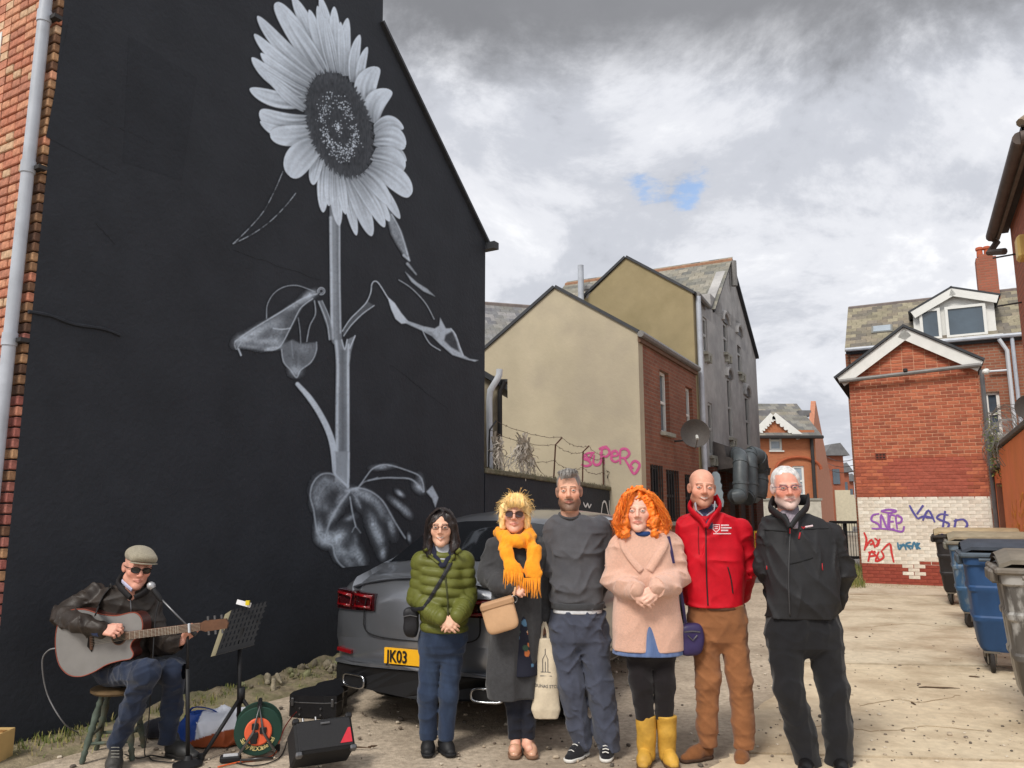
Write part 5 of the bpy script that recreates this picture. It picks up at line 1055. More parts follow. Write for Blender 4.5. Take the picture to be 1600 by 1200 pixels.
def build_right_building():
    A27 = math.radians(27);D = -Vector((math.sin(A27),math.cos(A27),0));nW = Vector((-math.cos(A27),math.sin(A27),0));G0 = atY(1549,370,11.0)      # far end of the eaves gutter
    C0 = Vector((G0.x,G0.y,0))-nW*0.2+D*0.35;root = thing('gutter_house','red brick building at the right edge with a dark eaves gutter','building',loc=C0);R = frame_of(D,nW);ez = G0.z-0.2
    sn = max(0.5,(on_plane(1592,210,G0,A27)-G0).dot(D));ln = sn-0.55
    BR = brick_mat('brick_right',srgb(178,108,86),srgb(164,98,78),srgb(150,102,84),axis='xz',samt=0.3)
    local_wall(root,'lane_wall',C0,D,nW,0.3,ln,-0.1,ez+0.25,[],BR)
    local_wall(root,'end_wall',C0-nW*0.3+D*0.3,-nW,-D,0.3,4,-0.1,ez+0.25,[],BR)
    local_wall(root,'near_wall',C0-nW*0.3+D*ln,-nW,D,0.3,4,-0.1,ez+0.25,[],BR)
    b = MB();b.box(D*(ln/2)+nW*0.07+UPZ*(ez+0.22),(ln+0.5,0.15,0.05),R);b.build('soffit',M('soffit_dark',srgb(58,54,54),var=0.2),root)
    b = MB();b.box(D*(ln/2)+nW*0.13+UPZ*(ez+0.24),(ln+0.5,0.04,0.26),R);b.build('fascia',M('fascia_grey',srgb(110,100,92),var=0.2),root)
    g = nW*0.2+UPZ*(ez+0.2);b = MB();b.tube([D*-0.35+g,D*ln*.5+g,D*(ln+.25)+g],0.075,10);auto_smooth(b.build('gutter',M('gutter_brown',srgb(84,72,66),rough=0.6,var=0.25),root))
    b = MB();b.tube([D*(ln+.25)+g,D*(ln+.27)-nW*4+UPZ*(ez+.2)],0.075,10);auto_smooth(b.build('gutter',M('gutter_brown',(0,0,0)),root))
    b = MB();b.tube([D*-0.32+g,D*-0.34+g-UPZ*.1+nW*-.06,D*-0.3+nW*.25+UPZ*(ez-.05),D*-.1+nW*.08+UPZ*(ez-.12)],0.05,8);auto_smooth(b.build('gutter_elbow',M('gutter_brown',(0,0,0)),root))
    # hipped roof: lane slope and the near slope that faces us
    e0 = D*-0.35+nW*0.18+UPZ*(ez+0.34);e1 = D*(ln+.25)+nW*0.18+UPZ*(ez+0.34);rise = 1.5;run = 1.5;r1 = e1-D*run-nW*run+UPZ*rise;r0 = e0-nW*run+UPZ*rise
    b = MB();b._add([e0,e1,r1,r0,e0-UPZ*.06,e1-UPZ*.06],[(0,1,2,3),(0,4,5,1)]);b.build('roof_slope',M('dark_slate',(0,0,0)),root)
    w = 4.5;upv = -D*run+UPZ*rise;b = MB();b._add([e1,e1-nW*w,r1-nW*(w-run),r1],[(0,1,2,3)]);b.build('roof_deck',M('dark_slate',(0,0,0)),root)
    slates(root,e1+UPZ*.01,-nW,upv,w,upv.length,0.3,0.24,clipf=lambda x,y: x > y*run/upv.length+.16)
    b = MB();b.tube([e1+UPZ*.03,r1+UPZ*.05],0.05,8);b.build('hip_tiles',M('barge_tan',srgb(134,118,100),var=0.2),root)
    b = MB();b.tube([r1+UPZ*.05,r1-nW*3+UPZ*.05],0.06,8);b.build('ridge_tiles',M('barge_tan',(0,0,0)),root)
    for s,z in ((0.5,-0.35),(0.35,-1.0)):
        b = MB();b.tube([D*s+UPZ*(ez+z),D*s+nW*0.3+UPZ*(ez+z-.02)],0.012,6);b.build('bracket',IRON,root)
    q = on_plane(1597,388,C0+nW*0.08,A27)-C0;b = MB();b.box(q,(0.26,0.12,0.30),R,0.03);b.build('alarm_box',M('alarm_yellow',srgb(226,190,110),rough=0.5,var=0.06),root)
    d = thing('small_dish','small dark satellite dish peeping in at the right edge above the orange wall','dish',loc=atY(1609,638,10.0));b = MB();b.lathe([(0.01,0),(0.1,0.02),(0.17,0.06),(0.17,0.045),(0.1,0.005),(0.01,-0.015)],(0,0,0),(-0.5,-0.8,0.2),20);auto_smooth(b.build('reflector',M('dish_grey',(0,0,0)),d),50);b = MB();b.tube([(0.02,0.02,0),(0.35,0.3,-.05)],0.015,6);b.build('bracket',IRON,d)
build_right_building()
# ================================================================ wheeled bins
def build_bin(loc,yaw,body_col,lid_col,trim_col,label,splash=None,lid='flat',sp_amt=0.6):
    root = thing('wheeled_bin',label,'bin',loc=loc,rotz=yaw,group='large wheeled bins by the orange wall')
    bm = M('bin_%s' % label[:14].replace(' ','_'),body_col,rough=0.55,var=0.14,scale=5,bump=0.25,bscale=30,stain=splash or tuple(v*0.6 for v in body_col),sscale=6 if splash else 2.2,samt=sp_amt,sthr=(0.48,0.56) if splash else (0.45,0.75),aniso=(1,1,0.35))
    W0,W1,D0,D1,z0,z1 = 1.12,1.24,0.56,0.74,0.20,1.10;b = MB();lv = [(0,-.02),(0.04,0),(0.3,0.01),(0.32,0.022),(0.36,0.022),(0.38,0.01),(0.62,0.01),(0.64,0.022),(0.68,0.022),(0.70,0.01),(0.9,0.01),(0.92,0.03),(1.0,0.03)]
    vs = [];fs = [];nseg = 4
    for (t,e) in lv:
        w,d = (W0+(W1-W0)*t)/2+e,(D0+(D1-D0)*t)/2+e;z = z0+(z1-z0)*t;r = 0.07
        for (cx,cy,a0) in ((w-r,d-r,0),(-w+r,d-r,90),(-w+r,-d+r,180),(w-r,-d+r,270)):
            for k in range(nseg): a = math.radians(a0+90*k/(nseg-1));vs.append((cx+r*math.cos(a),cy+r*math.sin(a),z))
    n = 4*nseg
    for i in range(len(lv)-1):
        for k in range(n): fs.append((i*n+k,i*n+(k+1) % n,(i+1)*n+(k+1) % n,(i+1)*n+k))
    fs.append(tuple(range(n-1,-1,-1)));fs.append(tuple((len(lv)-1)*n+k for k in range(n)));b._add(vs,fs);auto_smooth(b.build('bin_body',bm,root),35)
    tm = M('bin_trim_%s' % label[:14].replace(' ','_'),trim_col,rough=0.6,var=0.25,scale=8,stain=splash or tuple(v*0.6 for v in trim_col),sscale=5,samt=0.5)
    b = MB();b.box((0,0,z1+0.02),(W1+0.12,D1+0.12,0.05),None,0.015)
    for sx in (-1,1): b.box((sx*(W1/2+0.05),0,z1-0.03),(0.06,D1*0.7,0.09),None,0.012)
    b.build('rim',tm,root)
    lm = M('bin_lid_%s' % label[:14].replace(' ','_'),lid_col,rough=0.6,var=0.25,scale=6,stain=tuple(v*0.7 for v in lid_col),sscale=3,samt=0.5)
    b = MB();m = 7;vs = []
    for i in range(m):
        a = i/(m-1);y = -D1/2-0.03+(D1+0.06)*a;z = z1+0.05+0.10*math.sin(math.pi*min(1,a*0.8+0.1))
        for x in (-W1/2-0.03,-W1/2+0.05,W1/2-0.05,W1/2+0.03): vs.append((x,y,z+(0.02 if abs(x) < W1/2 else -0.015)))
    fs = [(i*4+k,i*4+k+1,(i+1)*4+k+1,(i+1)*4+k) for i in range(m-1) for k in range(3)];b._add(vs+[(v[0],v[1],v[2]-0.03) for v in vs],fs+[tuple(q+4*m for q in reversed(f)) for f in fs]+[(0,1,1+4*m,4*m),(1,2,2+4*m,1+4*m),(2,3,3+4*m,2+4*m)]);b.build('lid',lm,root)
    b = MB();b.tube([(-W1/2+.1,-D1/2-.08,z1-.02),(W1/2-.1,-D1/2-.08,z1-.02)],0.016,8);b.build('handle',tm,root)
    rub = M('rubber',srgb(46,43,41),rough=0.85,var=0.2,scale=20)
    for sx in (-1,1):
        for sy in (-1,1):
            c = Vector((sx*(W0/2-0.09),sy*(D0/2-0.07),0));yawn = random.uniform(-.9,.9);q = MB();q.box(c+Vector((0,0,0.195)),(0.13,0.11,0.02));ax = Vector((math.cos(yawn),math.sin(yawn),0))
            for s2 in (-1,1): q.box(c+ax*s2*0.036+Vector((0,0,0.14)),(0.008,0.05,0.12),frame_of(ax,Vector((-ax.y,ax.x,0))))
            ca = q.build('castor',M('castor_steel',srgb(120,114,104),rough=0.5,metal=0.4,var=0.3),root);q = MB();q.lathe([(0.05,-0.022),(0.09,-0.02),(0.1,-0.008),(0.1,0.008),(0.09,0.02),(0.05,0.022)],c+Vector((0,0,0.1)),ax,18);auto_smooth(q.build('wheel',rub,ca),40)
    return root
BY = -math.radians(27)
def bin_at(px,py,*a,**k):
    w = gnd(px,py);c = w+Vector((math.cos(BY),math.sin(BY),0))*0.47+Vector((-math.sin(BY),math.cos(BY),0))*0.21;c.z = 0.03;return build_bin(c,BY,*a,**k)
bin_at(1630,1152,srgb(96,92,88),srgb(120,112,100),srgb(108,100,90),'paint splashed grey bin, nearest and cut off by the right edge',splash=srgb(176,174,170),sp_amt=0.85)
bin_at(1553,1056,srgb(44,78,122),srgb(60,66,76),srgb(78,88,98),'clean blue bin, second from the right edge',sp_amt=0.35)
bin_at(1517,984,srgb(58,96,134),srgb(150,140,118),srgb(120,116,104),'faded blue bin with cream stained top, third from the right edge',splash=srgb(150,158,156),sp_amt=0.45)
bin_at(1488,948,srgb(44,42,44),srgb(176,160,128),srgb(52,48,46),'black bin with cream lid standing farthest back by the white band',sp_amt=0.3)
# ================================================================ far street
def build_far_house():
    Y = 45.0;o = atY(1230,798,Y);o.z = 0;root = thing('gabled_house','orange brick house with white scalloped bargeboards at the end of the lane','house',loc=o);P = lambda x,y,d=0.0: (lambda p: (p.x,p.z))(atY(x,y,Y+d)-o)
    ORB = brick_mat('brick_far',srgb(188,116,82),srgb(174,104,76),srgb(170,120,86),axis='xz',samt=0.25);l,r,ez = P(1182,700)[0]-3,P(1274,700)[0],P(1250,684)[1]
    wins = [(1201,1221,672,704),(1180,1193,742,778),(1238,1256,728,775)];hs = []
    for (a,c,t,d) in wins: hs.append((P(a,t)[0]-l,P(c,t)[0]-l,P(a,d)[1],P(a,t)[1]))
    local_wall(root,'front_wall',o+Vector((l,0,0)),Vector((1,0,0)),Vector((0,-1,0)),0.3,r-l,-0.1,ez,hs,ORB)
    for h in hs: window(root,Vector((l,0,0)),Vector((1,0,0)),Vector((0,-1,0)),h,WHITE,glass_mat('pale_glass',srgb(140,152,162)),rec=0.1,sill=WHITE,fw=0.12)
    gl,gr,ga = P(1186,684),P(1247,684),P(1207,650);b = MB();b.prism([(gl[0],ez),(gr[0],ez),(ga[0],ga[1])],(0,1.5,0),(0,-0.02,0),(1,0,0),(0,0,1));b.build('front_gable',ORB,root)
    for (A,B) in ((P(1184,674),ga),(ga,P(1250,684))):
        n = 7
        for i in range(n):
            t0,t1 = i/n,(i+1)/n;p0 = Vector((A[0]+(B[0]-A[0])*t0,0,A[1]+(B[1]-A[1])*t0));p1 = Vector((A[0]+(B[0]-A[0])*t1,0,A[1]+(B[1]-A[1])*t1));d = p1-p0;u = Vector((-d.z,0,d.x)).normalized();u = u if u.z > 0 else -u
            pts = [(0,0.22),(d.length,0.22)]+[(d.length*(1-k/6),-0.12-0.13*math.sin(math.pi*k/6)) for k in range(7)];b = MB();b.prism(pts,(0,-0.08,0),p0+Vector((0,-0.1,0)),d.normalized(),u);b.build('scallop_board',WHITE,root)
    sd = LU;b = MB();zr_ = P(1230,633,3)[1];b.prism([(0,-0.1),(0,ez),(2.6,zr_+0.2),(9.0,ez*0.55),(9.0,-0.1)],(-0.3,0,0),(r,0.3,0),sd,UPZ);b.build('side_wall',M('side_render',srgb(182,124,98),var=0.12),root)
    rz = P(1230,633,3)[1];q = P(1272,633,3)[0];b = MB();b.prism([(-0.4,ez),(3.2,rz),(7,ez)],(r-l+0.3,0,0),(l,0,0),(0,1,0),(0,0,1));b.build('roof_deck',M('far_slate',srgb(112,112,114),var=0.2,scale=3),root);slates(root,Vector((l,-0.42,ez+0.02)),Vector((1,0,0)),Vector((0,3.6,rz-ez)),r-l+0.3,math.hypot(3.6,rz-ez),0.5,0.4)
    for x in (1190,1252): p = P(x,645,2.5);b = MB();b.box((p[0],2.1,p[1]-0.1),(0.7,0.5,0.35));b.build('roof_vent',M('far_slate',(0,0,0)),root)
    b = MB();m = (hs[2][0]+hs[2][1])/2+l;w = 1.3;b.tube([(m+w*math.cos(a),-0.06,hs[2][3]-0.2+0.7*math.sin(a)) for a in np.linspace(0.0,math.pi,13)],0.09,6);b.build('arch_moulding',M('far_stone',srgb(160,84,54)),root)
    b = MB();b.tube([(r-0.25,-0.15,0),(r-0.25,-0.15,ez)],0.1,6);b.build('downpipe',IRON,root);b = MB();b.tube([(l,-0.5,ez),(r+0.3,-0.5,ez)],0.1,6);b.build('gutter',IRON,root)
    # terrace running off to the right of it
    specs = [(1291,1317,712,62),(1314,1326,738,80),(1324,1334,752,100)]
    for i,(xl,xr,yt,Yh) in enumerate(specs):
        o2 = atY((xl+xr)/2,798,Yh);o2.z = 0;h = thing('terrace_house',['nearest red brick bay of the terrace beyond the gabled house','middle red brick bay of the terrace beyond the gabled house','farthest red brick bay of the terrace beyond the gabled house'][i],'house',loc=o2,group='far terrace houses');a,c,z = atY(xl,yt,Yh).x-o2.x,atY(xr,yt,Yh).x-o2.x,atY(xl,yt,Yh).z
        b = MB();b.box(((a+c)/2,4,z/2),(c-a,8,z));b.build('wall',M('far_brick',srgb(150,88,66),var=0.15,scale=2),h);b = MB();b.prism([(a-.4,z),(c+.4,z),(c-.3,z+1.0),(a+.3,z+0.9)],(0,9,0),(0,-0.4,0),(1,0,0),(0,0,1));b.build('roof',M('far_slate',(0,0,0)),h)
        b = MB();b.box(((a+c)/2,-0.05,z*0.72),((c-a)*0.4,0.1,z*0.2));b.build('window',DARKP,h);b = MB();b.box(((a+c)/2+0.4,-0.06,1.6),((c-a)*0.9,0.1,3.2));b.build('white_plinth',M('cream_render',srgb(214,206,188),var=0.1),h)
    # pale garden wall and black railings at the lane end
    o3 = gnd(1332,885);w3 = thing('garden_wall','pale rendered garden wall beyond the black railings','wall',loc=o3+Vector((0,9,0)));b = MB();b.box((0.2,0,1.0),(5.0,0.3,2.0));b.build('wall',M('pale_block',srgb(196,190,176),var=0.15),w3);b = MB();b.box((0.2,0,2.04),(5.1,0.38,0.09));b.build('coping',STONE,w3)
    rl = thing('railing','black metal railings beside the brick extension','railing',loc=o3);ym = M('rail_black',srgb(34,34,36),rough=0.5);zt = atY(1330,816,o3.y).z;xa,xb = atY(1296,816,o3.y).x-o3.x,atY(1345,816,o3.y).x-o3.x
    for zz in (zt,0.25): b = MB();b.box(((xa+xb)/2,0,zz),(xb-xa,0.06,0.08));b.build('rail',ym,rl)
    for t in (0.0,0.5,1.0): b = MB();b.box((xa+(xb-xa)*t,0.065,zt/2),(0.09,0.06,zt));b.build('post',ym,rl)
    for k in range(12): b = MB();b.tube([(xa+(xb-xa)*(k+.5)/12,0,0.2),(xa+(xb-xa)*(k+.5)/12,0,zt)],0.009,5);b.build('bar',ym,rl)
    for i,yy in enumerate((713,722,731)):
        A,B = atY(1280,yy-9,60),atY(1345,yy,40);b = MB();b.tube([A.lerp(B,t)-UPZ*0.5*4*t*(1-t) for t in np.linspace(0,1,9)],0.018,4);tag(b.build('overhead_cable',IRON),['topmost thin overhead cable across the sky gap by the far houses','middle thin overhead cable across the sky gap by the far houses','lowest thin overhead cable across the sky gap by the far houses'][i],'cable','overhead cables')
build_far_house()
# ================================================================ people: one continuous body each, clothes and hair as children
def rotm(yaw=0,pitch=0,roll=0):
    """yaw turns the face towards image right (+), pitch looks down (+), roll tips towards image right (+)"""
    return np.array(Matrix.Rotation(math.radians(yaw),3,'Z') @ Matrix.Rotation(math.radians(pitch),3,'X') @ Matrix.Rotation(math.radians(roll),3,'Y'))
class Person:
    def __init__(s,label,px,py,Y0,skin):
        r = gnd(px,py);s.Y0 = Y0;s.o = np.array([atY(px,900,Y0).x,Y0,0.0]);s.skin = skin
        s.root = thing('person',label,'person',loc=tuple(s.o));s.mpp = Y0/1226.0
    def P(s,px,py,dy=0.0): return np.array(atY(px,py,s.Y0+dy))-s.o
    def ch(s,pts):  # (px,py,dy,r_px) -> chain
        return [(s.P(a,b,c),r*s.mpp) for (a,b,c,r) in pts]
    def rows(s,rows):
        out = []
        for r in rows:
            py,xl,xr,dep = r[:4];dy = r[4] if len(r) > 4 else 0.0;a,b = s.P(xl,py,dy),s.P(xr,py,dy);out.append((a[2],(a[0]+b[0])/2,dy,(b[0]-a[0])/2,dep/2))
        return out
    def vol(s,x0,x1,y0,y1,d0=-0.35,d1=0.35,h=0.0066,fine=()):
        a,b = s.P(x0,y1),s.P(x1,y0);return Vol((a[0]-.03,d0,a[2]-.03),(b[0]+.03,d1,b[2]+.03),h,fine)
def front(v,x,z):
    """depth of the first surface met from the front at (x, z)"""
    i = int(np.clip(np.searchsorted(v.ax[0],x),0,len(v.ax[0])-1));k = int(np.clip(np.searchsorted(v.ax[2],z),0,len(v.ax[2])-1));c = v.D[i,:,k];j = np.nonzero(c < 0)[0]
    if len(j) == 0: return None
    j = j[0]
    if j == 0: return float(v.ax[1][0])
    a,b = c[j-1],c[j];return float(v.ax[1][j-1]+(v.ax[1][j]-v.ax[1][j-1])*a/(a-b))
def on_cloth(p,v,px,py,lift=0.004):
    dy = -0.12
    for _ in range(3):
        q = p.P(px,py,dy);y = front(v,q[0],q[2])
        if y is None: break
        dy = y
    q = p.P(px,py,dy);return Vector((q[0],dy-lift,q[2]))
def cloth_line(p,v,pts,r,mat,name,parent=None,lift=0.003,n=6,flatr=None,smooth=True):
    b = MB();P = [on_cloth(p,v,x,y,lift) for x,y in ([(q[0],q[1]) for q in catmull([(a,c,0) for a,c in pts],n)] if len(pts) > 2 or n > 1 else pts)]
    b.tube(P,r if flatr is None else [(flatr,r)]*len(P),6,flat=(0,-1,0));return b.build(name,mat,parent or p.root,smooth=smooth)
class Head:
    def __init__(s,c,yaw=0,pitch=0,roll=0,sc=1.0,w=1.0): s.c = np.array(c,float);s.R = rotm(yaw,pitch,roll);s.s = sc;s.w = w
    def __call__(s,x,y,z): return s.c+s.R @ (np.array([x*s.w,y,z])*s.s)
    def inv(s,P): q = (np.asarray(P)-s.c) @ s.R/s.s;q[:,0] /= s.w;return q
    def add(s,v,smile=0.0,fem=0.0,eyes=True,age=0.0,necklen=0.2):
        S = s.s;E = lambda c,r,k,mode='add',rr=None: v.ell(s(*c),np.array(r)*np.array([s.w,1,1])*S,s.R if rr is None else s.R @ rr,k*S,mode)
        Cn = lambda a,b,ra,rb,k,mode='add',**q: v.cone(s(*a),s(*b),ra*S,rb*S,k*S,mode,**q)
        E((0,.017,.045),(.074,.094,.077),.02);E((0,-.022,-.03),(.063-.003*fem,.067,.087),.03)
        for q in (-1,1):
            Cn((q*.047,.005,-.066),(q*.012,-.068,-.102),.021-.003*fem,.016,.025);E((q*.043,-.056,-.022-.004*smile),(.021,.02,.019+.004*smile),.022)
            E((q*.031,-.101,.004),(.019,.015,.0115),.012,'sub');Cn((q*.046,-.075,.026),(q*.011,-.0895,.0215),.0065-.001*fem,.0065,.011)
            E((q*.031,-.0795,.003),(.0118,)*3,.002)
            Cn((q*.045,-.0785,.0045),(q*.031,-.0880,.0118-.003*age),.0028,.0030,.003);Cn((q*.031,-.0880,.0118-.003*age),(q*.017,-.086,.006),.0034,.003,.003)
            Cn((q*.044,-.079,-.0005),(q*.031,-.088,-.0055+.003*smile),.0026,.003,.003);Cn((q*.031,-.088,-.0055+.003*smile),(q*.018,-.086,.001),.003,.0026,.003)
            E((q*.0125,-.096,-.0325),(.0085,.010,.0075),.007);E((q*.0762,.012,-.004),(.009,.021,.032),.006,'add',rotm(-q*22,0,q*6));E((q*.084,.004,.0),(.006,.011,.017),.006,'sub',rotm(-q*22))
        Cn((0,-.087,.021),(0,-.1105,-.026),.0068,.0115-.0015*fem,.011);E((0,-.072,-.101),(.019,.017,.017),.02)
        m = .006*smile
        for q in (-1,1):
            Cn((q*.027,-.0795,-.0615+m),(0,-.0935,-.0580),.0026,.0042+.0008*fem,.006);Cn((q*.025,-.0795,-.0645+m),(0,-.0925,-.0705-.003*smile),.0026,.0050+.0008*fem,.007)
            Cn((q*.029,-.0825,-.0632+m*1.3),(0,-.0985,-.0640-.001*smile),.0013,.0017+.0024*smile,.003,'sub')
        v.cone(s(0,.02,-.07),s(0,.04,-.07)-np.array([0,0,necklen]),.053*S*(1-.08*fem),.058*S,.03)
        return s
    def color(s,skin,lip,brow,flush=0.35,beard=None,teeth=False,iris=(.06,.05,.04),sun=None,stub=None,browz=.0265,browt=.0042,opn=.0048):
        skin = np.array(skin);lip = np.array(lip);brow = np.array(brow);red = skin*np.array([1.06,.70,.62])
        def f(P):
            q = s.inv(P);x,y,z = q[:,0],q[:,1],q[:,2];ax = np.abs(x);C = np.tile(skin,(len(P),1));near = (np.abs(z) < .16) & (np.abs(y) < .14) & (ax < .12)
            g = lambda cx,cy,cz,r: np.exp(-(((ax-cx)**2+(y-cy)**2+(z-cz)**2)/(r*r)))
            fl = np.clip(g(.042,-.07,-.03,.028)+g(0,-.11,-.028,.018)+g(.078,.01,0,.03)*.8+.5*g(0,-.075,-.1,.02),0,1)*flush*near;C = C*(1-fl[:,None])+red*fl[:,None]
            if stub is not None:
                col,am = stub;zz = .030+.05*np.clip(y+.02,-.05,.06)/.06;t = np.clip(((y > -.05) & near)*(z-(-.03))/.03,0,1)*np.clip((.085-z)/.03,0,1)*np.clip((y+.045)/.03,0,1)*am;C = C*(1-t[:,None])+np.array(col)*t[:,None]
            if beard is not None:
                col,am = beard;jaw = np.clip((-.040-z-.45*np.clip(y+.09,0,.09)*0)/.012,0,1)*np.clip((.012-y)/.02,0,1);jaw *= 1-np.exp(-((ax-.036)**2+(z+.042)**2)/(.016**2))*(y < -.04)
                must = np.exp(-((z+.0485)/.006)**2)*(ax < .028)*(y < -.075);side = np.clip((ax-.055)/.008,0,1)*np.clip((.02-y)/.02,0,1)*np.clip((y+.05)/.02,0,1)*(z < .01)
                t = np.clip(np.maximum(jaw,np.maximum(must,side*.7)),0,1)*am*(z > -.118)*near;C = C*(1-t[:,None])+np.array(col)*t[:,None]
            b = np.clip(1-np.abs(z-(browz-.07*np.abs(ax-.026)))/browt,0,1)*((ax > .010) & (ax < .047) & (y < -.055));b = np.clip(b*1.6,0,1)*.85;C = C*(1-b[:,None])+brow*b[:,None]
            lz = np.clip(1-np.abs(z+.0635)/(.0105*np.clip(1-(ax/.029)**2,0.02,1)),0,1)*(y < -.075)*(ax < .029);lz = np.clip(lz*3,0,1)*.62;C = C*(1-lz[:,None])+lip*lz[:,None]
            if teeth: t = (np.abs(z+.0635-.001-ax*ax*6) < .0032) & (ax < .0205) & (y < -.078);C[t] = (.6,.56,.5)
            e = (np.sqrt((ax-.031)**2+(y+.0795)**2+(z-.003)**2) < .0135) & (y < -.084) & (np.abs(z-.003) < opn)
            if sun is None:
                C[e & (ax > .0)] = (.46,.42,.40);ir = e & (np.hypot(ax-.031,z-.003) < .0046);C[ir] = iris
            return C
        return f
def hand(v,W,d,n,side,curl=(.5,.5,.5,.5),thumb=.6,s=1.0,spread=.06,k=.006):
    """palm and five fingers: W wrist, d towards the fingers, n out of the back of the hand, side +1/-1 picks the thumb side"""
    W = np.array(W,float);d = np.array(d,float);d /= np.linalg.norm(d);n = np.array(n,float);n -= d*n.dot(d);n /= np.linalg.norm(n);t = np.cross(n,d)*side;tips = []
    K = [(.032,.078,.0098,.058),(.011,.084,.0100,.066),(-.011,.080,.0095,.061),(-.030,.070,.0085,.047)]
    v.cone(W-d*.03*s,W+d*.012*s,.023*s,.023*s,.01,squash=(n,.75))
    for i,(a,L,r,fl) in enumerate(K):
        kn = W+(d*L+t*a)*s;v.cone(W+(d*.006+t*a*.55)*s,kn,.0135*s,.0115*s,.012)
        p = kn;ang = curl[i]*.55;dd = d*math.cos(spread*(1.5-i))+t*math.sin(spread*(1.5-i));
        for j,fr in enumerate((.46,.31,.23)):
            e = dd*math.cos(ang)-n*math.sin(ang);q = p+e*fl*fr*1.05*s;v.cone(p,q,r*(1-.08*j)*s,r*(.93-.08*j)*s,.004);p = q;ang += curl[i]*(1.0,.75,0)[j]
        tips.append(p)
    b0 = W+(d*.018+t*.022)*s;e = d*.62+t*.62-n*thumb*.55;e /= np.linalg.norm(e);p1 = b0+e*.036*s;e2 = d*.88+t*(.42-.5*thumb)-n*thumb*.45;e2 /= np.linalg.norm(e2);p2 = p1+e2*.030*s;p3 = p2+e2*.022*s
    v.cone(b0,p1,.0145*s,.0115*s,.012);v.cone(p1,p2,.0112*s,.0098*s,.004);v.cone(p2,p3,.0098*s,.008*s,.004);return tips
def shoe(p,name,heel,toe,mat,sole=None,w=.042,h=.075,parent=None,lift=0.0,tall=0.0,h2=.006,fat=1.0):
    """shoe from heel to toe (points on the ground)"""
    a,b = np.array(heel,float),np.array(toe,float);d = b-a;d[2] = 0;L = np.linalg.norm(d);d /= L;sd = np.array([-d[1],d[0],0]);g = np.array([0,0,1.])
    lo = np.minimum(a,b)-.09;hi = np.maximum(a,b)+.09;lo[2] = -.01;hi[2] = .16+tall;v = Vol(lo,hi,h2);z0 = .012
    v.cone(a+d*.035+g*.05,a+d*(L*.55)+g*.045,.040*fat,.038*fat,.02,squash=(sd,.9));v.cone(a+d*(L*.5)+g*.034,a+d*(L-.038)+g*.024,.037*fat,.025*fat,.03,squash=(sd,1.25));v.cone(a+d*.045+g*.05,a+d*.05+g*(h+tall),.036*fat,.032*fat,.02);v.cone(a+d*.07+g*h,a+d*(L*.62)+g*.045,.026*fat,.024*fat,.03)
    v.cut(lambda X,Y,Z: z0-Z+0*X+0*Y,.004);o = v.build(name,mat,parent or p.root)
    vs = Vol(lo,hi,h2);vs.cone(a+d*.04+g*.02,a+d*(L*.5)+g*.02,.043,.040,.02);vs.cone(a+d*(L*.5)+g*.02,a+d*(L-.045)+g*.02,.042,.042,.03);vs.cut(lambda X,Y,Z: np.abs(Z-.010)-.011+0*X+0*Y,.003);vs.build('sole',sole or M('rubber',(0,0,0)),o);return o,v
def fabric(name,col,rough=.9,var=.12,scale=30,bump=.25,bscale=160,sheen=.15,crease=.55,**k): return M(name,col,rough=rough,var=var,scale=scale,bump=bump,bscale=bscale,spec=.2,sheen=sheen,crease=crease,**k)
SKINM = M('skin',(.5,.3,.2),rough=.5,var=.10,scale=45,spec=.35,attr=True,bump=.12,bscale=160)
def strands(name,paths,r,mat,parent,jit=0.0,n=3,seed=1,cols=None):
    rr = random.Random(seed);b = MB()
    for P in paths:
        m = len(P);R = r*rr.uniform(.7,1.25)
        if cols: b.col = rr.choice(cols)
        b.tube([Vector(q) for q in P],[R*(1-.75*(i/(m-1))**2) for i in range(m)],n,caps=False)
    return b.build(name,mat,parent,smooth=True,kind='stuff')
def hair_mat(name,col,rough=.42): return M(name,col,rough=rough,var=.35,scale=60,spec=.5,aniso=(1,1,.12),attr=True,bump=.3,bscale=140)
def const_col(c,am=.18,seed=0):
    f = waves(seed,1.0,160,5,(1,1,.15))
    return lambda P: np.array(c)[None,:]*(1+am*np.clip(f(P[:,0],P[:,1],P[:,2]),-1.5,1.5))[:,None]
def body(p,head,hc,core,hands=(),fine=(),lo=None,hi=None,neck=0.18,fem=0.0,smile=0.0,age=0.0,h=.012,eyes=True):
    """head, trunk, limbs and hands of one person as a single surface"""
    c = head.c;e = .125*head.s;F = [(0,c[0]-e,c[0]+e,.0036),(1,c[1]-e*1.1,c[1]+e,.0042),(2,c[2]-e*1.15,c[2]+e*1.1,.0036)]
    for (P0,r) in fine: F += [(a,P0[a]-r,P0[a]+r,.0042) for a in range(3)]
    v = Vol(lo,hi,h,F);head.add(v,smile=smile,fem=fem,age=age,necklen=neck,eyes=eyes)
    for (pts,k) in core: v.chain(pts,k)
    for hh in hands: hand(v,**hh)
    return v.build('body',SKINM,p.root,color=hc,relax=1)
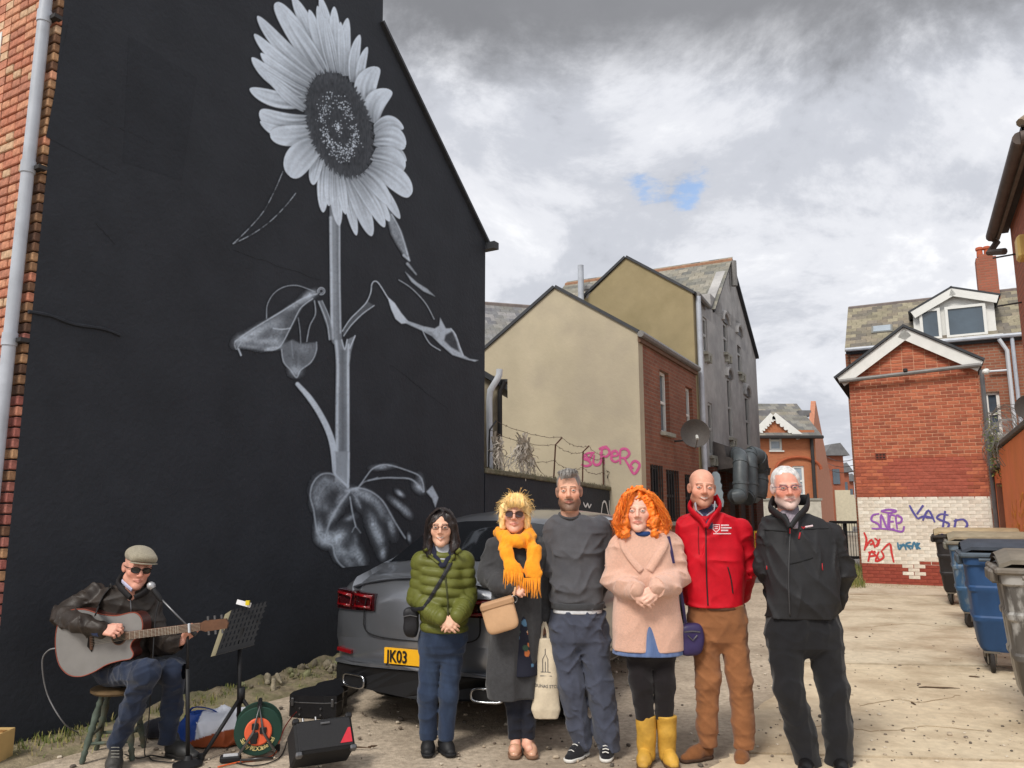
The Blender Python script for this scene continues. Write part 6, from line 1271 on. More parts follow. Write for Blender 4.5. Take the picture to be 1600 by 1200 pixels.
def glasses(p,hd,frame,lens=None,w=.0185,hgt=.0135,r=.0016,cy=-.1005,cz=.0035,round_=2.6,temple=True,bar=False):
    g = MB()
    for q in (-1,1):
        P = []
        for a in np.linspace(0,2*math.pi,22,endpoint=False):
            ca,sa = math.cos(a),math.sin(a);x = math.copysign(abs(ca)**(2/round_),ca)*w;z = math.copysign(abs(sa)**(2/round_),sa)*hgt;P.append(hd(q*.0325+x,cy+abs(q*.0325+x)**2*5.0,cz+z))
        g.tube([Vector(v) for v in P],r*(1 if not bar else .6),6,closed=True)
        if bar: g.tube([Vector(P[i]) for i in range(0,12)],r*1.4,6)
        if temple: g.tube([Vector(hd(q*(.0325+w),cy+.012+.004,cz+hgt*.5)),Vector(hd(q*.074,-.05,cz+.006)),Vector(hd(q*.078,.01,cz+.004))],r*1.1,6)
    g.tube([Vector(hd(-.0145,cy+.001,cz+.003)),Vector(hd(0,cy-.003,cz+.005)),Vector(hd(.0145,cy+.001,cz+.003))],r,6)
    o = g.build('glasses',frame,p.root,smooth=True)
    for q in (-1,1):
        b = MB();P = []
        for a in np.linspace(0,2*math.pi,22,endpoint=False):
            ca,sa = math.cos(a),math.sin(a);x = math.copysign(abs(ca)**(2/round_),ca)*w*.97;z = math.copysign(abs(sa)**(2/round_),sa)*hgt*.97;P.append(tuple(hd(q*.0325+x,cy+abs(q*.0325+x)**2*5.0+.0005,cz+z)))
        b._add(P,[tuple(range(22)) if q > 0 else tuple(range(22))])
        b.build('lens',lens or LENS,o)
    return o
def clear_glass():
    m = bpy.data.materials.new('clear_lens');m.use_nodes = True;nt = m.node_tree;N = nt.nodes;o = N['Material Output'];t = N.new('ShaderNodeBsdfTransparent');t.inputs[0].default_value = (1,1,1,1);g = N.new('ShaderNodeBsdfGlossy');g.inputs['Roughness'].default_value = .05;x = N.new('ShaderNodeMixShader');fr = N.new('ShaderNodeFresnel');fr.inputs[0].default_value = 1.18
    nt.links.new(fr.outputs[0],x.inputs[0]);nt.links.new(t.outputs[0],x.inputs[1]);nt.links.new(g.outputs[0],x.inputs[2]);nt.links.new(x.outputs[0],o.inputs[0]);return m
LENS = clear_glass()
def sleeve_folds(seed,amp=.006,f=26):
    w = folds(seed,amp*1.1,52,4,(.5,.6,1.3));w2 = waves(seed,amp*.5,22,3);return lambda X,Y,Z,t=None: w(X,Y,Z)+w2(X,Y,Z)
def leg_folds(seed,amp=.005):
    w = folds(seed,amp*1.3,34,4,(1.2,1.2,.5));w2 = folds(seed+5,amp*1.1,60,3,(.5,.5,1.3));return lambda X,Y,Z,t=None: w(X,Y,Z)+w2(X,Y,Z)
def trousers(p,name,mat,hips,legs,seed=1,amp=.005,waist=None,top=0,dep=.3):
    xs = [q[0]-q[3] for L in legs for q in L]+[r[1] for r in hips];xe = [q[0]+q[3] for L in legs for q in L]+[r[2] for r in hips];y0 = min(r[0] for r in hips);y1 = max(q[1] for L in legs for q in L)+20
    f = leg_folds(seed,amp);hp = list(hips);r = hp[-1];cx,hw = (r[1]+r[2])/2,(r[2]-r[1])/2;e = tuple(r[4:]);hp[-1] = (r[0],cx-hw*.93,cx+hw*.93,r[3]*.92)+e;hp.append((r[0]+16,cx-hw*.3,cx+hw*.3,r[3]*.45)+e);vs = []
    for L in legs:          # each leg joins the seat smoothly, the legs stay apart
        v = p.vol(min(xs)-6,max(xe)+6,y0-6-top,y1+8,-dep,.3);v.loft(p.rows(hp),k=.04,n=2.4,disp=f);v.chain(p.ch(L),k=.035,disp=f);vs.append(v)
    v = vs[0];a_,b_ = v.D,vs[1].D;h_ = np.clip(.5+.5*(b_-a_)/.008,0,1);v.D = (b_+(a_-b_)*h_-.008*h_*(1-h_)).astype(np.float32)
    zb = [p.P(L[-1][0],L[-1][1]+4,L[-1][2])[2] for L in legs];v.cut(lambda X,Y,Z: min(zb)-Z+0*X+0*Y)
    zt = p.P(900,y0-top)[2];v.cut(lambda X,Y,Z: Z-zt+0*X+0*Y);return v.build(name,mat,p.root),v
def limb_core(p,legs,arms,trunk):
    """thin inner body, hidden by the clothes"""
    out = []
    for L in legs: out.append(([(p.P(a,b,c),max(.025,r*p.mpp*.5)) for a,b,c,r in L],.03))
    for A in arms: out.append(([(p.P(a,b,c),max(.022,r*p.mpp*.55)) for a,b,c,r in A],.03))
    out.append(([(p.P(a,b,c),r*p.mpp*(1 if i < len(trunk)-1 else .55)) for i,(a,b,c,r) in enumerate(trunk)],.05));return out
# ---------------------------------------------------------------- woman in the green quilted jacket
def quilt(pitch,amp,z0=0.0):
    return lambda X,Y,Z,t=None: amp*(np.abs(np.sin(math.pi*(Z-z0)/pitch))**.55-.6)
def woman_green():
    p = Person('smiling woman with long dark hair in an olive green quilted jacket and blue jeans',686,1172,5.47,srgb(226,178,152));P = p.P
    hd = Head(P(690,824,-.02),0,2,0,1.04,.99);legs = [[(674,1005,0,18),(669,1085,-.02,15),(669,1152,.0,13)],[(707,1005,0,18),(701,1085,-.03,14.5),(697,1150,-.02,12.5)]]
    armL = [(659,880,.0,15),(653,935,.02,14.5),(674,957,-.13,12),(688,965,-.2,10)];armR = [(725,878,.0,15),(730,932,.02,14.5),(722,953,-.13,12),(714,962,-.2,10)]
    WL,WR = P(691,966,-.215),P(713,963,-.20)
    col = hd.color(p.skin,srgb(186,100,92),srgb(60,44,40),teeth=True,flush=.3)
    body(p,hd,col,limb_core(p,legs,[armL,armR],[(690,880,.03,24),(692,940,.02,24),(690,1000,.0,26)]),[dict(W=WL,d=(.8,-.15,-.42),n=(.1,-1,.25),side=-1,curl=(.35,.4,.45,.5),s=.92),dict(W=WR,d=(-.75,-.30,-.5),n=(-.1,-1,.3),side=1,curl=(.5,.55,.6,.6),s=.92)],fine=[(P(702,968,-.22),.09)],lo=(-.34,-.36,-.02),hi=(.34,.2,P(690,795)[2]+.05),fem=1,smile=1.0,neck=.13)
    gm = fabric('olive_nylon',srgb(96,99,46),rough=.45,var=.10,sheen=.0,bump=.15,bscale=60);v = p.vol(632,752,848,992,-.34,.3,.0065);pit = .062;fz = waves(3,.006,40,5);q = quilt(pit,.017,.02);dq = lambda X,Y,Z,t=None: q(X+.02*X*0,Y,Z+.012*np.sin(X*9))+fz(X,Y,Z)
    v.loft(p.rows([(858,668,712,.15,.02),(866,655,727,.20,.02),(890,655,731,.25,.01),(925,659,728,.27),(955,659,730,.27),(986,660,730,.27)]),k=.03,n=2.4,disp=dq)
    for A in (armL,armR):
        L = np.linalg.norm(P(*A[0][:3])-P(*A[1][:3]));sq = lambda X,Y,Z,t,L=L: .013*(np.abs(np.sin(t*math.pi*L/.062+1))**.55-.6)+fz(X,Y,Z);v.chain([(a,r+.004) for a,r in p.ch(A[:-1]+[(A[-1][0],A[-1][1],A[-1][2],11)])],k=.022,disp=sq)
    v.ell(P(692,852,-.04),(.050,.05,.03),k=.01,mode='sub');v.cone(P(692,850,-.16),P(692,880,-.17),.045,.006,.015,'sub')
    v.build('jacket',gm,p.root)
    cv = p.vol(655,735,835,895,-.2,.2,.006);nav = fabric('navy_knit',srgb(34,36,52));cv.cone(P(672,852,-.03),P(689,884,-.115),.030,.014,.01,squash=((0,1,0),.6));cv.cone(P(711,852,-.03),P(694,884,-.115),.028,.014,.01,squash=((0,1,0),.6));cv.cone(P(676,850,.03),P(708,850,.03),.035,.035,.02);cv.build('inner_hood',nav,p.root)
    cv = p.vol(670,715,845,892,-.2,.1,.006);cv.loft(p.rows([(850,680,705,.11,.0),(868,678,708,.14,-.02),(888,683,702,.15,-.03)]),k=.01);cv.build('grey_top',fabric('grey_tee',srgb(170,172,178)),p.root)
    cloth_line(p,v,[(694,888),(698,920),(700,950),(700,984)],.007,fabric('zip_green',srgb(66,68,38)),'zip',flatr=.004)
    for (x0,y0,x1,y1) in ((664,858,686,880),(720,858,703,880)): cloth_line(p,v,[(x0,y0),((x0+x1)/2-2,(y0+y1)/2),(x1,y1)],.016,gm,'collar_flap',flatr=.008)
    trousers(p,'jeans',fabric('denim_blue',srgb(42,54,76),scale=14,var=.25,stain=srgb(64,80,104),sscale=7,samt=.5,aniso=(1,1,.4)),[(978,659,729,.24),(1000,657,730,.25),(1018,656,728,.24)],legs,4,.0028)
    bk = M('shoe_black',srgb(26,26,28),rough=.6,var=.15);shoe(p,'shoe',P(669,1160,.07)*[1,1,0],P(668,1182,-.14)*[1,1,0],bk,M('shoe_black',(0,0,0)));shoe(p,'shoe',P(690,1158,.06)*[1,1,0],P(708,1178,-.13)*[1,1,0],bk,M('shoe_black',(0,0,0)))
    # hair
    hv = Vol(hd.c-np.array([.15,.14,.26]),hd.c+np.array([.15,.14,.15]),.005);dk = srgb(36,28,28);st = folds(8,.0035,170,5,(1,.6,.06));S = hd.s
    hv.ell(hd(0,.022,.044),(.086,.105,.092),k=.01,disp=st)
    for s_ in (-1,1):
        hv.chain([(hd(s_*.058,-.045,.075),.022),(hd(s_*.080,-.035,.02),.022),(hd(s_*.090,-.02,-.06),.028),(hd(s_*.088,-.035,-.13),.030),(hd(s_*.078,-.05,-.175),.018)],k=.02,disp=lambda X,Y,Z,t: st(X,Y,Z));hv.chain([(hd(s_*.07,.03,0),.04),(hd(s_*.085,.04,-.1),.038),(hd(s_*.07,.05,-.16),.03)],k=.02)
    hv.ell(hd(0,-.085,-.03),(.052,.075,.085),k=.012,mode='sub');hv.cone(hd(.004,-.11,.12),hd(.004,-.075,.055),.003,.014,.01,'sub')
    hv.build('hair',hair_mat('dark_hair',dk),p.root,color=const_col(dk,.25,4),relax=0)
    pth = [];rr = random.Random(2)
    for i in range(150):
        s_ = rr.choice((-1,1));x0 = rr.uniform(.005,.06);w = rr.uniform(.082,.108);y = rr.uniform(-.06,.03);e = rr.uniform(-.20,-.14);pth.append(catmull([hd(s_*x0,-.05+y*.3,.132-x0*.5),hd(s_*w*.86,y-.01,.06),hd(s_*w,y,-.05),hd(s_*(w-.002+rr.uniform(-.01,.014)),y-.012,e)],4))
    strands('hair_strands',pth,.0022,hair_mat('dark_hair',dk),p.root,seed=3,cols=[dk,srgb(52,40,38),srgb(28,22,24)])
    glasses(p,hd,M('black_acetate',srgb(22,20,22),rough=.25,var=.05),r=.0017,w=.0195,hgt=.0145,round_=3.6)
    # bag on its strap
    b0 = P(642,972,-.06);t = thing('shoulder_bag','small black crossbody bag hanging at the hip of the woman in green','bag',loc=tuple(p.o+b0));bv = Vol((-.1,-.07,-.14),(.1,.07,.14),.006);bv.ell((0,0,0),(.055,.035,.095),k=.0,n=3.2,disp=waves(4,.004,45,4));bl = M('bag_black',srgb(28,28,32),rough=.55,var=.2,scale=20,bump=.3);bv.build('pouch',bl,t)
    o = p.o+b0;b = MB();pts = [on_cloth(p,v,x,y,.006) for x,y in [(q[0],q[1]) for q in catmull([(709,872,0),(690,905,0),(672,935,0),(662,950,0)],6)]];pts = [Vector(np.array(q)-b0) for q in pts];b.tube(pts+[Vector((.035,-.06,.09)),Vector((0.0,-.02,.09))],[(.004,.014)]*(len(pts)+2),6,flat=(0,-1,0));b.build('strap',bl,t);b = MB();b.tube([(-.045,-.036,.04),(0,-.04,.05),(.045,-.036,.04)],.004,6);b.build('zip',M('steel_dull',srgb(110,110,112),rough=.4,metal=.8),t)
woman_green()
# ---------------------------------------------------------------- woman in the long charcoal coat
def woman_blonde():
    p = Person('blonde woman in sunglasses, orange fringed scarf and long charcoal coat',815,1178,5.42,srgb(224,170,146));P = p.P
    hd = Head(P(805,803,-.02),-4,0,2,1.04,1.0);legs = [[(800,1030,.02,17),(803,1090,.0,14),(806,1150,.01,11)],[(826,1030,.02,17),(823,1090,.0,13.5),(824,1148,.01,11)]]
    armL = [(775,856,.02,16),(763,898,.02,17),(782,912,-.13,14),(798,918,-.20,11)];armR = [(842,856,.02,15),(852,910,.05,15),(850,952,.04,12),(850,966,.03,10)]
    WL = P(799,920,-.21);WR = P(850,970,.02);col = hd.color(p.skin,srgb(196,110,106),srgb(176,140,100),flush=.35,sun=1)
    body(p,hd,col,limb_core(p,legs,[armL,armR],[(806,868,.03,24),(808,940,.02,26),(812,1010,.02,26)])+[([(P(806,1140,.01),.032),(P(805,1165,-.01),.03),(P(802,1172,-.07),.026)],.02),([(P(824,1140,.01),.032),(P(824,1163,-.01),.03),(P(827,1170,-.07),.026)],.02)],[dict(W=WL,d=(.85,-.35,-.15),n=(.2,-.9,.4),side=1,curl=(1.5,1.55,1.6,1.6),thumb=1.0,s=.95),dict(W=WR,d=(.0,-.05,-1),n=(.6,-.8,0),side=-1,curl=(1.35,1.4,1.45,1.45),thumb=.9,s=.95)],fine=[(P(808,924,-.22),.07),(P(851,980,.0),.07)],lo=(-.36,-.36,-.02),hi=(.34,.25,P(800,760)[2]+.03),fem=1,neck=.13)
    cm = fabric('charcoal_wool',srgb(62,62,64),var=.14,scale=40,bump=.35);v = p.vol(736,870,832,1092,-.36,.32);w = folds(9,.009,22,4,(1.4,1,.3));fz = lambda X,Y,Z,t=None: w(X,Y,Z)
    v.loft(p.rows([(838,784,832,.17,.03),(846,770,846,.23,.03),(872,767,849,.28,.02),(920,769,848,.30,.01),(985,766,846,.31),(1040,762,840,.31),(1089,761,838,.30)]),k=.03,n=2.5,disp=fz)
    for i,A in enumerate((armL,armR)): v.chain([(a,r+.003) for a,r in p.ch(A)],k=.025,disp=sleeve_folds(3+i,.006,20))
    v.cone(P(807,846,-.17),P(816,920,-.19),.06,.045,.02,'sub');v.cone(P(819,915,-.19),P(824,1100,-.18),.055,.085,.02,'sub')
    v.build('coat',cm,p.root)
    dv = p.vol(780,845,835,1065,-.25,.2);dv.loft(p.rows([(842,785,830,.16,.02),(880,776,842,.22,.0),(950,776,842,.25,.0),(1000,778,842,.27,.0),(1052,784,842,.27,-.0)]),k=.02,disp=waves(2,.004,25))
    nv = np.array(srgb(28,30,44))
    def flor(Q):
        C = np.tile(nv,(len(Q),1));r = np.random.RandomState(5)
        for i in range(150):
            c = np.array([r.uniform(-.12,.14),r.uniform(-.16,-.05),r.uniform(.55,1.45)]);rad = r.uniform(.012,.026);m = np.linalg.norm(Q-c,axis=1) < rad;C[m] = [srgb(196,112,62),srgb(84,120,150),srgb(214,190,160),srgb(60,84,70)][r.randint(4)]
        return C
    dv.build('floral_dress',M('floral',(.1,.1,.1),rough=.85,attr=True,var=.1),p.root,color=flor)
    trousers(p,'trousers',fabric('navy_trousers',srgb(30,32,42)),[(1000,785,842,.2),(1030,785,843,.2)],legs,5,.004)
    for q,(hx,hy,tx,ty) in enumerate(((806,1160,803,1186),(826,1157,833,1181))):
        o,sv = shoe(p,'shoe',P(hx,hy,.08)*[1,1,0],P(tx,ty,-.13)*[1,1,0],M('tan_patent',srgb(196,150,122),rough=.25,var=.06,spec=.6),M('tan_sole',srgb(120,90,70)),h=.03,fat=.85)
    # scarf
    om = fabric('orange_wool',srgb(246,158,40),var=.1,scale=50,bump=.4);sv = p.vol(770,850,815,925,-.34,.16,.006);sw = folds(12,.0045,75,4,(1.4,.5,.3));sd = lambda X,Y,Z,t=None: sw(X,Y,Z)
    loop = [(782,832,.05,8),(786,837,-.06,8.5),(796,844,-.12,9),(810,846,-.14,9),(821,841,-.10,8.5),(826,832,-.02,8),(822,826,.06,9),(800,824,.08,9),(780,832,.05,9)]
    sv.chain(p.ch(loop),k=.02,disp=sd)
    sv.chain([(P(785,838,-.08),.036),(P(792,865,-.175),.042),(P(800,888,-.205),.043),(P(806,905,-.215),.043)],k=.02,disp=sd,squash=((0,1,0),.5));sv.chain([(P(828,836,-.05),.030),(P(834,862,-.165),.046),(P(832,890,-.205),.050),(P(834,908,-.21),.048)],k=.02,disp=sd,squash=((0,1,0),.45))
    sv.cut(lambda X,Y,Z: P(800,907,-.2)[2]+.02*np.sin(X*40)-Z+0*Y);sv.build('scarf',om,p.root);rr = random.Random(4);fr = []
    for i in range(46):
        x = 788+i*1.25 if i < 24 else 818+(i-24)*1.25;y0 = 890+(x-788)*.2 if i < 24 else 903;
        if x > 848: continue
        a = P(x,y0,-.236);L = rr.uniform(20,33);fr.append(catmull([a,P(x+rr.uniform(-1,1),y0+L*.5,-.24-rr.uniform(0,.012)),P(x+rr.uniform(-2.5,2.5),y0+L,-.238)],3))
    strands('scarf_fringe',fr,.0045,om,p.root,seed=5,n=4)
    # hair
    bl = srgb(240,204,140);H = hair_mat('blonde_hair',bl);hv = Vol(hd.c-np.array([.14,.14,.18]),hd.c+np.array([.14,.14,.16]),.005);st = folds(18,.005,150,5,(1,.8,.25))
    hv.ell(hd(0,.018,.047),(.087,.106,.093),k=.01,disp=st);hv.cone(hd(-.045,-.082,.075),hd(.05,-.085,.07),.024,.022,.02,disp=lambda X,Y,Z,t: st(X,Y,Z))
    for s_ in (-1,1): hv.chain([(hd(s_*.072,-.03,.05),.024),(hd(s_*.082,-.02,-.02),.022),(hd(s_*.078,-.005,-.085),.024)],k=.02,disp=lambda X,Y,Z,t: st(X,Y,Z))
    hv.ell(hd(0,.05,-.05),(.07,.06,.08),k=.02);hv.ell(hd(0,-.10,-.045),(.058,.085,.088),k=.01,mode='sub');hv.build('hair',H,p.root,color=const_col(bl,.22,9),relax=0)
    pth = []
    for i in range(520):
        a = rr.uniform(0,2*math.pi);e = rr.uniform(-.1,1.3);d = np.array([math.cos(a)*math.cos(e),math.sin(a)*math.cos(e),math.sin(e)])
        if d[1] < -.55 and d[2] < .55: continue
        c = np.array([0,.018,.047]);r0 = np.array([.084,.104,.09]);q0 = c+d*r0;out = rr.uniform(.002,.016)*(1.6 if rr.random() < .1 else 1);tg = np.array([d[0]*.5,.25*rr.uniform(-1,1),-.7+rr.uniform(-.4,.9)]);q1 = q0+tg*.025+d*out*.7;q2 = q1+tg*.035+d*out*.5+np.array([rr.gauss(0,.012),rr.gauss(0,.01),rr.gauss(0,.01)]);pth.append(catmull([hd(*(q0-d*.006)),hd(*q1),hd(*q2)],4))
    for i in range(260):
        x = rr.uniform(-.055,.06);pth.append(catmull([hd(x*.8,-.06,.132),hd(x,-.105,.09),hd(x*1.1+rr.uniform(-.008,.008),-.112,.045+rr.uniform(-.006,.02))],4))
    for (x,y,z,dx,dz) in ((.09,0,.09,.035,.0),(.095,0,.075,.03,-.03),(-.09,0,-.03,-.03,-.03),(-.1,0,.06,-.03,.0),(0.02,.02,.14,.02,.03),(.04,.0,.135,.03,.025),(-.03,0,.135,-.025,.025)):
        for k in range(4): pth.append(catmull([hd(x*.8,y,z-.01),hd(x+dx*.5,y+rr.uniform(-.02,.02),z+dz*.6+.01),hd(x+dx+rr.uniform(-.01,.01),y,z+dz+rr.uniform(-.015,.01))],4))
    strands('hair_strands',pth,.0014,H,p.root,seed=6,cols=[bl,srgb(250,218,150),srgb(222,172,92)])
    glasses(p,hd,M('gold_rim',srgb(120,84,60),rough=.3,metal=.6),M('brown_lens',srgb(62,34,34),rough=.08,var=.1,spec=.8),w=.0255,hgt=.021,cz=-.001,round_=2.3,r=.0018,cy=-.104)
    # tan handbag on the forearm
    b0 = P(781,958,-.26);t = thing('handbag','tan leather handbag held by the woman with the orange scarf','bag',loc=tuple(p.o+b0));tan = M('tan_leather',srgb(200,160,122),rough=.4,var=.1,scale=8,bump=.15,spec=.5);pxs = p.mpp
    bv = Vol((-.16,-.09,-.16),(.16,.09,.16),.006)
    ang = .28;R = np.array(Matrix.Rotation(-ang,3,'Y'));bv.ell((0,0,-.01),(.108,.045,.108),R=R,n=5,k=0);bv.cut(lambda X,Y,Z: (Z*math.cos(ang)-X*math.sin(ang))-.088+0*Y,.006);ob = bv.build('bag_body',tan,t)
    b = MB();b.box(Vector(R @ np.array([0,-.001,.062])),(.222,.100,.05),Matrix(R.tolist()),.012);b.build('flap',M('tan_suede',srgb(176,138,104),rough=.7,var=.1),t);b = MB();c = Vector(R @ np.array([.11,-.02,.06]));b.tube([c+Vector((.022*math.cos(a),0,.022*math.sin(a))) for a in np.linspace(0,6.28,14,endpoint=False)],.004,6,closed=True);b.build('ring',M('steel_dull',srgb(110,110,112)),t);b = MB();b.tube([c+Vector((0,0,.02)),c+Vector((.01,.03,.07)),Vector(P(806,926,-.21)-b0)],.006,6);b.build('strap',tan,t)
    # cotton tote
    b0 = P(851,1060,-.05);t = thing('tote_bag','cream cotton tote bag with printed tower hanging beside the charcoal coat','bag',loc=tuple(p.o+b0));cream = fabric('cream_cotton',srgb(206,192,168),var=.1,scale=20,bump=.3,bscale=80);tv = Vol((-.14,-.09,-.32),(.14,.09,.34),.006);fw = waves(7,.009,26,5,(1,.6,.8));r_ = []
    for (py,xl,xr,dp) in ((997,840,862,.04),(1010,838,864,.05),(1040,834,868,.07),(1080,830,872,.085),(1108,826,873,.08),(1122,834,868,.06)): a,c = P(xl,py,-.05)-b0,P(xr,py,-.05)-b0;r_.append((a[2],(a[0]+c[0])/2,0,(c[0]-a[0])/2,dp/2))
    tv.loft(r_,k=0,n=2.6,disp=fw);tv.build('sack',cream,t)
    for dx in (-6,6):
        b = MB();b.tube([Vector(P(851+dx,1000,-.05+dx*.001)-b0),Vector(P(851+dx*.8,985,-.04)-b0),Vector(P(851,972,-.02)-b0)],[(.003,.012)]*3,6,flat=(0,-1,0));b.build('handle',cream,t)
    pr = M('print_grey',srgb(92,90,92),var=.1)
    def surf(x,y): 
        q = P(x,y,-.09)-b0;f = front(tv,q[0],q[2]);return Vector((q[0],(f if f is not None else -.03)-.002,q[2]))
    b = MB()
    for L in ([(848,1050),(848,1030),(852,1022),(856,1030),(856,1050)],[(852,1022),(852,1014)],[(845,1050),(860,1050)],[(852,1050),(852,1034)],[(844,1056),(862,1056)]): b.tube([surf(*q) for q in L],.0025,4)
    b.build('printed_tower',pr,t,kind='stuff');txt = 'OUNAS STO';
    for (s_,xs,y,sz) in ((txt,838,1073,.030),):
        cu = bpy.data.curves.new('lettering','FONT');cu.body = s_;cu.size = sz;cu.extrude = .001;tmp = bpy.data.objects.new('lettering',cu);COL.objects.link(tmp);dg = bpy.context.evaluated_depsgraph_get();me = bpy.data.meshes.new_from_object(tmp.evaluated_get(dg));bpy.data.objects.remove(tmp);n = len(me.vertices);co = np.zeros(n*3,np.float32);me.vertices.foreach_get('co',co);co = co.reshape(-1,3);W_ = co[:,0].max();out = []
        for (x,y_,z_) in co: pt = surf(834+x/W_*36,y-y_/p.mpp*1.0+x/W_*2);out.append((pt.x,pt.y-z_,pt.z))
        me.vertices.foreach_set('co',np.array(out,np.float32).ravel());me.materials.clear();me.materials.append(pr);link('printed_text',me,None,t,kind='stuff')
woman_blonde()
# ---------------------------------------------------------------- man in the grey sweatshirt
def man_grey():
    p = Person('bearded man with grey hair in a plain grey sweatshirt and loose navy trousers',920,1183,5.38,srgb(222,170,144));P = p.P
    hd = Head(P(889,768,-.02),-6,0,-2,1.13,.95);legs = [[(881,985,0,23),(892,1070,-.03,20),(904,1135,.0,17),(910,1160,.0,15)],[(923,985,.0,24),(937,1070,-.02,21),(948,1140,-.02,19),(951,1168,-.02,17)]]
    armL = [(866,826,.02,16),(861,888,.06,15),(875,930,.19,12),(900,940,.22,10)];armR = [(937,824,.02,17),(945,888,.07,16),(930,932,.20,12),(908,942,.22,10)]
    col = hd.color(p.skin,srgb(176,104,94),srgb(72,58,50),flush=.4,beard=(srgb(86,72,62),.8),stub=(srgb(120,112,108),.5))
    body(p,hd,col,limb_core(p,legs,[armL,armR],[(898,840,.03,28),(900,920,.03,28),(902,980,.0,28)]),[dict(W=P(890,945,.23),d=(.9,0,-.3),n=(0,1,0),side=1,curl=(.4,.4,.4,.4)),dict(W=P(915,945,.26),d=(-.9,0,-.3),n=(0,1,0),side=-1,curl=(.4,.4,.4,.4))],lo=(-.36,-.3,-.02),hi=(.4,.4,P(889,730)[2]+.03),age=.6,neck=.15)
    gm = fabric('grey_sweat',srgb(82,82,86),var=.10,scale=24,stain=srgb(66,68,76),sscale=3.5,samt=.5);v = p.vol(842,966,795,954,-.3,.36);w = folds(22,.009,30,5,(1,.8,.9));fz = lambda X,Y,Z,t=None: w(X,Y,Z)
    v.loft(p.rows([(804,868,912,.16,.03),(811,860,928,.20,.02),(822,855,943,.23,.02),(850,859,943,.26,.01),(900,861,943,.26),(935,859,945,.27),(945,862,943,.25),(951,862,943,.25)]),k=.03,n=2.5,disp=fz)
    for i,A in enumerate((armL,armR)): v.chain([(a,r+.003) for a,r in p.ch(A)],k=.025,disp=sleeve_folds(13+i,.006,18))
    v.ell(P(890,796,-.04),(.074,.09,.062),k=.008,mode='sub');ob = v.build('sweatshirt',gm,p.root)
    b = MB();ctr = P(890,808,-.008);b.tube([Vector(ctr+np.array([.070*math.cos(a),.078*math.sin(a),.012-.022*(-math.sin(a))+.006*abs(math.cos(a))])) for a in np.linspace(0,2*math.pi,30,endpoint=False)],.009,8,closed=True);b.build('collar',fabric('grey_rib',srgb(66,67,70)),p.root,smooth=True)
    rv = p.vol(852,955,938,962,-.2,.2,.006);rv.loft(p.rows([(940,860,945,.265),(946,861,944,.265),(951,863,942,.255)]),k=0,n=2.5);rv.build('hem_rib',fabric('grey_rib',(0,0,0),bump=.6,wave=('X',90,.2)),p.root);tv = p.vol(852,955,944,966,-.2,.2,.006);tv.loft(p.rows([(948,865,940,.245),(957,864,941,.25)]),k=0,n=2.5);tv.build('tee_hem',fabric('white_tee',srgb(206,208,212)),p.root)
    trousers(p,'trousers',fabric('slate_cotton',srgb(70,74,88),scale=16,var=.14,stain=srgb(58,62,76),sscale=5,samt=.5),[(953,864,941,.24),(975,860,947,.26),(1000,858,948,.26)],legs,31,.006)
    bk = fabric('canvas_black',srgb(30,30,34));wh = M('sole_white',srgb(214,212,206),rough=.6,var=.06)
    for (hx,hy,tx,ty) in ((917,1165,884,1178),(950,1172,946,1196)):
        a_,b_ = P(hx,hy,.05)*[1,1,0],P(tx,ty,-.15)*[1,1,0];o,sv = shoe(p,'shoe',a_,b_,bk,wh);d = (b_-a_)/np.linalg.norm(b_-a_)
        for k in range(4): c = a_+d*(.12+.022*k)+np.array([0,0,.098-.013*k]);s_ = np.array([-d[1],d[0],0])*.02;b = MB();b.tube([Vector(c-s_),Vector(c+np.array([0,0,.006])),Vector(c+s_)],.0035,5);b.build('lace',wh,o)
    gh = srgb(132,128,124);H = hair_mat('grey_hair',gh,.5);hv = Vol(hd.c-np.array([.14,.15,.13]),hd.c+np.array([.14,.15,.18]),.005);st = waves(28,.005,100,6,(1,1,.5));hv.ell(hd(0,.022,.054),(.080*1.03,.104,.086),k=.01,disp=st);hv.ell(hd(.0,-.055,.108),(.062,.045,.028),k=.02,disp=st);hv.ell(hd(0,-.085,-.025),(.078,.075,.105),k=.012,mode='sub');hv.cut(lambda X,Y,Z: hd(0,0,-.035)[2]-Z+0*X+0*Y,.01);hv.build('hair',H,p.root,color=const_col(gh,.3,3),relax=0)
    pth = [];rr = random.Random(8)
    for i in range(150):
        x = rr.uniform(-.062,.062);y = rr.uniform(-.07,.05);pth.append(catmull([hd(x*.8,y+.03,.118),hd(x,y-.008,.134+rr.uniform(-.006,.006)-x*x*4),hd(x*1.1+rr.uniform(-.01,.01),y-.05,.122+rr.uniform(-.015,.008)-x*x*4)],3))
    for i in range(50): x = rr.uniform(-.045,.03);pth.append(catmull([hd(x,-.07,.125),hd(x-.004,-.1,.105),hd(x-.01+rr.uniform(-.008,.008),-.104,.075+rr.uniform(-.008,.02))],3))
    strands('hair_strands',pth,.0026,H,p.root,seed=9,cols=[gh,srgb(160,156,152),srgb(96,92,90)])
man_grey()
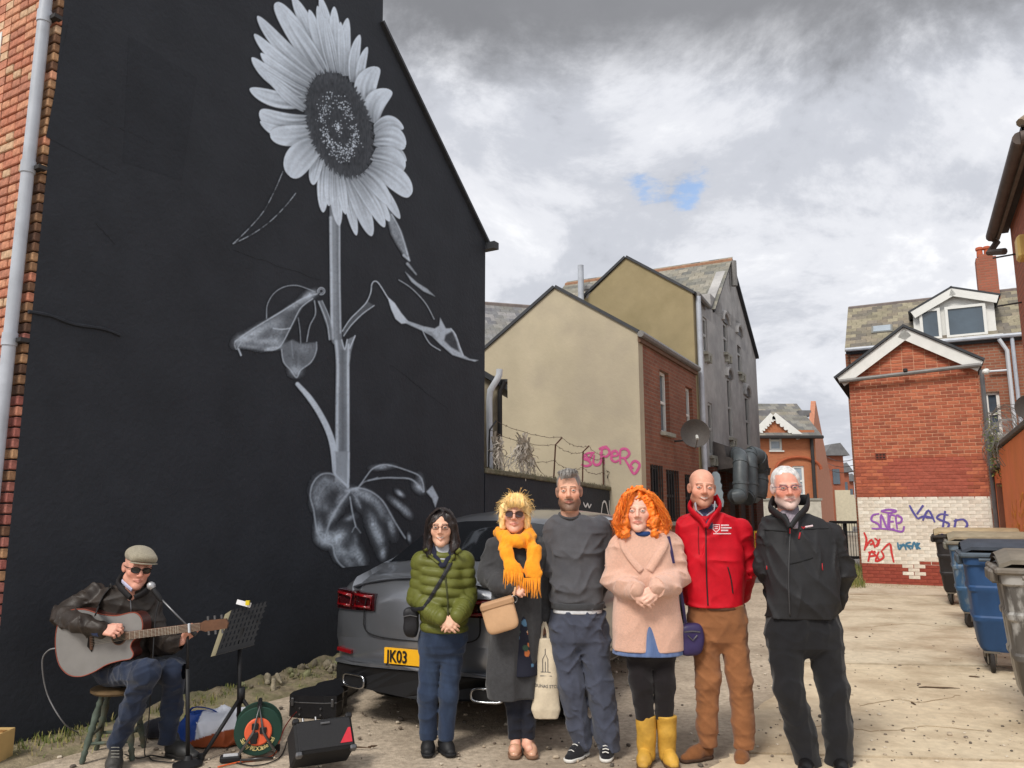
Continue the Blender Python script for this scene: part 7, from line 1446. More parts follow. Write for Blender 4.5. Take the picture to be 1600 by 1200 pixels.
# ---------------------------------------------------------------- woman with orange hair
def woman_orange():
    p = Person('woman with big curly orange hair, pale pink coat and mustard boots',1020,1196,5.22,srgb(230,184,164));P = p.P
    hd = Head(P(997,799,-.03),-12,0,0,1.07,1.04);legs = [[(998,1010,.0,20),(1002,1065,-.02,17.5),(1008,1120,.0,14),(1010,1170,.0,12)],[(1036,1010,.0,20),(1037,1065,-.02,16.5),(1038,1120,.0,13.5),(1042,1170,.0,12)]]
    armL = [(967,853,.0,17),(961,905,.0,18),(978,918,-.13,16),(994,922,-.23,13)];armR = [(1050,853,.0,17),(1058,900,.0,18),(1045,913,-.13,16),(1028,917,-.23,13)]
    WL,WR = P(992,925,-.245),P(1027,920,-.235);col = hd.color(p.skin,srgb(196,92,84),srgb(196,150,118),flush=.5)
    body(p,hd,col,limb_core(p,legs,[armL,armR],[(1005,860,.03,28),(1008,930,.03,30),(1014,1000,.0,30)]),[dict(W=WL,d=(.86,-.1,-.42),n=(.15,-1,.2),side=-1,curl=(.4,.45,.5,.5),s=1.0),dict(W=WR,d=(-.8,-.28,-.38),n=(-.1,-1,.3),side=1,curl=(.55,.6,.65,.65),s=1.0)],fine=[(P(1008,930,-.25),.1)],lo=(-.4,-.4,-.02),hi=(.4,.25,P(1000,757)[2]+.06),fem=.8,neck=.13)
    pm = fabric('pink_teddy',srgb(226,180,158),var=.09,scale=70,bump=.8,bscale=240,sheen=.4);v = p.vol(934,1084,818,1016,-.36,.34);w = folds(33,.007,24,4,(1.2,1,.4));fz = lambda X,Y,Z,t=None: w(X,Y,Z)
    v.loft(p.rows([(822,984,1028,.17,.02),(832,966,1050,.23,.02),(856,962,1056,.28,.02),(900,962,1058,.31),(960,957,1063,.33),(1014,957,1068,.33)]),k=.03,n=2.5,disp=fz)
    for i,A in enumerate((armL,armR)): v.chain([(a,r+.004) for a,r in p.ch(A)],k=.03,disp=sleeve_folds(43+i,.007,22))
    v.cone(P(1006,826,-.15),P(1010,885,-.18),.06,.030,.012,'sub');v.cone(P(1010,885,-.18),P(1014,948,-.19),.026,.03,.01,'sub');v.cone(P(1014,948,-.19),P(1020,1025,-.19),.028,.05,.01,'sub')
    v.build('coat',pm,p.root)
    for pts in ([(978,838),(974,850),(985,870),(1003,892)],[(1034,838),(1038,850),(1027,870),(1014,892)]): cloth_line(p,v,pts,.030,pm,'lapel',flatr=.010,lift=.0)
    for A,e in ((armL,1),(armR,-1)):
        a,c = P(*A[-2][:3]),P(*A[-1][:3]);d = (c-a)/np.linalg.norm(c-a);b = MB();b.tube([Vector(c-d*.02),Vector(c+d*.025)],14*p.mpp+.004,14);auto_smooth(b.build('cuff',pm,p.root),80)
    blue = fabric('denim_dress',srgb(88,108,150),var=.2,scale=30,aniso=(1,1,.2),stain=srgb(140,156,190),sscale=14,samt=.5);dv = p.vol(955,1075,815,1026,-.26,.2);dv.loft(p.rows([(828,990,1022,.13,.0),(850,985,1030,.2,.0),(900,975,1045,.26,.0),(960,966,1056,.30,.0),(1021,956,1070,.32)]),k=.02,disp=waves(5,.006,30,5,(1.5,1,.2)));dv.build('dress',blue,p.root)
    b = MB();c = P(1003,832,-.03);b.tube([Vector(c+np.array([.062*math.cos(a),.066*math.sin(a),.008*math.sin(a)])) for a in np.linspace(0,6.283,24,endpoint=False)],.017,8,closed=True);b.build('neckband',fabric('dress_band',srgb(36,62,112)),p.root,smooth=True)
    trousers(p,'leggings',fabric('leggings_black',srgb(28,24,26)),[(1008,974,1056,.24),(1024,976,1055,.24)],[l[:3] for l in legs],51,.003)
    ym = M('mustard_leather',srgb(196,152,62),rough=.6,var=.2,scale=12,bump=.4,stain=srgb(140,104,50),sscale=6,samt=.6)
    for q,(cx,tx,ty) in enumerate(((1009,1004,1207),(1041,1056,1204))):
        a,t_ = P(cx,1186,.06)*[1,1,0],P(tx,ty,-.15)*[1,1,0];o,sv = shoe(p,'boot',a,t_,ym,M('boot_sole',srgb(88,66,44)),w=.045)
        bv = p.vol(cx-24,cx+24,1108,1192,-.14,.14,.006);wz = waves(61+q,.005,50,5,(.6,.6,1.5));ztop = P(cx,1117,0);bot = np.array([a[0],a[1],.05])+np.array([0,-.03,0]);bv.cone(bot,ztop,.054,.066,.02,disp=lambda X,Y,Z,t: wz(X,Y,Z));bv.cut(lambda X,Y,Z: Z-ztop[2]+0*X+0*Y,.004);bv.build('boot_shaft',ym,o)
    # hair: large curly mass with loose ringlets
    og = srgb(246,128,34);H = hair_mat('orange_hair',og,.5);hv = Vol(hd.c-np.array([.24,.16,.22]),hd.c+np.array([.26,.16,.18]),.006);st = waves(71,.008,75,7);st2 = folds(72,.009,150,5,(1,1,.45));dd = lambda X,Y,Z,t=None: st(X,Y,Z)+st2(X,Y,Z);hdw = Head(hd.c,0,0,0,1.0,1.0)
    hv.ell(hd(0,.025,.05),(.096,.112,.104),k=.02,disp=dd)
    for s_,wd in ((-1,1.0),(1,1.22)): hv.chain([(hdw(s_*.06,-.02,.08),.04),(hdw(s_*.096*wd,-.01,.0),.040),(hdw(s_*.120*wd,-.01,-.08),.043),(hdw(s_*.122*wd,-.03,-.135),.032)],k=.03,disp=dd);hv.chain([(hdw(s_*.055,-.06,.09),.026),(hdw(s_*.082,-.055,.02),.024),(hdw(s_*.088,-.05,-.07),.03),(hdw(s_*.095,-.06,-.15),.025)],k=.02,disp=dd)
    hv.ell(hd(0,.06,-.06),(.1,.07,.1),k=.03,disp=dd);hv.ell(hd(0,-.10,-.03),(.056,.09,.094),k=.012,mode='sub');hv.build('hair',H,p.root,color=const_col(og,.3,13),relax=0)
    pth = [];rr = random.Random(12)
    for i in range(1300):
        s_ = -1 if rr.random() < .46 else 1;wd = 1.0 if s_ < 0 else 1.2;t0 = rr.random();a = rr.uniform(.15,1.0);yy = rr.uniform(-.085,.06)
        base = [np.array([s_*.02*a,-.03+yy*.3,.150-.02*a]),np.array([s_*.08*(.6+.5*a),yy-.015,.115]),np.array([s_*.122*wd*(.75+.35*a),yy-.01,.02]),np.array([s_*.152*wd*(.70+.42*a),yy-.02,-.075]),np.array([s_*.142*wd*(.68+.5*a*rr.uniform(.8,1.15)),yy-.02,-.13-rr.uniform(0,.065)])]
        Q = catmull(base,7);k0 = int(rr.uniform(0,10));Q = Q[k0:k0+rr.randint(10,18)];ph = rr.uniform(0,6.3);am = rr.uniform(.004,.011);fq = rr.uniform(.7,1.3)
        if len(Q) < 5: continue
        L = [hdw(*(q+am*np.array([math.cos(ph+j*fq),math.sin(ph+j*fq),.4*math.sin(ph+1+j*fq)]))) for j,q in enumerate(Q)]
        if min(abs(q[0]) for q in Q) < .058 and min(q[2] for q in Q) < .07 and yy < -.03 and max(-q[1] for q in Q) > .04 and any(abs(q[0]) < .062 and q[2] < .075 and q[1] < -.04 for q in Q): continue
        pth.append(L)
    strands('hair_curls',pth,.0021,H,p.root,seed=14,cols=[og,srgb(252,150,56),srgb(226,100,22),srgb(250,138,40)])
    b0 = P(1079,998,-.02);t = thing('shoulder_bag','dark purple shoulder bag beside the woman in the pink coat','bag',loc=tuple(p.o+b0));bv = Vol((-.12,-.1,-.15),(.12,.1,.15),.006);bv.ell((0,0,0),(.082,.055,.105),n=3.4,k=0,disp=waves(6,.004,45,4));pu = M('purple_leather',srgb(52,42,84),rough=.45,var=.15,scale=12,bump=.2);bv.build('bag_body',pu,t);b = MB();b.tube([(-.03,-.06,.03),(0,-.064,.0),(.03,-.06,.03)],.004,6);b.build('chain',M('steel_dull',srgb(110,110,112)),t)
    b = MB();b.tube([(-.05,-.056,.05),(0,-.062,.056),(.05,-.056,.05)],.005,6);b.build('zip',M('steel_dull',srgb(110,110,112)),t)
    pts = [Vector(np.array(on_cloth(p,v,x,y,.006))-b0) for x,y in ((1044,838),(1049,862),(1052,880))];b = MB();b.tube(pts,[(.004,.011)]*3,6,flat=(0,-1,0));b.build('strap',pu,t);b = MB();b.tube([Vector(P(1064,925,.0)-b0),Vector(P(1068,950,-.02)-b0),Vector((-.03,0,.1))],[(.004,.011)]*3,6,flat=(0,-1,0));b.build('strap',pu,t)
woman_orange()
# ---------------------------------------------------------------- man in the red jacket
def man_red():
    p = Person('smiling bald man in a red zipped jacket and brown trousers',1130,1190,5.3,srgb(218,160,136));P = p.P
    hd = Head(P(1097,763,-.02),-4,0,3,1.06,1.05);legs = [[(1100,970,.0,23),(1106,1062,-.02,18),(1105,1130,.01,15.5),(1106,1160,.01,14)],[(1141,970,.0,23),(1156,1062,-.04,18),(1161,1130,-.03,16),(1162,1165,-.03,15)]]
    armL = [(1072,828,.02,16),(1063,885,.06,15),(1080,930,.19,12),(1105,942,.23,10)];armR = [(1156,828,.02,17),(1170,885,.06,15),(1158,928,.18,13),(1130,942,.23,10)]
    col = hd.color(p.skin,srgb(190,112,104),srgb(120,84,64),flush=.45,beard=(srgb(150,100,76),.55),teeth=True,stub=(srgb(150,116,98),.55))
    body(p,hd,col,limb_core(p,legs,[armL,armR],[(1112,838,.03,28),(1116,920,.03,28),(1120,975,.0,28)]),[dict(W=P(1100,945,.25),d=(.9,0,-.3),n=(0,1,0),side=1),dict(W=P(1135,945,.27),d=(-.9,0,-.3),n=(0,1,0),side=-1)],lo=(-.4,-.3,-.02),hi=(.4,.4,P(1100,735)[2]+.03),smile=.8,age=.6,neck=.15)
    rm = fabric('red_softshell',srgb(190,16,34),rough=.6,var=.10,scale=20,sheen=0);v = p.vol(1046,1196,790,950,-.3,.36);w = folds(81,.010,32,5,(1,.8,1));fz = lambda X,Y,Z,t=None: w(X,Y,Z)
    v.loft(p.rows([(800,1080,1122,.17,.02),(808,1066,1146,.21,.02),(822,1060,1160,.24,.02),(855,1064,1160,.28,.01),(905,1069,1163,.28),(947,1074,1163,.27)]),k=.03,n=2.5,disp=fz)
    for i,A in enumerate((armL,armR)): v.chain([(a,r+.004) for a,r in p.ch(A)],k=.028,disp=sleeve_folds(83+i,.006,18))
    v.cone(P(1101,795,-.12),P(1104,822,-.17),.05,.006,.01,'sub');v.build('jacket',rm,p.root)
    for (pts,nm) in (([(1083,782,.05),(1077,792,-.02),(1082,800,-.09),(1095,812,-.13),(1102,824,-.15)],'collar'),([(1119,778,.05),(1125,790,-.02),(1122,798,-.09),(1111,812,-.13),(1104,824,-.15)],'collar')):
        b = MB();b.tube([Vector(P(*q)) for q in [tuple(a) for a in catmull(pts,4)]],[(.034*(1-.45*i/16),.012) for i in range(17)],8,flat=(0,-.3,1));auto_smooth(b.build(nm,rm,p.root),80)
    b = MB();b.tube([Vector(P(x,y,d)) for x,y,d in ((1084,784,.07),(1100,780,.10),(1118,781,.07))],[(.03,.012)]*3,8,flat=(0,0,1));auto_smooth(b.build('collar',rm,p.root),80)
    cv = p.vol(1075,1130,785,835,-.22,.12,.006);cv.loft(p.rows([(788,1088,1112,.115,.02),(802,1086,1116,.15,.0),(826,1096,1112,.20,-.02)]),k=.01);cv.build('shirt',fabric('check_shirt',srgb(60,66,92),var=.5,scale=90),p.root)
    for q,pts in enumerate(([(1086,786),(1088,798),(1098,806)],[(1117,784),(1116,798),(1104,806)])): b = MB();b.tube([Vector(P(x,y,-.075-.02*i)) for i,(x,y) in enumerate(pts)],[(.018,.005),(.016,.005),(.006,.004)],6,flat=(0,-.4,1));b.build('shirt_collar',fabric('pale_collar',srgb(176,180,190)),p.root)
    bz = M('zip_black',srgb(32,24,26),rough=.5);cloth_line(p,v,[(1103,825),(1103,860),(1104,905),(1106,946)],.0045,bz,'zip',flatr=.004);cloth_line(p,v,[(1137,886),(1142,905),(1145,927)],.0045,bz,'pocket_zip',flatr=.003);cloth_line(p,v,[(1091,822),(1091,845),(1092,866)],.0025,fabric('red_seam',srgb(120,10,22)),'chest_seam',flatr=.003)
    wt = M('logo_white',srgb(236,214,218),var=.05);b = MB()
    sh = [(1114,820),(1124,820),(1124,827),(1119,832),(1114,827)];b.tube([on_cloth(p,v,x,y,.003) for x,y in sh],.0035,5,closed=True)
    for (x0,x1,y) in ((1116,1122,823),(1116.5,1121.5,826),(1119,1119.2,829)): b.tube([on_cloth(p,v,x0,y,.003),on_cloth(p,v,x1,y,.003)],.003,5)
    for (y,L) in ((821,12),(825,16),(829,11)):
        x = 1126.5
        while x < 1126.5+L: w_ = random.uniform(.8,1.6);b.tube([on_cloth(p,v,x,y,.003),on_cloth(p,v,x+w_,y,.003)],(.003,.0055),4,flat=(0,-1,0));x += w_+.45
    x = 1114.5
    while x < 1141: w_ = random.uniform(.8,1.6);b.tube([on_cloth(p,v,x,834,.003),on_cloth(p,v,x+w_,834,.003)],(.003,.004),4,flat=(0,-1,0));x += w_+.5
    b.build('chest_logo',wt,p.root,kind='stuff')
    trousers(p,'trousers',fabric('brown_chino',srgb(142,94,60),scale=16,var=.12,stain=srgb(112,72,46),sscale=5,samt=.4),[(943,1077,1162,.24),(970,1076,1166,.26),(1000,1078,1166,.25)],legs,91,.0032);b = MB();rr = p.rows([(947,1078,1162,.25)])[0];b.tube([Vector((rr[1]+(rr[3]+.004)*math.cos(a),rr[2]+(rr[4]+.004)*math.sin(a),rr[0])) for a in np.linspace(0,6.283,28,endpoint=False)],(.016,.004),6,closed=True,flat=(0,0,1));b.build('belt',M('belt_brown',srgb(88,56,38),rough=.5),p.root)
    sm = fabric('tan_suede_shoe',srgb(122,78,46),bump=.3);shoe(p,'shoe',P(1112,1165,.05)*[1,1,0],P(1062,1180,-.06)*[1,1,0],sm,M('sole_dark',srgb(70,50,38)),tall=.03);shoe(p,'shoe',P(1162,1172,.03)*[1,1,0],P(1156,1206,-.19)*[1,1,0],sm,M('sole_dark',(0,0,0)),tall=.03)
man_red()
# ---------------------------------------------------------------- man in the black jacket
def man_black():
    p = Person('older man with white hair, glasses and a black zipped jacket over black trousers',1262,1204,5.12,srgb(222,158,138));P = p.P
    hd = Head(P(1229,763,-.02),-10,2,-2,1.12,1.03);legs = [[(1226,985,.0,28),(1232,1075,-.03,22),(1250,1140,.0,20.5),(1263,1195,.0,19)],[(1283,985,.0,29),(1302,1075,-.01,22),(1309,1140,-.01,20),(1311,1200,.0,19)]]
    armL = [(1201,835,.02,17),(1195,885,.06,15),(1212,935,.19,12),(1240,950,.24,10)];armR = [(1297,837,.02,20),(1316,890,.05,17),(1306,938,.17,14),(1270,952,.24,10)]
    col = hd.color(p.skin,srgb(176,98,92),srgb(170,160,152),flush=.6,beard=(srgb(206,198,192),.6),stub=(srgb(200,196,194),.8))
    body(p,hd,col,limb_core(p,legs,[armL,armR],[(1246,838,.03,30),(1250,920,.03,30),(1254,985,.0,30)]),[dict(W=P(1235,955,.26),d=(.9,0,-.3),n=(0,1,0),side=1),dict(W=P(1272,955,.28),d=(-.9,0,-.3),n=(0,1,0),side=-1)],lo=(-.4,-.3,-.03),hi=(.44,.42,P(1229,730)[2]+.03),age=1,neck=.15)
    km = fabric('black_softshell',srgb(42,42,44),rough=.62,var=.10,scale=20,sheen=0,bump=.15);v = p.vol(1176,1346,786,966,-.32,.38);w = folds(101,.009,30,5,(1,.8,.9));fz = lambda X,Y,Z,t=None: w(X,Y,Z)
    v.loft(p.rows([(802,1206,1262,.18,.02),(812,1194,1284,.22,.02),(826,1190,1300,.25,.02),(860,1196,1304,.30,.0),(905,1197,1308,.33,-.01),(940,1198,1308,.33,-.01),(964,1198,1307,.30)]),k=.03,n=2.5,disp=fz)
    for i,A in enumerate((armL,armR)): v.chain([(a,r+.004) for a,r in p.ch(A)],k=.03,disp=sleeve_folds(103+i,.007,18))
    v.cone(P(1233,798,-.12),P(1235,822,-.17),.05,.006,.01,'sub');v.build('jacket',km,p.root)
    for pts in ([(1208,782,.05),(1203,793,-.02),(1212,801,-.09),(1226,811,-.14),(1233,824,-.16)],[(1262,778,.05),(1262,790,-.02),(1256,798,-.10),(1244,811,-.14),(1235,824,-.16)]):
        b = MB();b.tube([Vector(P(*q)) for q in [tuple(a) for a in catmull(pts,4)]],[(.040*(1-.5*i/16),.013) for i in range(17)],8,flat=(0,-.3,1));auto_smooth(b.build('collar',km,p.root),80)
    b = MB();b.tube([Vector(P(x,y,d)) for x,y,d in ((1210,786,.08),(1234,781,.11),(1260,781,.08))],[(.036,.013)]*3,8,flat=(0,0,1));auto_smooth(b.build('collar',km,p.root),80)
    cv = p.vol(1205,1262,785,835,-.24,.12,.006);cv.loft(p.rows([(790,1218,1246,.13,.02),(804,1217,1248,.17,.0),(826,1228,1242,.21,-.02)]),k=.01);cv.build('shirt',fabric('grey_check',srgb(150,140,150),var=.35,scale=90),p.root)
    bz = M('zip_black',srgb(22,22,24));rd = M('red_tab',srgb(180,40,48),rough=.5);cloth_line(p,v,[(1235,826),(1233,860),(1232,910),(1234,962)],.005,M('zip_grey',srgb(60,60,62),rough=.5),'zip',flatr=.005);cloth_line(p,v,[(1234,826),(1234,834)],.0055,rd,'zip_pull',flatr=.006,n=2);cloth_line(p,v,[(1250,832),(1248,842)],.0055,rd,'zip_pull',flatr=.005,n=2);cloth_line(p,v,[(1284,880),(1285,891)],.0035,rd,'zip_pull',flatr=.004,n=2);cloth_line(p,v,[(1198,880),(1198,890)],.0045,rd,'zip_pull',flatr=.004,n=2)
    sm = M('seam_dark',srgb(18,18,20),rough=.7);cloth_line(p,v,[(1234,881),(1255,876),(1270,871)],.003,sm,'pocket_seam',flatr=.003);cloth_line(p,v,[(1192,828),(1215,829),(1233,831)],.003,sm,'yoke_seam',flatr=.003);cloth_line(p,v,[(1250,828),(1275,826),(1300,826)],.003,sm,'yoke_seam',flatr=.003)
    b = MB();wt = M('logo_white',srgb(236,214,218));x = 1258
    while x < 1269: w_ = random.uniform(.8,1.5);y = 823.5-(x-1258)*.18;b.tube([on_cloth(p,v,x,y,.004),on_cloth(p,v,x+w_,y-.2,.004)],(.003,.006),4,flat=(0,-1,0));x += w_+.4
    b.build('chest_logo',wt,p.root,kind='stuff');b = MB();b.tube([on_cloth(p,v,1252,823,.004),on_cloth(p,v,1255,826,.004),on_cloth(p,v,1257,823,.004)],.004,5);b.build('logo_mark',rd,p.root)
    trousers(p,'trousers',fabric('black_cotton',srgb(30,30,33),scale=16,var=.14),[(958,1200,1306,.28),(985,1198,1312,.28),(1010,1198,1312,.27)],legs,111,.0042)
    bk = M('shoe_leather',srgb(22,21,22),rough=.35,var=.1);shoe(p,'shoe',P(1266,1196,.06)*[1,1,0],P(1254,1214,-.2)*[1,1,0],bk);shoe(p,'shoe',P(1312,1198,.06)*[1,1,0],P(1318,1214,-.18)*[1,1,0],bk)
    wh = srgb(206,204,202);hv = Vol(hd.c-np.array([.14,.15,.13]),hd.c+np.array([.14,.15,.17]),.005);st = waves(118,.002,160,6);hv.ell(hd(0,.024,.048),(.080*1.13,.101*1.13,.083*1.13),k=.01,disp=st);hv.ell(hd(0,-.10,-.005),(.088,.085,.112),k=.02,mode='sub');hv.cut(lambda X,Y,Z: hd(0,0,-.03)[2]-Z+0*X+0*Y,.01);hv.build('hair',hair_mat('white_hair',wh,.6),p.root,color=const_col(wh,.15,5),relax=1)
    glasses(p,hd,M('blue_rim',srgb(72,70,110),rough=.3),w=.0205,hgt=.0125,round_=3.2,r=.0014,bar=True)
man_black()
# ---------------------------------------------------------------- the seated guitarist
def guitarist():
    p = Person('seated busker in flat cap and dark wax jacket playing a guitar',200,1180,5.35,srgb(216,158,138));P = p.P
    hd = Head(P(215,887,-.08),38,8,6,1.06,1.0);legs = [[(168,1050,.06,20),(228,1052,-.30,17.5),(205,1110,-.22,15),(182,1160,-.18,13)],[(195,1048,.05,20),(272,1048,-.12,17),(268,1105,-.02,14.5),(262,1158,.02,13)]]
    armL = [(148,926,.02,15),(100,962,-.06,16),(128,974,-.25,13),(158,984,-.27,10)];armR = [(233,936,.02,14),(250,1008,-.02,13),(268,1008,-.12,11.5),(284,1003,-.17,9)]
    WL,WR = P(160,985,-.275),P(285,1000,-.15);col = hd.color(p.skin,srgb(176,104,98),srgb(150,120,100),flush=.5,stub=(srgb(160,130,116),.4),sun=1)
    body(p,hd,col,limb_core(p,legs,[armL,armR],[(196,935,.02,22),(188,985,.03,24),(182,1030,.04,24)]),[dict(W=WL,d=(.95,-.12,.02),n=(.1,-.75,.65),side=1,curl=(.9,1.0,1.05,1.1),thumb=.5,s=1.0),dict(W=WR,d=(.55,-.15,.62),n=(.55,-.5,-.55),side=-1,curl=(1.0,1.1,1.15,1.2),thumb=.2,s=.95)],fine=[(P(178,983,-.28),.09),(P(300,985,-.17),.09)],lo=(-.58,-.42,-.02),hi=(.56,.3,P(215,851)[2]+.03),age=.5,neck=.13)
    jm = M('wax_jacket',srgb(44,38,34),rough=.5,var=.2,scale=12,bump=.2,bscale=60,stain=srgb(64,54,48),sscale=4,samt=.6);v = p.vol(78,300,905,1045,-.42,.3);w = folds(201,.010,32,5);fz = lambda X,Y,Z,t=None: w(X,Y,Z)
    v.loft(p.rows([(912,184,224,.16,-.02),(920,160,240,.20,.0),(940,146,246,.26,.02),(985,152,244,.28,.03),(1040,150,238,.30,.05)]),k=.03,n=2.4,disp=fz)
    for i,A in enumerate((armL,armR)): v.chain([(a,r+.004) for a,r in p.ch(A)],k=.03,disp=sleeve_folds(203+i,.008))
    v.build('jacket',jm,p.root);cl = M('cord_collar',srgb(26,24,26),rough=.8,var=.15)
    for pts in ([(190,902,.04),(184,912,-.06),(192,922,-.14),(204,934,-.17)],[(226,905,.04),(232,916,-.05),(226,926,-.13),(210,934,-.17)]): b = MB();b.tube([Vector(P(*q)) for q in [tuple(a) for a in catmull(pts,4)]],[(.030*(1-.3*i/12),.014) for i in range(13)],8,flat=(0,-.3,1));auto_smooth(b.build('collar',cl,p.root),80)
    b = MB();b.tube([Vector(P(x,y,d)) for x,y,d in ((191,908,-.10),(198,915,-.14),(206,922,-.15))],[(.016,.006)]*3,6,flat=(0,-.3,1));b.build('shirt_collar',fabric('lilac_shirt',srgb(186,186,214)),p.root)
    cloth_line(p,v,[(204,930),(205,950),(205,962)],.005,M('steel_dull',srgb(110,110,112)),'zip',flatr=.005);cloth_line(p,v,[(175,915),(160,935),(150,960)],.020,M('strap_black',srgb(30,29,30),rough=.7),'guitar_strap',flatr=.005,lift=.006)
    b = MB();a,c = P(150,983,-.265),P(160,985,-.275);b.tube([Vector(a),Vector(c)],.043,12);auto_smooth(b.build('blue_cuff',fabric('blue_cuff',srgb(30,48,88)),p.root),80)
    trousers(p,'jeans',fabric('denim_dark',srgb(32,40,58),scale=14,var=.2,stain=srgb(52,64,86),sscale=7,samt=.4),[(1030,152,224,.30,.05),(1052,150,226,.30,.05)],legs,211,.005,dep=.5,top=26)
    bt = M('boot_grey',srgb(62,60,58),rough=.5,var=.25,scale=14,bump=.3);shoe(p,'boot',P(182,1168,-.12)*[1,1,0],P(176,1200,-.36)*[1,1,0],bt,tall=.05,fat=1.1);shoe(p,'boot',P(262,1162,.06)*[1,1,0],P(312,1176,-.06)*[1,1,0],M('boot_dark',srgb(40,40,40),rough=.5,var=.2),tall=.04,fat=1.1)
    for k in range(4): b = MB();c = P(180,1168+5*k,-.26-.02*k);b.tube([Vector(c+np.array([-.025,0,.0])),Vector(c+np.array([0,-.012,.004])),Vector(c+np.array([.025,0,0]))],.003,5);b.build('lace',M('lace_grey',srgb(120,118,112)),p.root)
    # flat cap
    cm = fabric('tweed',srgb(150,142,124),var=.25,scale=120,bump=.5,bscale=200);cv = Vol(hd.c-np.array([.2,.2,.06]),hd.c+np.array([.2,.2,.2]),.006);cv.ell(hd(0,.005,.078),(.092,.118,.062),R=hd.R,k=.02);cv.cone(hd(-.055,-.10,.060),hd(.055,-.10,.060),.018,.018,.03);cv.ell(hd(0,-.085,.082),(.075,.06,.028),R=hd.R,k=.03);ct = hd(0,0,.040);up = hd.R @ np.array([0,.12,1.0]);cv.cut(lambda X,Y,Z: -((X-ct[0])*up[0]+(Y-ct[1])*up[1]+(Z-ct[2])*up[2]),.008);cv.build('flat_cap',cm,p.root)
    b = MB();b.tube([Vector(hd(.075*math.sin(a),-.085-.05*math.cos(a),.050)) for a in np.linspace(-1.2,1.2,11)],[(.004,.020)]*11,6,flat=tuple(hd.R @ np.array([0,0,1.])));b.build('cap_peak',cm,p.root,smooth=True)
    glasses(p,hd,M('black_acetate',srgb(22,20,22)),M('black_lens',srgb(14,14,16),rough=.06,spec=.9,var=.1),w=.024,hgt=.017,cz=.002,round_=2.6,r=.0026,cy=-.104)
    # ---- guitar, its face turned to us
    g0 = P(165,1003,-.155);t = thing('acoustic_guitar','grey faced cutaway acoustic guitar on the seated busker\'s lap','guitar',loc=tuple(p.o+g0));top = M('guitar_top',srgb(128,126,124),rough=.35,var=.1,scale=5,spec=.5,stain=srgb(104,102,100),sscale=3,samt=.4);rim = M('guitar_side',srgb(70,34,28),rough=.35,var=.15);wood = M('fret_wood',srgb(96,66,48),rough=.5,var=.2,scale=30);m = p.mpp
    px = [(114,957),(135,956),(160,962),(185,964),(210,959),(222,964),(227,976),(225,990),(214,999),(211,1008),(216,1017),(212,1024),(196,1027),(176,1033),(158,1043),(138,1050),(118,1048),(102,1034),(94,1010),(93,985),(99,966)]
    pl = [((x-165)*m,(1003-y)*m) for x,y in px];pl = [(q[0],q[1]) for q in catmull([(a,c,0) for a,c in pl],4,True)];n = len(pl);yaw = Matrix.Rotation(math.radians(-6),3,'Z');V3 = lambda x,d,z: yaw @ Vector((x,d,z))
    b = MB();b._add([V3(x,-.045,z) for x,z in pl]+[V3(x,.055,z) for x,z in pl],[(i,(i+1) % n,(i+1) % n+n,i+n) for i in range(n)]+[tuple(range(2*n-1,n-1,-1))]);auto_smooth(b.build('sides',rim,t),50);b = MB();b._add([V3(x*.985,-.0462,z*.985) for x,z in pl],[tuple(range(n))]);b.build('soundboard',top,t);b = MB();b.tube([V3(x,-.045,z) for x,z in pl],.0035,5,closed=True);b.build('binding',M('binding_rust',srgb(140,70,54),rough=.4),t)
    G = lambda x,y,d: V3((x-165)*m,d,(1003-y)*m);b = MB();c = G(192,994,-.048);b.lathe([(.044,0),(.044,.001),(.0,.001)],c,yaw @ Vector((0,-1,0)),24);b.build('sound_hole',M('hole_dark',srgb(24,18,16)),t);b = MB();b.tube([c+yaw @ Vector((.047*math.cos(a),0,.047*math.sin(a))) for a in np.linspace(0,6.283,26,endpoint=False)],.004,5,closed=True);b.build('rosette',wood,t)
    b = MB();A,B = G(203,992,-.056),G(318,977,-.058);d = (B-A).normalized();nn = yaw @ Vector((0,-1,0));u = d.cross(nn).normalized();R = Matrix((d,nn,u)).transposed();b.box((A+B)/2,((B-A).length,.016,.050),R,.004);b.build('neck',wood,t)
    for k in range(15): b = MB();q = A+(B-A)*(1-.94**(15-k))/(1-.94**15+.25);b.box(q+nn*.009,(.0025,.003,.048),R);b.build('fret',M('fret_silver',srgb(190,184,170),rough=.3,metal=.7),t)
    b = MB();h0 = B+d*.0;b.prism([(0,-.022),(.03,-.034),(.17,-.030),(.18,0),(.17,.030),(.03,.034),(0,.022)],-nn*.016,h0+nn*.006,d,u);hs = b.build('headstock',wood,t)
    for k in range(3):
        for s_ in (-1,1): b = MB();q = h0+d*(.05+.045*k)+u*s_*.045;b.tube([q-u*s_*.012,q+u*s_*.012],.008,8);b.build('tuner',M('steel_dull',srgb(110,110,112)),hs)
    b = MB();br = G(150,1000,-.052);b.box(br,(.02,.012,.11),R,.004);b.build('bridge',wood,t)
    for k in range(6): b = MB();o_ = u*(-.020+.008*k);b.tube([br+nn*.006+o_*1.3,A+nn*.012+o_,B+nn*.011+o_],.0009,4);b.build('string',M('fret_silver',srgb(190,184,170)),t)
    b = MB();q = A.lerp(B,.86);b.box(q+nn*.012,(.012,.02,.058),R,.003);b.build('capo',M('white_pipe',srgb(196,200,206)),t);b = MB();b.prism([(0,0),(.02,.05),(.012,.11),(-.02,.10),(-.03,.04)],nn*.002,G(152,1016,-.0475),d,-u);b.build('pickguard',M('hole_dark',srgb(24,18,16)),t)
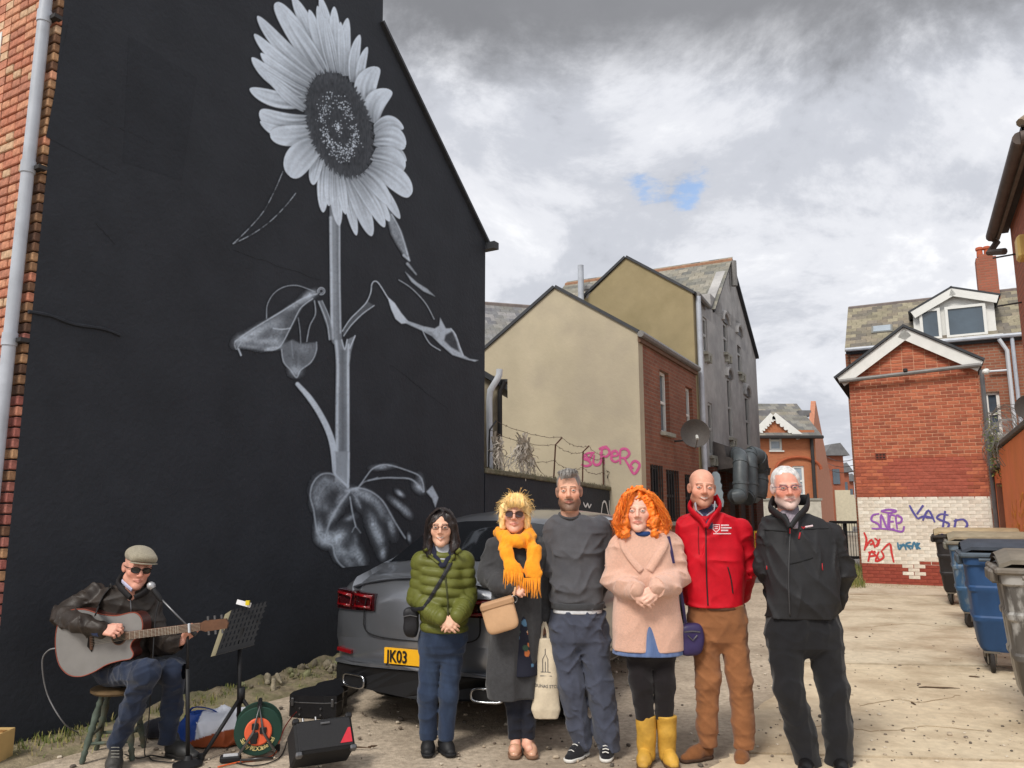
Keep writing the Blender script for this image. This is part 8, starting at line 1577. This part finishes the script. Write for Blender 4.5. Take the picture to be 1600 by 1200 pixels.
    # ---- turned stool
    s0 = np.array(P(178,1175,.05));s0[2] = 0;t = thing('wooden_stool','green painted wooden stool with turned legs under the busker','stool',loc=tuple(p.o+s0));gm = M('stool_green',srgb(76,86,76),rough=.7,var=.3,scale=14,stain=srgb(96,74,52),sscale=8,samt=.6);zt = P(178,1072,.05)[2];b = MB();b.lathe([(.02,-.035),(.15,-.035),(.17,-.02),(.17,-.005),(.15,.0),(.02,.0)],(0,0,zt),n=28);auto_smooth(b.build('seat',M('stool_seat',srgb(104,84,58),rough=.6,var=.25,scale=14),t),40)
    feet = []
    for a in (45,135,225,315):
        a = math.radians(a+12);f = Vector((.21*math.cos(a),.21*math.sin(a),0));h = Vector((.11*math.cos(a),.11*math.sin(a),zt-.03));L = (h-f).length;b = MB();b.lathe([(.014,0),(.02,.02),(.016,.10*L),(.022,.16*L),(.014,.19*L),(.024,.30*L),(.018,.45*L),(.026,.5*L),(.018,.55*L),(.025,.7*L),(.016,.82*L),(.022,.86*L),(.016,.9*L),(.016,L)],f,h-f,10);auto_smooth(b.build('leg',gm,t),60);feet.append((f,h))
    for i in range(4): (f,h),(f2,h2) = feet[i],feet[(i+1) % 4];q = .28+.1*(i % 2);b = MB();b.tube([f.lerp(h,q),f2.lerp(h2,q)],.011,8);b.build('stretcher',gm,t,smooth=True)
guitarist()
# ================================================================ the parked car, seen from behind
def build_car():
    A = math.radians(-25.5);t = thing('parked_car','dark grey coupe style car parked behind the group with yellow rear plate','car',loc=(-0.68,5.90,0),rotz=A)
    T = np.array([(0.0,.95,.50,.90,.76,.86,.40),(.05,1.05,.56,.96,.81,.905,.34),(.15,1.11,.60,1.0,.84,.93,.30),(.30,1.15,.60,1.02,.855,.94,.27),(.6,1.275,.585,1.03,.87,.945,.26),(1.0,1.43,.585,1.03,.88,.945,.25),(1.4,1.535,.60,1.02,.885,.945,.24),(1.9,1.59,.61,1.01,.885,.94,.23),(2.4,1.60,.61,1.0,.885,.935,.23),(2.9,1.57,.60,.99,.885,.935,.23),(3.3,1.44,.58,.985,.88,.94,.24),(3.75,1.10,.55,.98,.87,.945,.25),(4.2,1.0,.5,.93,.84,.94,.26),(4.55,.93,.45,.86,.78,.90,.28),(4.73,.80,.40,.74,.66,.80,.34)])
    ss = np.concatenate([np.linspace(0,.3,9),np.linspace(.36,4.73,50)]);I = lambda s,j: np.interp(s,T[:,0],T[:,j]);cur = lambda y,s: s+.20*abs(y/.95)**3*max(0,1-s/1.2)
    def prof(s):
        zr,wr,zs,ws,wm,zb = [I(s,j) for j in range(1,7)];gl = max(0.0,min(1,(zr-zs-.08)/.3));K = [(0,zb),(wm*.82,zb),(wm*.93,zb+.05),(wm*.985,zb+.2),(wm,.60),(wm*.99,.78),(ws+.035,zs-.07),(ws,zs),(ws-.035,zs+.012+.01*gl),(ws-.035+(wr+.09-ws+.035)*.5,zs+(zr-zs)*.5),(wr+.085,zr-.10),(wr,zr-.045),(wr*.5,zr-.008),(0,zr)]
        return K
    V = [];F = [];n = len(prof(1));
    for s in ss:
        K = prof(s);L = [(-y,z) for y,z in reversed(K[1:-1])];ring = K+L
        for y,z in ring: V.append((y,cur(y,s),z))
    m = 2*n-2
    for i in range(len(ss)-1):
        for k in range(m): F.append((i*m+k,(i+1)*m+k,(i+1)*m+(k+1) % m,i*m+(k+1) % m))
    # closed rear face: rings drawn in towards the middle
    prev = 0
    for q in (.86,.62,.34,.08):
        b0 = len(V)
        for y,z in [(v[0],v[2]) for v in V[:m]]: yy,zz = y*q,.66+(z-.66)*q;V.append((yy,cur(yy,0)-.02*(1-q)-.015*math.sin(max(0,min(1,(zz-.42)/.2))*math.pi),zz))
        for k in range(m): F.append((prev+k,prev+(k+1) % m,b0+(k+1) % m,b0+k))
        prev = b0
    F.append(tuple(prev+k for k in range(m)));F.append(tuple((len(ss)-1)*m+k for k in reversed(range(m))));V = [tuple(map(float,v)) for v in V]
    me = bpy.data.meshes.new('body');me.from_pydata(V,[],F);me.update();paint = M('car_paint',srgb(128,131,137),rough=.28,var=.04,scale=3,metal=.7,spec=.5,coat=.8);auto_smooth(link('body',me,paint,t),55)
    glass = M('car_glass',srgb(16,18,21),rough=.06,spec=.9,var=.1);trim = M('car_black',srgb(22,22,24),rough=.55,var=.15);chrome = M('car_chrome',srgb(180,182,186),rough=.2,metal=1.0,var=.05)
    def panel(name,mat,s0,s1,a,b,sg=1,off=.006,ns=14,inset=None):
        vs = [];fs = [];nk = 5
        for i in range(ns):
            s = s0+(s1-s0)*i/(ns-1);K = prof(s);
            for j in range(nk):
                q = a+(b-a)*j/(nk-1);k = min(int(q),n-2);f = q-k;y = K[k][0]*(1-f)+K[k+1][0]*f;z = K[k][1]*(1-f)+K[k+1][1]*f;vs.append((sg*(y+off*(1 if k < 11 else 0)),cur(y,s)-(.004 if k >= 11 else 0),z+off*(.4 if k < 11 else 1.0)))
        for i in range(ns-1):
            for j in range(nk-1): fs.append((i*nk+j,(i+1)*nk+j,(i+1)*nk+j+1,i*nk+j+1))
        if sg < 0: fs = [tuple(reversed(f)) for f in fs]
        q = MB();q._add(vs,fs);return q.build(name,mat,t,smooth=True)
    for sg in (-1,1):
        panel('side_window',glass,.95,1.75,8.15,9.85,sg);panel('side_window',glass,1.80,2.62,8.15,9.95,sg);panel('side_window',glass,2.67,3.35,8.15,9.85,sg);panel('sill_trim',trim,.9,3.9,1.2,2.6,sg);panel('sill_strip',chrome,1.3,3.4,2.62,2.85,sg);panel('window_line',chrome,.9,3.4,7.92,8.08,sg)
    q = MB();vs = [];ns = 12
    for i in range(ns):
        s = .42+(1.22-.42)*i/(ns-1);K = prof(s);w = K[11][0]*.98
        for y in np.linspace(-w,w,9): vs.append((y,cur(y,s)-.005,float(np.interp(abs(y),[0,K[12][0],K[11][0]],[K[13][1],K[12][1],K[11][1]]))+.007))
    q._add(vs,[(i*9+j,i*9+j+1,(i+1)*9+j+1,(i+1)*9+j) for i in range(ns-1) for j in range(8)]);q.build('rear_window',glass,t,smooth=True)
    RP = lambda y,z,o=.0: Vector((y,cur(y,0)-.022-o+.10*max(0,z-.80)*0+.05*max(0,(abs(y)-.6))*0,z))
    def rear_poly(name,pts,mat,o=.012,th=.03,parent=None):
        q = MB();P = [RP(y,z,o) for y,z in pts];k = len(P);q._add(P+[p+Vector((0,th,0)) for p in P],[tuple(range(k)),tuple(range(2*k-1,k-1,-1))]+[(i,i+k,(i+1) % k+k,(i+1) % k) for i in range(k)]);return q.build(name,mat,parent or t)
    red = M('lamp_red',srgb(120,14,20),rough=.12,var=.2,scale=30,spec=.8);dred = M('lamp_dark',srgb(52,10,14),rough=.12,spec=.8)
    for sg in (-1,1):
        ys = np.linspace(.40,.84,8);tl = rear_poly('tail_light',[(sg*y,.955+.03*(y-.4)) for y in ys]+[(sg*y,.83-.02*(y-.4)) for y in ys[::-1]],dred,.0,.10)
        for (y0,y1) in ((.43,.60),(.65,.82)):
            q = MB();q.tube([RP(sg*y,z,.008) for y,z in [(y0,.852),(y0,.932),(y1,.942),(y1,.852)]],.013,6,closed=True);q.build('lamp_ring',red,tl,smooth=True)
        rear_poly('reflector',[(sg*.62,.525),(sg*.80,.53),(sg*.80,.505),(sg*.62,.50)],red,.02,.06)
        q = MB();P = [(sg*(.57+.115*math.copysign(abs(math.cos(a))**.5,math.cos(a))),.315+.045*math.copysign(abs(math.sin(a))**.6,math.sin(a))) for a in np.linspace(0,6.283,20,endpoint=False)];q.tube([RP(y,z,.035) for y,z in P],.010,6,closed=True);q.build('exhaust_tip',chrome,t,smooth=True);rear_poly('exhaust_opening',P,trim,.028,.05)
    yy = np.linspace(-.80,.80,17);rear_poly('diffuser',[(y,.43-.02*abs(y)) for y in yy]+[(y,.24+.06*abs(y)) for y in yy[::-1]],trim,.016,.08)
    rear_poly('bumper_step',[(y,.465-.02*abs(y)) for y in yy]+[(y,.44-.02*abs(y)) for y in yy[::-1]],paint,.035,.06)
    q = MB();q.tube([RP(y,z,.003) for y,z in [tuple(a[:2]) for a in catmull([(-.47,.95,0),(-.50,.80,0),(-.44,.665,0),(0,.64,0),(.44,.665,0),(.50,.80,0),(.47,.95,0)],6)]],.005,5);q.build('tailgate_seam',trim,t)
    q = MB();q.tube([Vector((y,cur(y,.10),1.085-.10*(y/.7)**2)) for y in np.linspace(-.70,.70,15)],[(.012,.05)]*15,8,flat=(0,0,1));auto_smooth(q.build('spoiler',paint,t),60)
    pl = rear_poly('number_plate',[(-.26,.585),(.26,.585),(.26,.475),(-.26,.475)],M('plate_yellow',srgb(236,176,32),rough=.4,var=.05),.045,.02)
    cu = bpy.data.curves.new('plate','FONT');cu.body = 'JK03';cu.size = .118;cu.extrude = .001;cu.offset = .0022;tmp = bpy.data.objects.new('plate',cu);COL.objects.link(tmp);me = bpy.data.meshes.new_from_object(tmp.evaluated_get(bpy.context.evaluated_depsgraph_get()));bpy.data.objects.remove(tmp);me.materials.clear();me.materials.append(trim);o = link('plate_characters',me,None,pl,kind='stuff');o.location = RP(-.235,.490,.05);o.rotation_euler = (math.pi/2,0,0);o.scale = (.80,1,1)
    tyre = M('tyre_black',srgb(26,26,27),rough=.85,var=.2,scale=20);rimm = M('rim_grey',srgb(110,112,116),rough=.35,metal=.8)
    for s in (.93,3.80):
        for sg in (-1,1):
            c = Vector((sg*.80,s,.36));q = MB();q.lathe([(.24,-.12),(.33,-.125),(.36,-.10),(.365,0),(.36,.10),(.33,.125),(.24,.12)],c,(sg,0,0),36);w = q.build('wheel',tyre,t);auto_smooth(w,50);q = MB();q.lathe([(.02,.06),(.22,.06),(.245,.115),(.25,.118),(.25,.02),(.02,.02)],c,(sg,0,0),28);auto_smooth(q.build('rim',rimm,w),40)
            for k in range(5):
                a = 2*math.pi*k/5;q = MB();q.box(c+Vector((sg*.09,.13*math.cos(a),.13*math.sin(a))),(.03,.22,.05),Matrix.Rotation(a,3,'X'));q.build('spoke',rimm,w)
            q = MB();q.tube([Vector((sg*.935,s+.42*math.cos(a),.36+.42*math.sin(a))) for a in np.linspace(-.25,math.pi+.25,22)],.035,8);auto_smooth(q.build('arch_trim',trim,t),60)
    for sg in (-1,1): q = MB();q.box((sg*1.0,3.05,1.06),(.20,.10,.14),None,.035);auto_smooth(q.build('mirror',paint,t),60)
build_car()
# ================================================================ the busker's gear
BLK = M('gear_black',srgb(26,26,28),rough=.5,var=.15,scale=15);STEEL = M('steel_dull',srgb(110,110,112),rough=.4,metal=.8)
def tripod(t,base,r,h,n=3,a0=0.4):
    for k in range(n):
        a = a0+2*math.pi*k/n;f = base+Vector((r*math.cos(a),r*math.sin(a),.012));b = MB();b.tube([base+UPZ*h,f],.013,8);lg = b.build('leg',BLK,t,smooth=True);b = MB();b.tube([f-UPZ*.008,f+UPZ*.03],.02,8);b.build('foot',BLK,lg)
def music_stand():
    g = gnd(372,1172);Y = g.y;t = thing('music_stand','black perforated music stand on a tripod before the busker','music stand',loc=g);P = lambda x,y,d=0.0: atY(x,y,Y+d)-g
    tripod(t,Vector(),.27,.34,a0=-2.2);b = MB();b.tube([Vector((0,0,.04)),P(375,1000)],.014,10);b.build('pole',BLK,t,smooth=True);b = MB();b.tube([Vector((0,0,.30)),Vector((0,0,.40))],.026,10);b.build('collar',BLK,t,smooth=True)
    c = [P(337,1024,-.10),P(396,1008,.02),P(420,939,.12),P(362,953,0)];ex = c[1]-c[0];ey = c[3]-c[0];nn = ex.cross(ey).normalized();desk = MB();N_,M_ = 9,7
    def cell(u0,u1,v0,v1): desk._add([c[0]+ex*u+ey*v+nn*d for d in (0,.003) for u,v in ((u0,v0),(u1,v0),(u1,v1),(u0,v1))],[(3,2,1,0),(4,5,6,7),(0,1,5,4),(1,2,6,5),(2,3,7,6),(3,0,4,7)])
    us = np.linspace(0,1,N_+1);vs = np.linspace(.08,1,M_+1);cell(0,1,0,.08)
    for j in range(M_):
        v0,v1 = vs[j],vs[j+1];h = (v1-v0)*.36;cell(0,1,v0,v0+h);u = 0
        for i in range(N_): w = us[i+1]-us[i];cell(us[i],us[i]+w*.62,v0+h,v1)
    desk.build('desk',BLK,t,kind='stuff');b = MB();b.box((c[0]+c[1])/2+nn*.02*(1 if nn.y < 0 else -1)+UPZ*.0,(ex.length,.05,.006),Matrix((ex.normalized(),nn,ey.normalized())).transposed());b.build('ledge',BLK,t);b = MB();b.tube([P(375,1000),(c[0]+c[1]+c[2]+c[3])/4],.013,8);b.build('tilt_arm',BLK,t)
    s = thing('song_sheets','sheaf of song sheets resting on the music stand','papers',loc=g);b = MB();off = nn*(.012 if nn.y > 0 else -.012);b._add([c[0]+off-ex*.12,c[0]+off+ex*.0,c[3]+off,c[3]+off-ex*.14+ey*-.06,c[0]+off*2-ex*.12,c[0]+off*2,c[3]+off*2,c[3]+off*2-ex*.14-ey*.06],[(0,1,2,3),(7,6,5,4),(0,4,5,1),(1,5,6,2),(2,6,7,3),(3,7,4,0)]);b.build('folder',M('paper_khaki',srgb(150,142,116),var=.12),s);b = MB();q = P(381,943,-.02);b.box(q,(.10,.01,.03),Matrix.Rotation(.25,3,'Y'));b.build('sheet',M('paper_white',srgb(226,226,230)),s);b = MB();b.box(P(387,942,-.04),(.025,.02,.03));b.build('peg',M('peg_yellow',srgb(214,190,40)),s)
music_stand()
def mic_stand():
    g = gnd(293,1196);Y = g.y;t = thing('microphone_stand','black boom microphone stand in front of the busker','mic stand',loc=g);P = lambda x,y,d=0.0: atY(x,y,Y+d)-g
    b = MB();b.lathe([(.02,0),(.09,.0),(.09,.012),(.03,.035),(.02,.06)],(0,0,0),n=24);auto_smooth(b.build('base',BLK,t),40);b = MB();b.tube([Vector((0,0,.03)),P(293,1045)],.013,10);b.tube([P(293,1045),P(293,985)],.009,10);b.build('pole',BLK,t,smooth=True);b = MB();b.box(P(292,985),(.035,.05,.05),None,.01);b.build('clutch',BLK,t)
    b = MB();b.tube([P(304,990),P(250,934,-.02)],.007,8);b.build('boom',STEEL,t,smooth=True);b = MB();b.tube([P(300,986),P(306,992)],.016,10);b.build('counterweight',BLK,t)
    m = thing('microphone','silver headed microphone at the busker\'s mouth','microphone',loc=g);a,c = P(236,915,-.02),P(247,931,-.02);d = (c-a).normalized();b = MB();b.lathe([(.014,.02),(.018,.06),(.014,.11),(.010,.125)],a,d,14);auto_smooth(b.build('handle',BLK,m),40);b = MB();b.lathe([(.002,-.026),(.018,-.02),(.026,-.004),(.026,.008),(.018,.024)],a,d,16);auto_smooth(b.build('grille',M('mic_silver',srgb(170,170,172),rough=.4,metal=.6,var=.3,scale=200),m),60)
    b = MB();b.tube([Vector(q) for q in catmull([tuple(P(250,936,-.02)),tuple(P(243,965,-.05)),tuple(P(238,1040,-.12)),tuple(P(232,1130,-.05)),tuple(P(226,1178,0)),tuple(gnd(240,1182)-g+UPZ*.006),tuple(gnd(286,1190)-g+UPZ*.006)],6)],.004,5);b.build('cable',BLK,m,smooth=True)
mic_stand()
def gear():
    # guitar case lying flat, wide end towards us
    g = gnd(488,1120);t = thing('guitar_case','black hard guitar case lying on the dirt by the rubble ledge','guitar case',loc=g,rotz=math.radians(-8));lid = M('case_black',srgb(24,24,27),rough=.45,var=.2,scale=10,bump=.2)
    pl = [(-.19,.0),(-.2,.1),(-.17,.22),(-.11,.32),(-.13,.42),(-.10,.50),(-.05,.56),(-.05,.95),(.05,.95),(.05,.56),(.10,.50),(.13,.42),(.11,.32),(.17,.22),(.2,.1),(.19,.0),(.1,-.03),(-.1,-.03)]
    b = MB();b.prism(pl,(0,0,.105),(0,0,0),(1,0,0),(0,1,0));b.build('case_base',lid,t);b = MB();b.prism([(x*1.01,y) for x,y in pl],(0,0,.05),(0,0,.111),(1,0,0),(0,1,0));b.build('case_lid',lid,t);b = MB();b.tube([(x*1.012,y,.108) for x,y in pl],.004,5,closed=True);b.build('seam',STEEL,t)
    for x,z in ((-.16,.11),(.165,.11)): b = MB();b.box((x,-.012-.03*(1-abs(x)/.2),z),(.022,.018,.06),None,.004);b.build('latch',STEEL,t)
    for x,z in ((-.09,.07),(.08,.07),(-.09,.025),(.08,.025)): b = MB();b.tube([(x,-.03,z),(x,-.042,z)],.008,8);b.build('stud',STEEL,t)
    # amplifier tipped back
    g = gnd(500,1213);t = thing('amplifier','black wedge amplifier with a red label tipped back beside the cable reel','amplifier',loc=g);R = (Matrix.Rotation(math.radians(28),3,'Z') @ Matrix.Rotation(math.radians(-38),3,'X'));O = Vector((0,.06,.085));w,d,h = .36,.21,.20;X = lambda x,y,z: O+R @ Vector((x,y,z));b = MB();b.box(X(0,0,h/2),(w,d,h),R,.012);b.build('cabinet',M('amp_tolex',srgb(30,30,32),rough=.75,var=.2,scale=60,bump=.4,bscale=200),t);b = MB();b.box(X(0,-d/2-.002,h/2),(w-.03,.01,h-.03),R,.003);gr = b.build('grille_cloth',M('amp_grille',srgb(44,44,46),rough=.9,var=.3,scale=250,bump=.5,bscale=400),t)
    b = MB();b.prism([(.085,.03),(.16,.03),(.16,.12),(.145,.12)],-(R @ Vector((0,.003,0))),X(0,-d/2-.008,0),R @ Vector((1,0,0)),R @ Vector((0,0,1)));b.build('red_label',M('label_red',srgb(198,44,58),rough=.5),gr);b = MB();b.tube([X(-.02,-d/2-.011,.165),X(.035,-d/2-.011,.165)],(.006,.010),6);b.build('badge',M('badge_grey',srgb(96,96,98)),gr)
    for x in (-1,1):
        for z in (0,1): b = MB();b.box(X(x*(w/2-.015),-d/2+.01,z*h),(.04,.04,.035),R,.008);b.build('corner',STEEL if z == 0 else BLK,t)
    for x in (-.10,-.02): b = MB();b.tube([X(x,-.02,h),X(x,-.02,h+.05)],.008,8);b.build('jack_plug',STEEL,t)
    # cable reel on its frame
    g = gnd(402,1182);t = thing('cable_reel','green cable reel with an orange centre standing by the music stand','cable reel',loc=g,rotz=math.radians(16));ax = Vector((0,-1,0));gn = M('reel_green',srgb(26,58,48),rough=.5,var=.15);c = Vector((0,0,.175))
    for y in (-.075,.075): b = MB();b.lathe([(.03,-.008),(.145,-.008),(.15,0),(.145,.008),(.03,.008)],c+Vector((0,y,0)),ax,36);auto_smooth(b.build('flange',gn,t),40)
    b = MB();b.lathe([(.11,-.068),(.12,-.03),(.115,0),(.12,.03),(.11,.068)],c,ax,28);b.build('wound_cable',M('cable_orange',srgb(206,92,46),rough=.6,bump=.5),t,smooth=True);f = c+Vector((0,-.084,0));b = MB();b.lathe([(.085,0),(.085,.008),(.078,.012),(.0,.012)],f,ax,32);hub = b.build('orange_panel',M('reel_orange',srgb(222,96,60),rough=.5,var=.08),t)
    for (x,z) in ((-.02,.035),(-.02,-.02),(.03,.008),(-.025,-.05)): b = MB();b.box(f+Vector((x,-.016,z)),(.042,.014,.04),None,.004);b.build('socket',BLK,hub)
    fr = STEEL;
    for y in (-.10,.10): b = MB();b.tube([(-.10,y,.012),(.10,y,.012),(.11,y,.05),(.03,y,.175),(0,y,.33),(-.03,y,.175),(-.11,y,.05)],.009,8,closed=True);b.build('frame',fr,t,smooth=True)
    b = MB();b.tube([(0,-.10,.33),(0,.10,.33)],.014,8);b.build('carry_handle',BLK,t)
    vs = [];fsx = [];txt = 'Safety RCD Cable Reel';dg = None;ang0,ang1 = math.radians(205),math.radians(335)
    for i,ch in enumerate(txt):
        if ch == ' ': continue
        cu = bpy.data.curves.new('c','FONT');cu.body = ch;cu.size = .038;cu.align_x = 'CENTER';tmp = bpy.data.objects.new('c',cu);COL.objects.link(tmp);me = bpy.data.meshes.new_from_object(tmp.evaluated_get(bpy.context.evaluated_depsgraph_get()));bpy.data.objects.remove(tmp);a = ang0+(ang1-ang0)*i/(len(txt)-1);n0 = len(vs)
        for v in me.vertices: r = .132-v.co.y;rx = v.co.x;q = f+Vector((math.cos(a)*(.104+.0)-0,-.0035,math.sin(a)*.104));tx = Vector((-math.sin(a),0,math.cos(a)));ry = Vector((-math.cos(a),0,-math.sin(a)));vs.append(tuple(q+tx*rx+ry*(v.co.y-.012)))
        fsx += [tuple(n0+k for k in p_.vertices) for p_ in me.polygons];bpy.data.meshes.remove(me)
    b = MB();b._add(vs,fsx);b.build('lettering',M('letter_cream',srgb(226,206,140),var=.05),t,kind='stuff')
    # open holdall
    g = gnd(330,1160);t = thing('carrier_bag','blue, white and orange carrier bag slumped behind the music stand','bag',loc=g);v = Vol((-.3,-.25,-.02),(.36,.25,.30),.009);w_ = folds(301,.012,34,5);v.ell((0.0,0,.08),(.24,.15,.13),k=.0,n=2.4,disp=lambda X,Y,Z: w_(X,Y,Z));v.ell((.18,.02,.12),(.14,.12,.10),k=.05,disp=lambda X,Y,Z: w_(X,Y,Z));v.cut(lambda X,Y,Z: .004-Z+0*X+0*Y)
    def bc(Q):
        C = np.tile(np.array(srgb(222,224,232)),(len(Q),1));C[Q[:,0] < -.06] = srgb(40,74,150);C[Q[:,2] < .075+.04*np.sin(Q[:,0]*9)] = srgb(150,76,44);return C
    v.build('sack',M('bag_plastic',(.5,.5,.5),rough=.35,var=.08,attr=True,bump=.2),t,color=bc);b = MB();b.tube([Vector(q) for q in catmull([(-.2,.02,.14),(-.12,-.05,.24),(0,-.02,.22),(.05,.02,.16)],5)],[(.003,.012)]*16,5);b.build('handle',M('handle_blue',srgb(40,74,150)),t)
    g = gnd(250,1150);t = thing('dark_bag','small dark cloth bag on the dirt behind the busker\'s feet','bag',loc=g);v = Vol((-.2,-.16,-.02),(.2,.16,.2),.009);v.ell((0,0,.05),(.14,.10,.075),k=0,disp=folds(311,.01,40));v.cut(lambda X,Y,Z: .004-Z+0*X+0*Y);v.build('sack',fabric('dark_cloth',srgb(40,40,46)),t)
    t = thing('extension_block','small black power block by the music stand foot','power block',loc=gnd(360,1190));b = MB();b.box((0,0,.02),(.13,.07,.035),Matrix.Rotation(.3,3,'Z'),.008);b.build('case',BLK,t);b = MB();b.box((0,0,.04),(.09,.045,.006),Matrix.Rotation(.3,3,'Z'));b.build('top_label',M('label_pale',srgb(190,192,196)),t)
    t = thing('cardboard_box','brown cardboard box edge at the lower left corner of the picture','box',loc=gnd(-8,1194));b = MB();b.box((0,0,.10),(.12,.16,.2),None,.003);b.build('carton',M('cardboard',srgb(190,158,104),rough=.85,var=.1),t);b = MB();b.box((0,-.02,.202),(.11,.05,.004));b.build('tape',M('tape_brown',srgb(150,110,64),rough=.4),t)
    def cable(pts,r,mat,label,air=None):
        P = [tuple(gnd(x,y)+UPZ*(.006+(z if z else 0))) for x,y,z in pts];b = MB();b.tube([Vector(q) for q in catmull(P,7)],r,6);tag(b.build('cable',mat,smooth=True),label,'cable')
    orr = M('cable_orange',srgb(206,92,46));cable([(340,1200,0),(375,1192,0),(405,1188,0),(430,1178,0),(437,1150,.02),(432,1130,.05),(425,1120,.06)],.005,orr,'orange cable looping from the reel across the dirt');cable([(365,1192,0),(395,1198,0),(425,1192,0),(441,1180,0),(448,1165,.02)],.004,BLK,'black cable lying between the reel and the amplifier');cable([(436,1162,.0),(444,1148,.04),(455,1140,.08),(462,1146,.14)],.004,M('cable_red',srgb(120,34,30)),'dark red cable looping up to the amplifier top');cable([(195,1180,0),(215,1186,0),(232,1184,0),(240,1190,0),(280,1194,0)],.004,BLK,'black cable trailing from the stool past the mic stand')
    Pp = lambda x,y,d: atY(x,y,5.35+d);b = MB();b.tube([Vector(q) for q in catmull([tuple(Pp(94,1013,-.16)),tuple(Pp(76,1016,-.12)),tuple(Pp(66,1035,-.05)),tuple(Pp(74,1085,.05)),tuple(Pp(100,1130,.1)),tuple(gnd(122,1152)+UPZ*.03)],6)],.0045,6);tag(b.build('guitar_lead',M('lead_grey',srgb(120,120,122)),smooth=True),'grey lead curving from the guitar down the black wall side','cable')
gear()
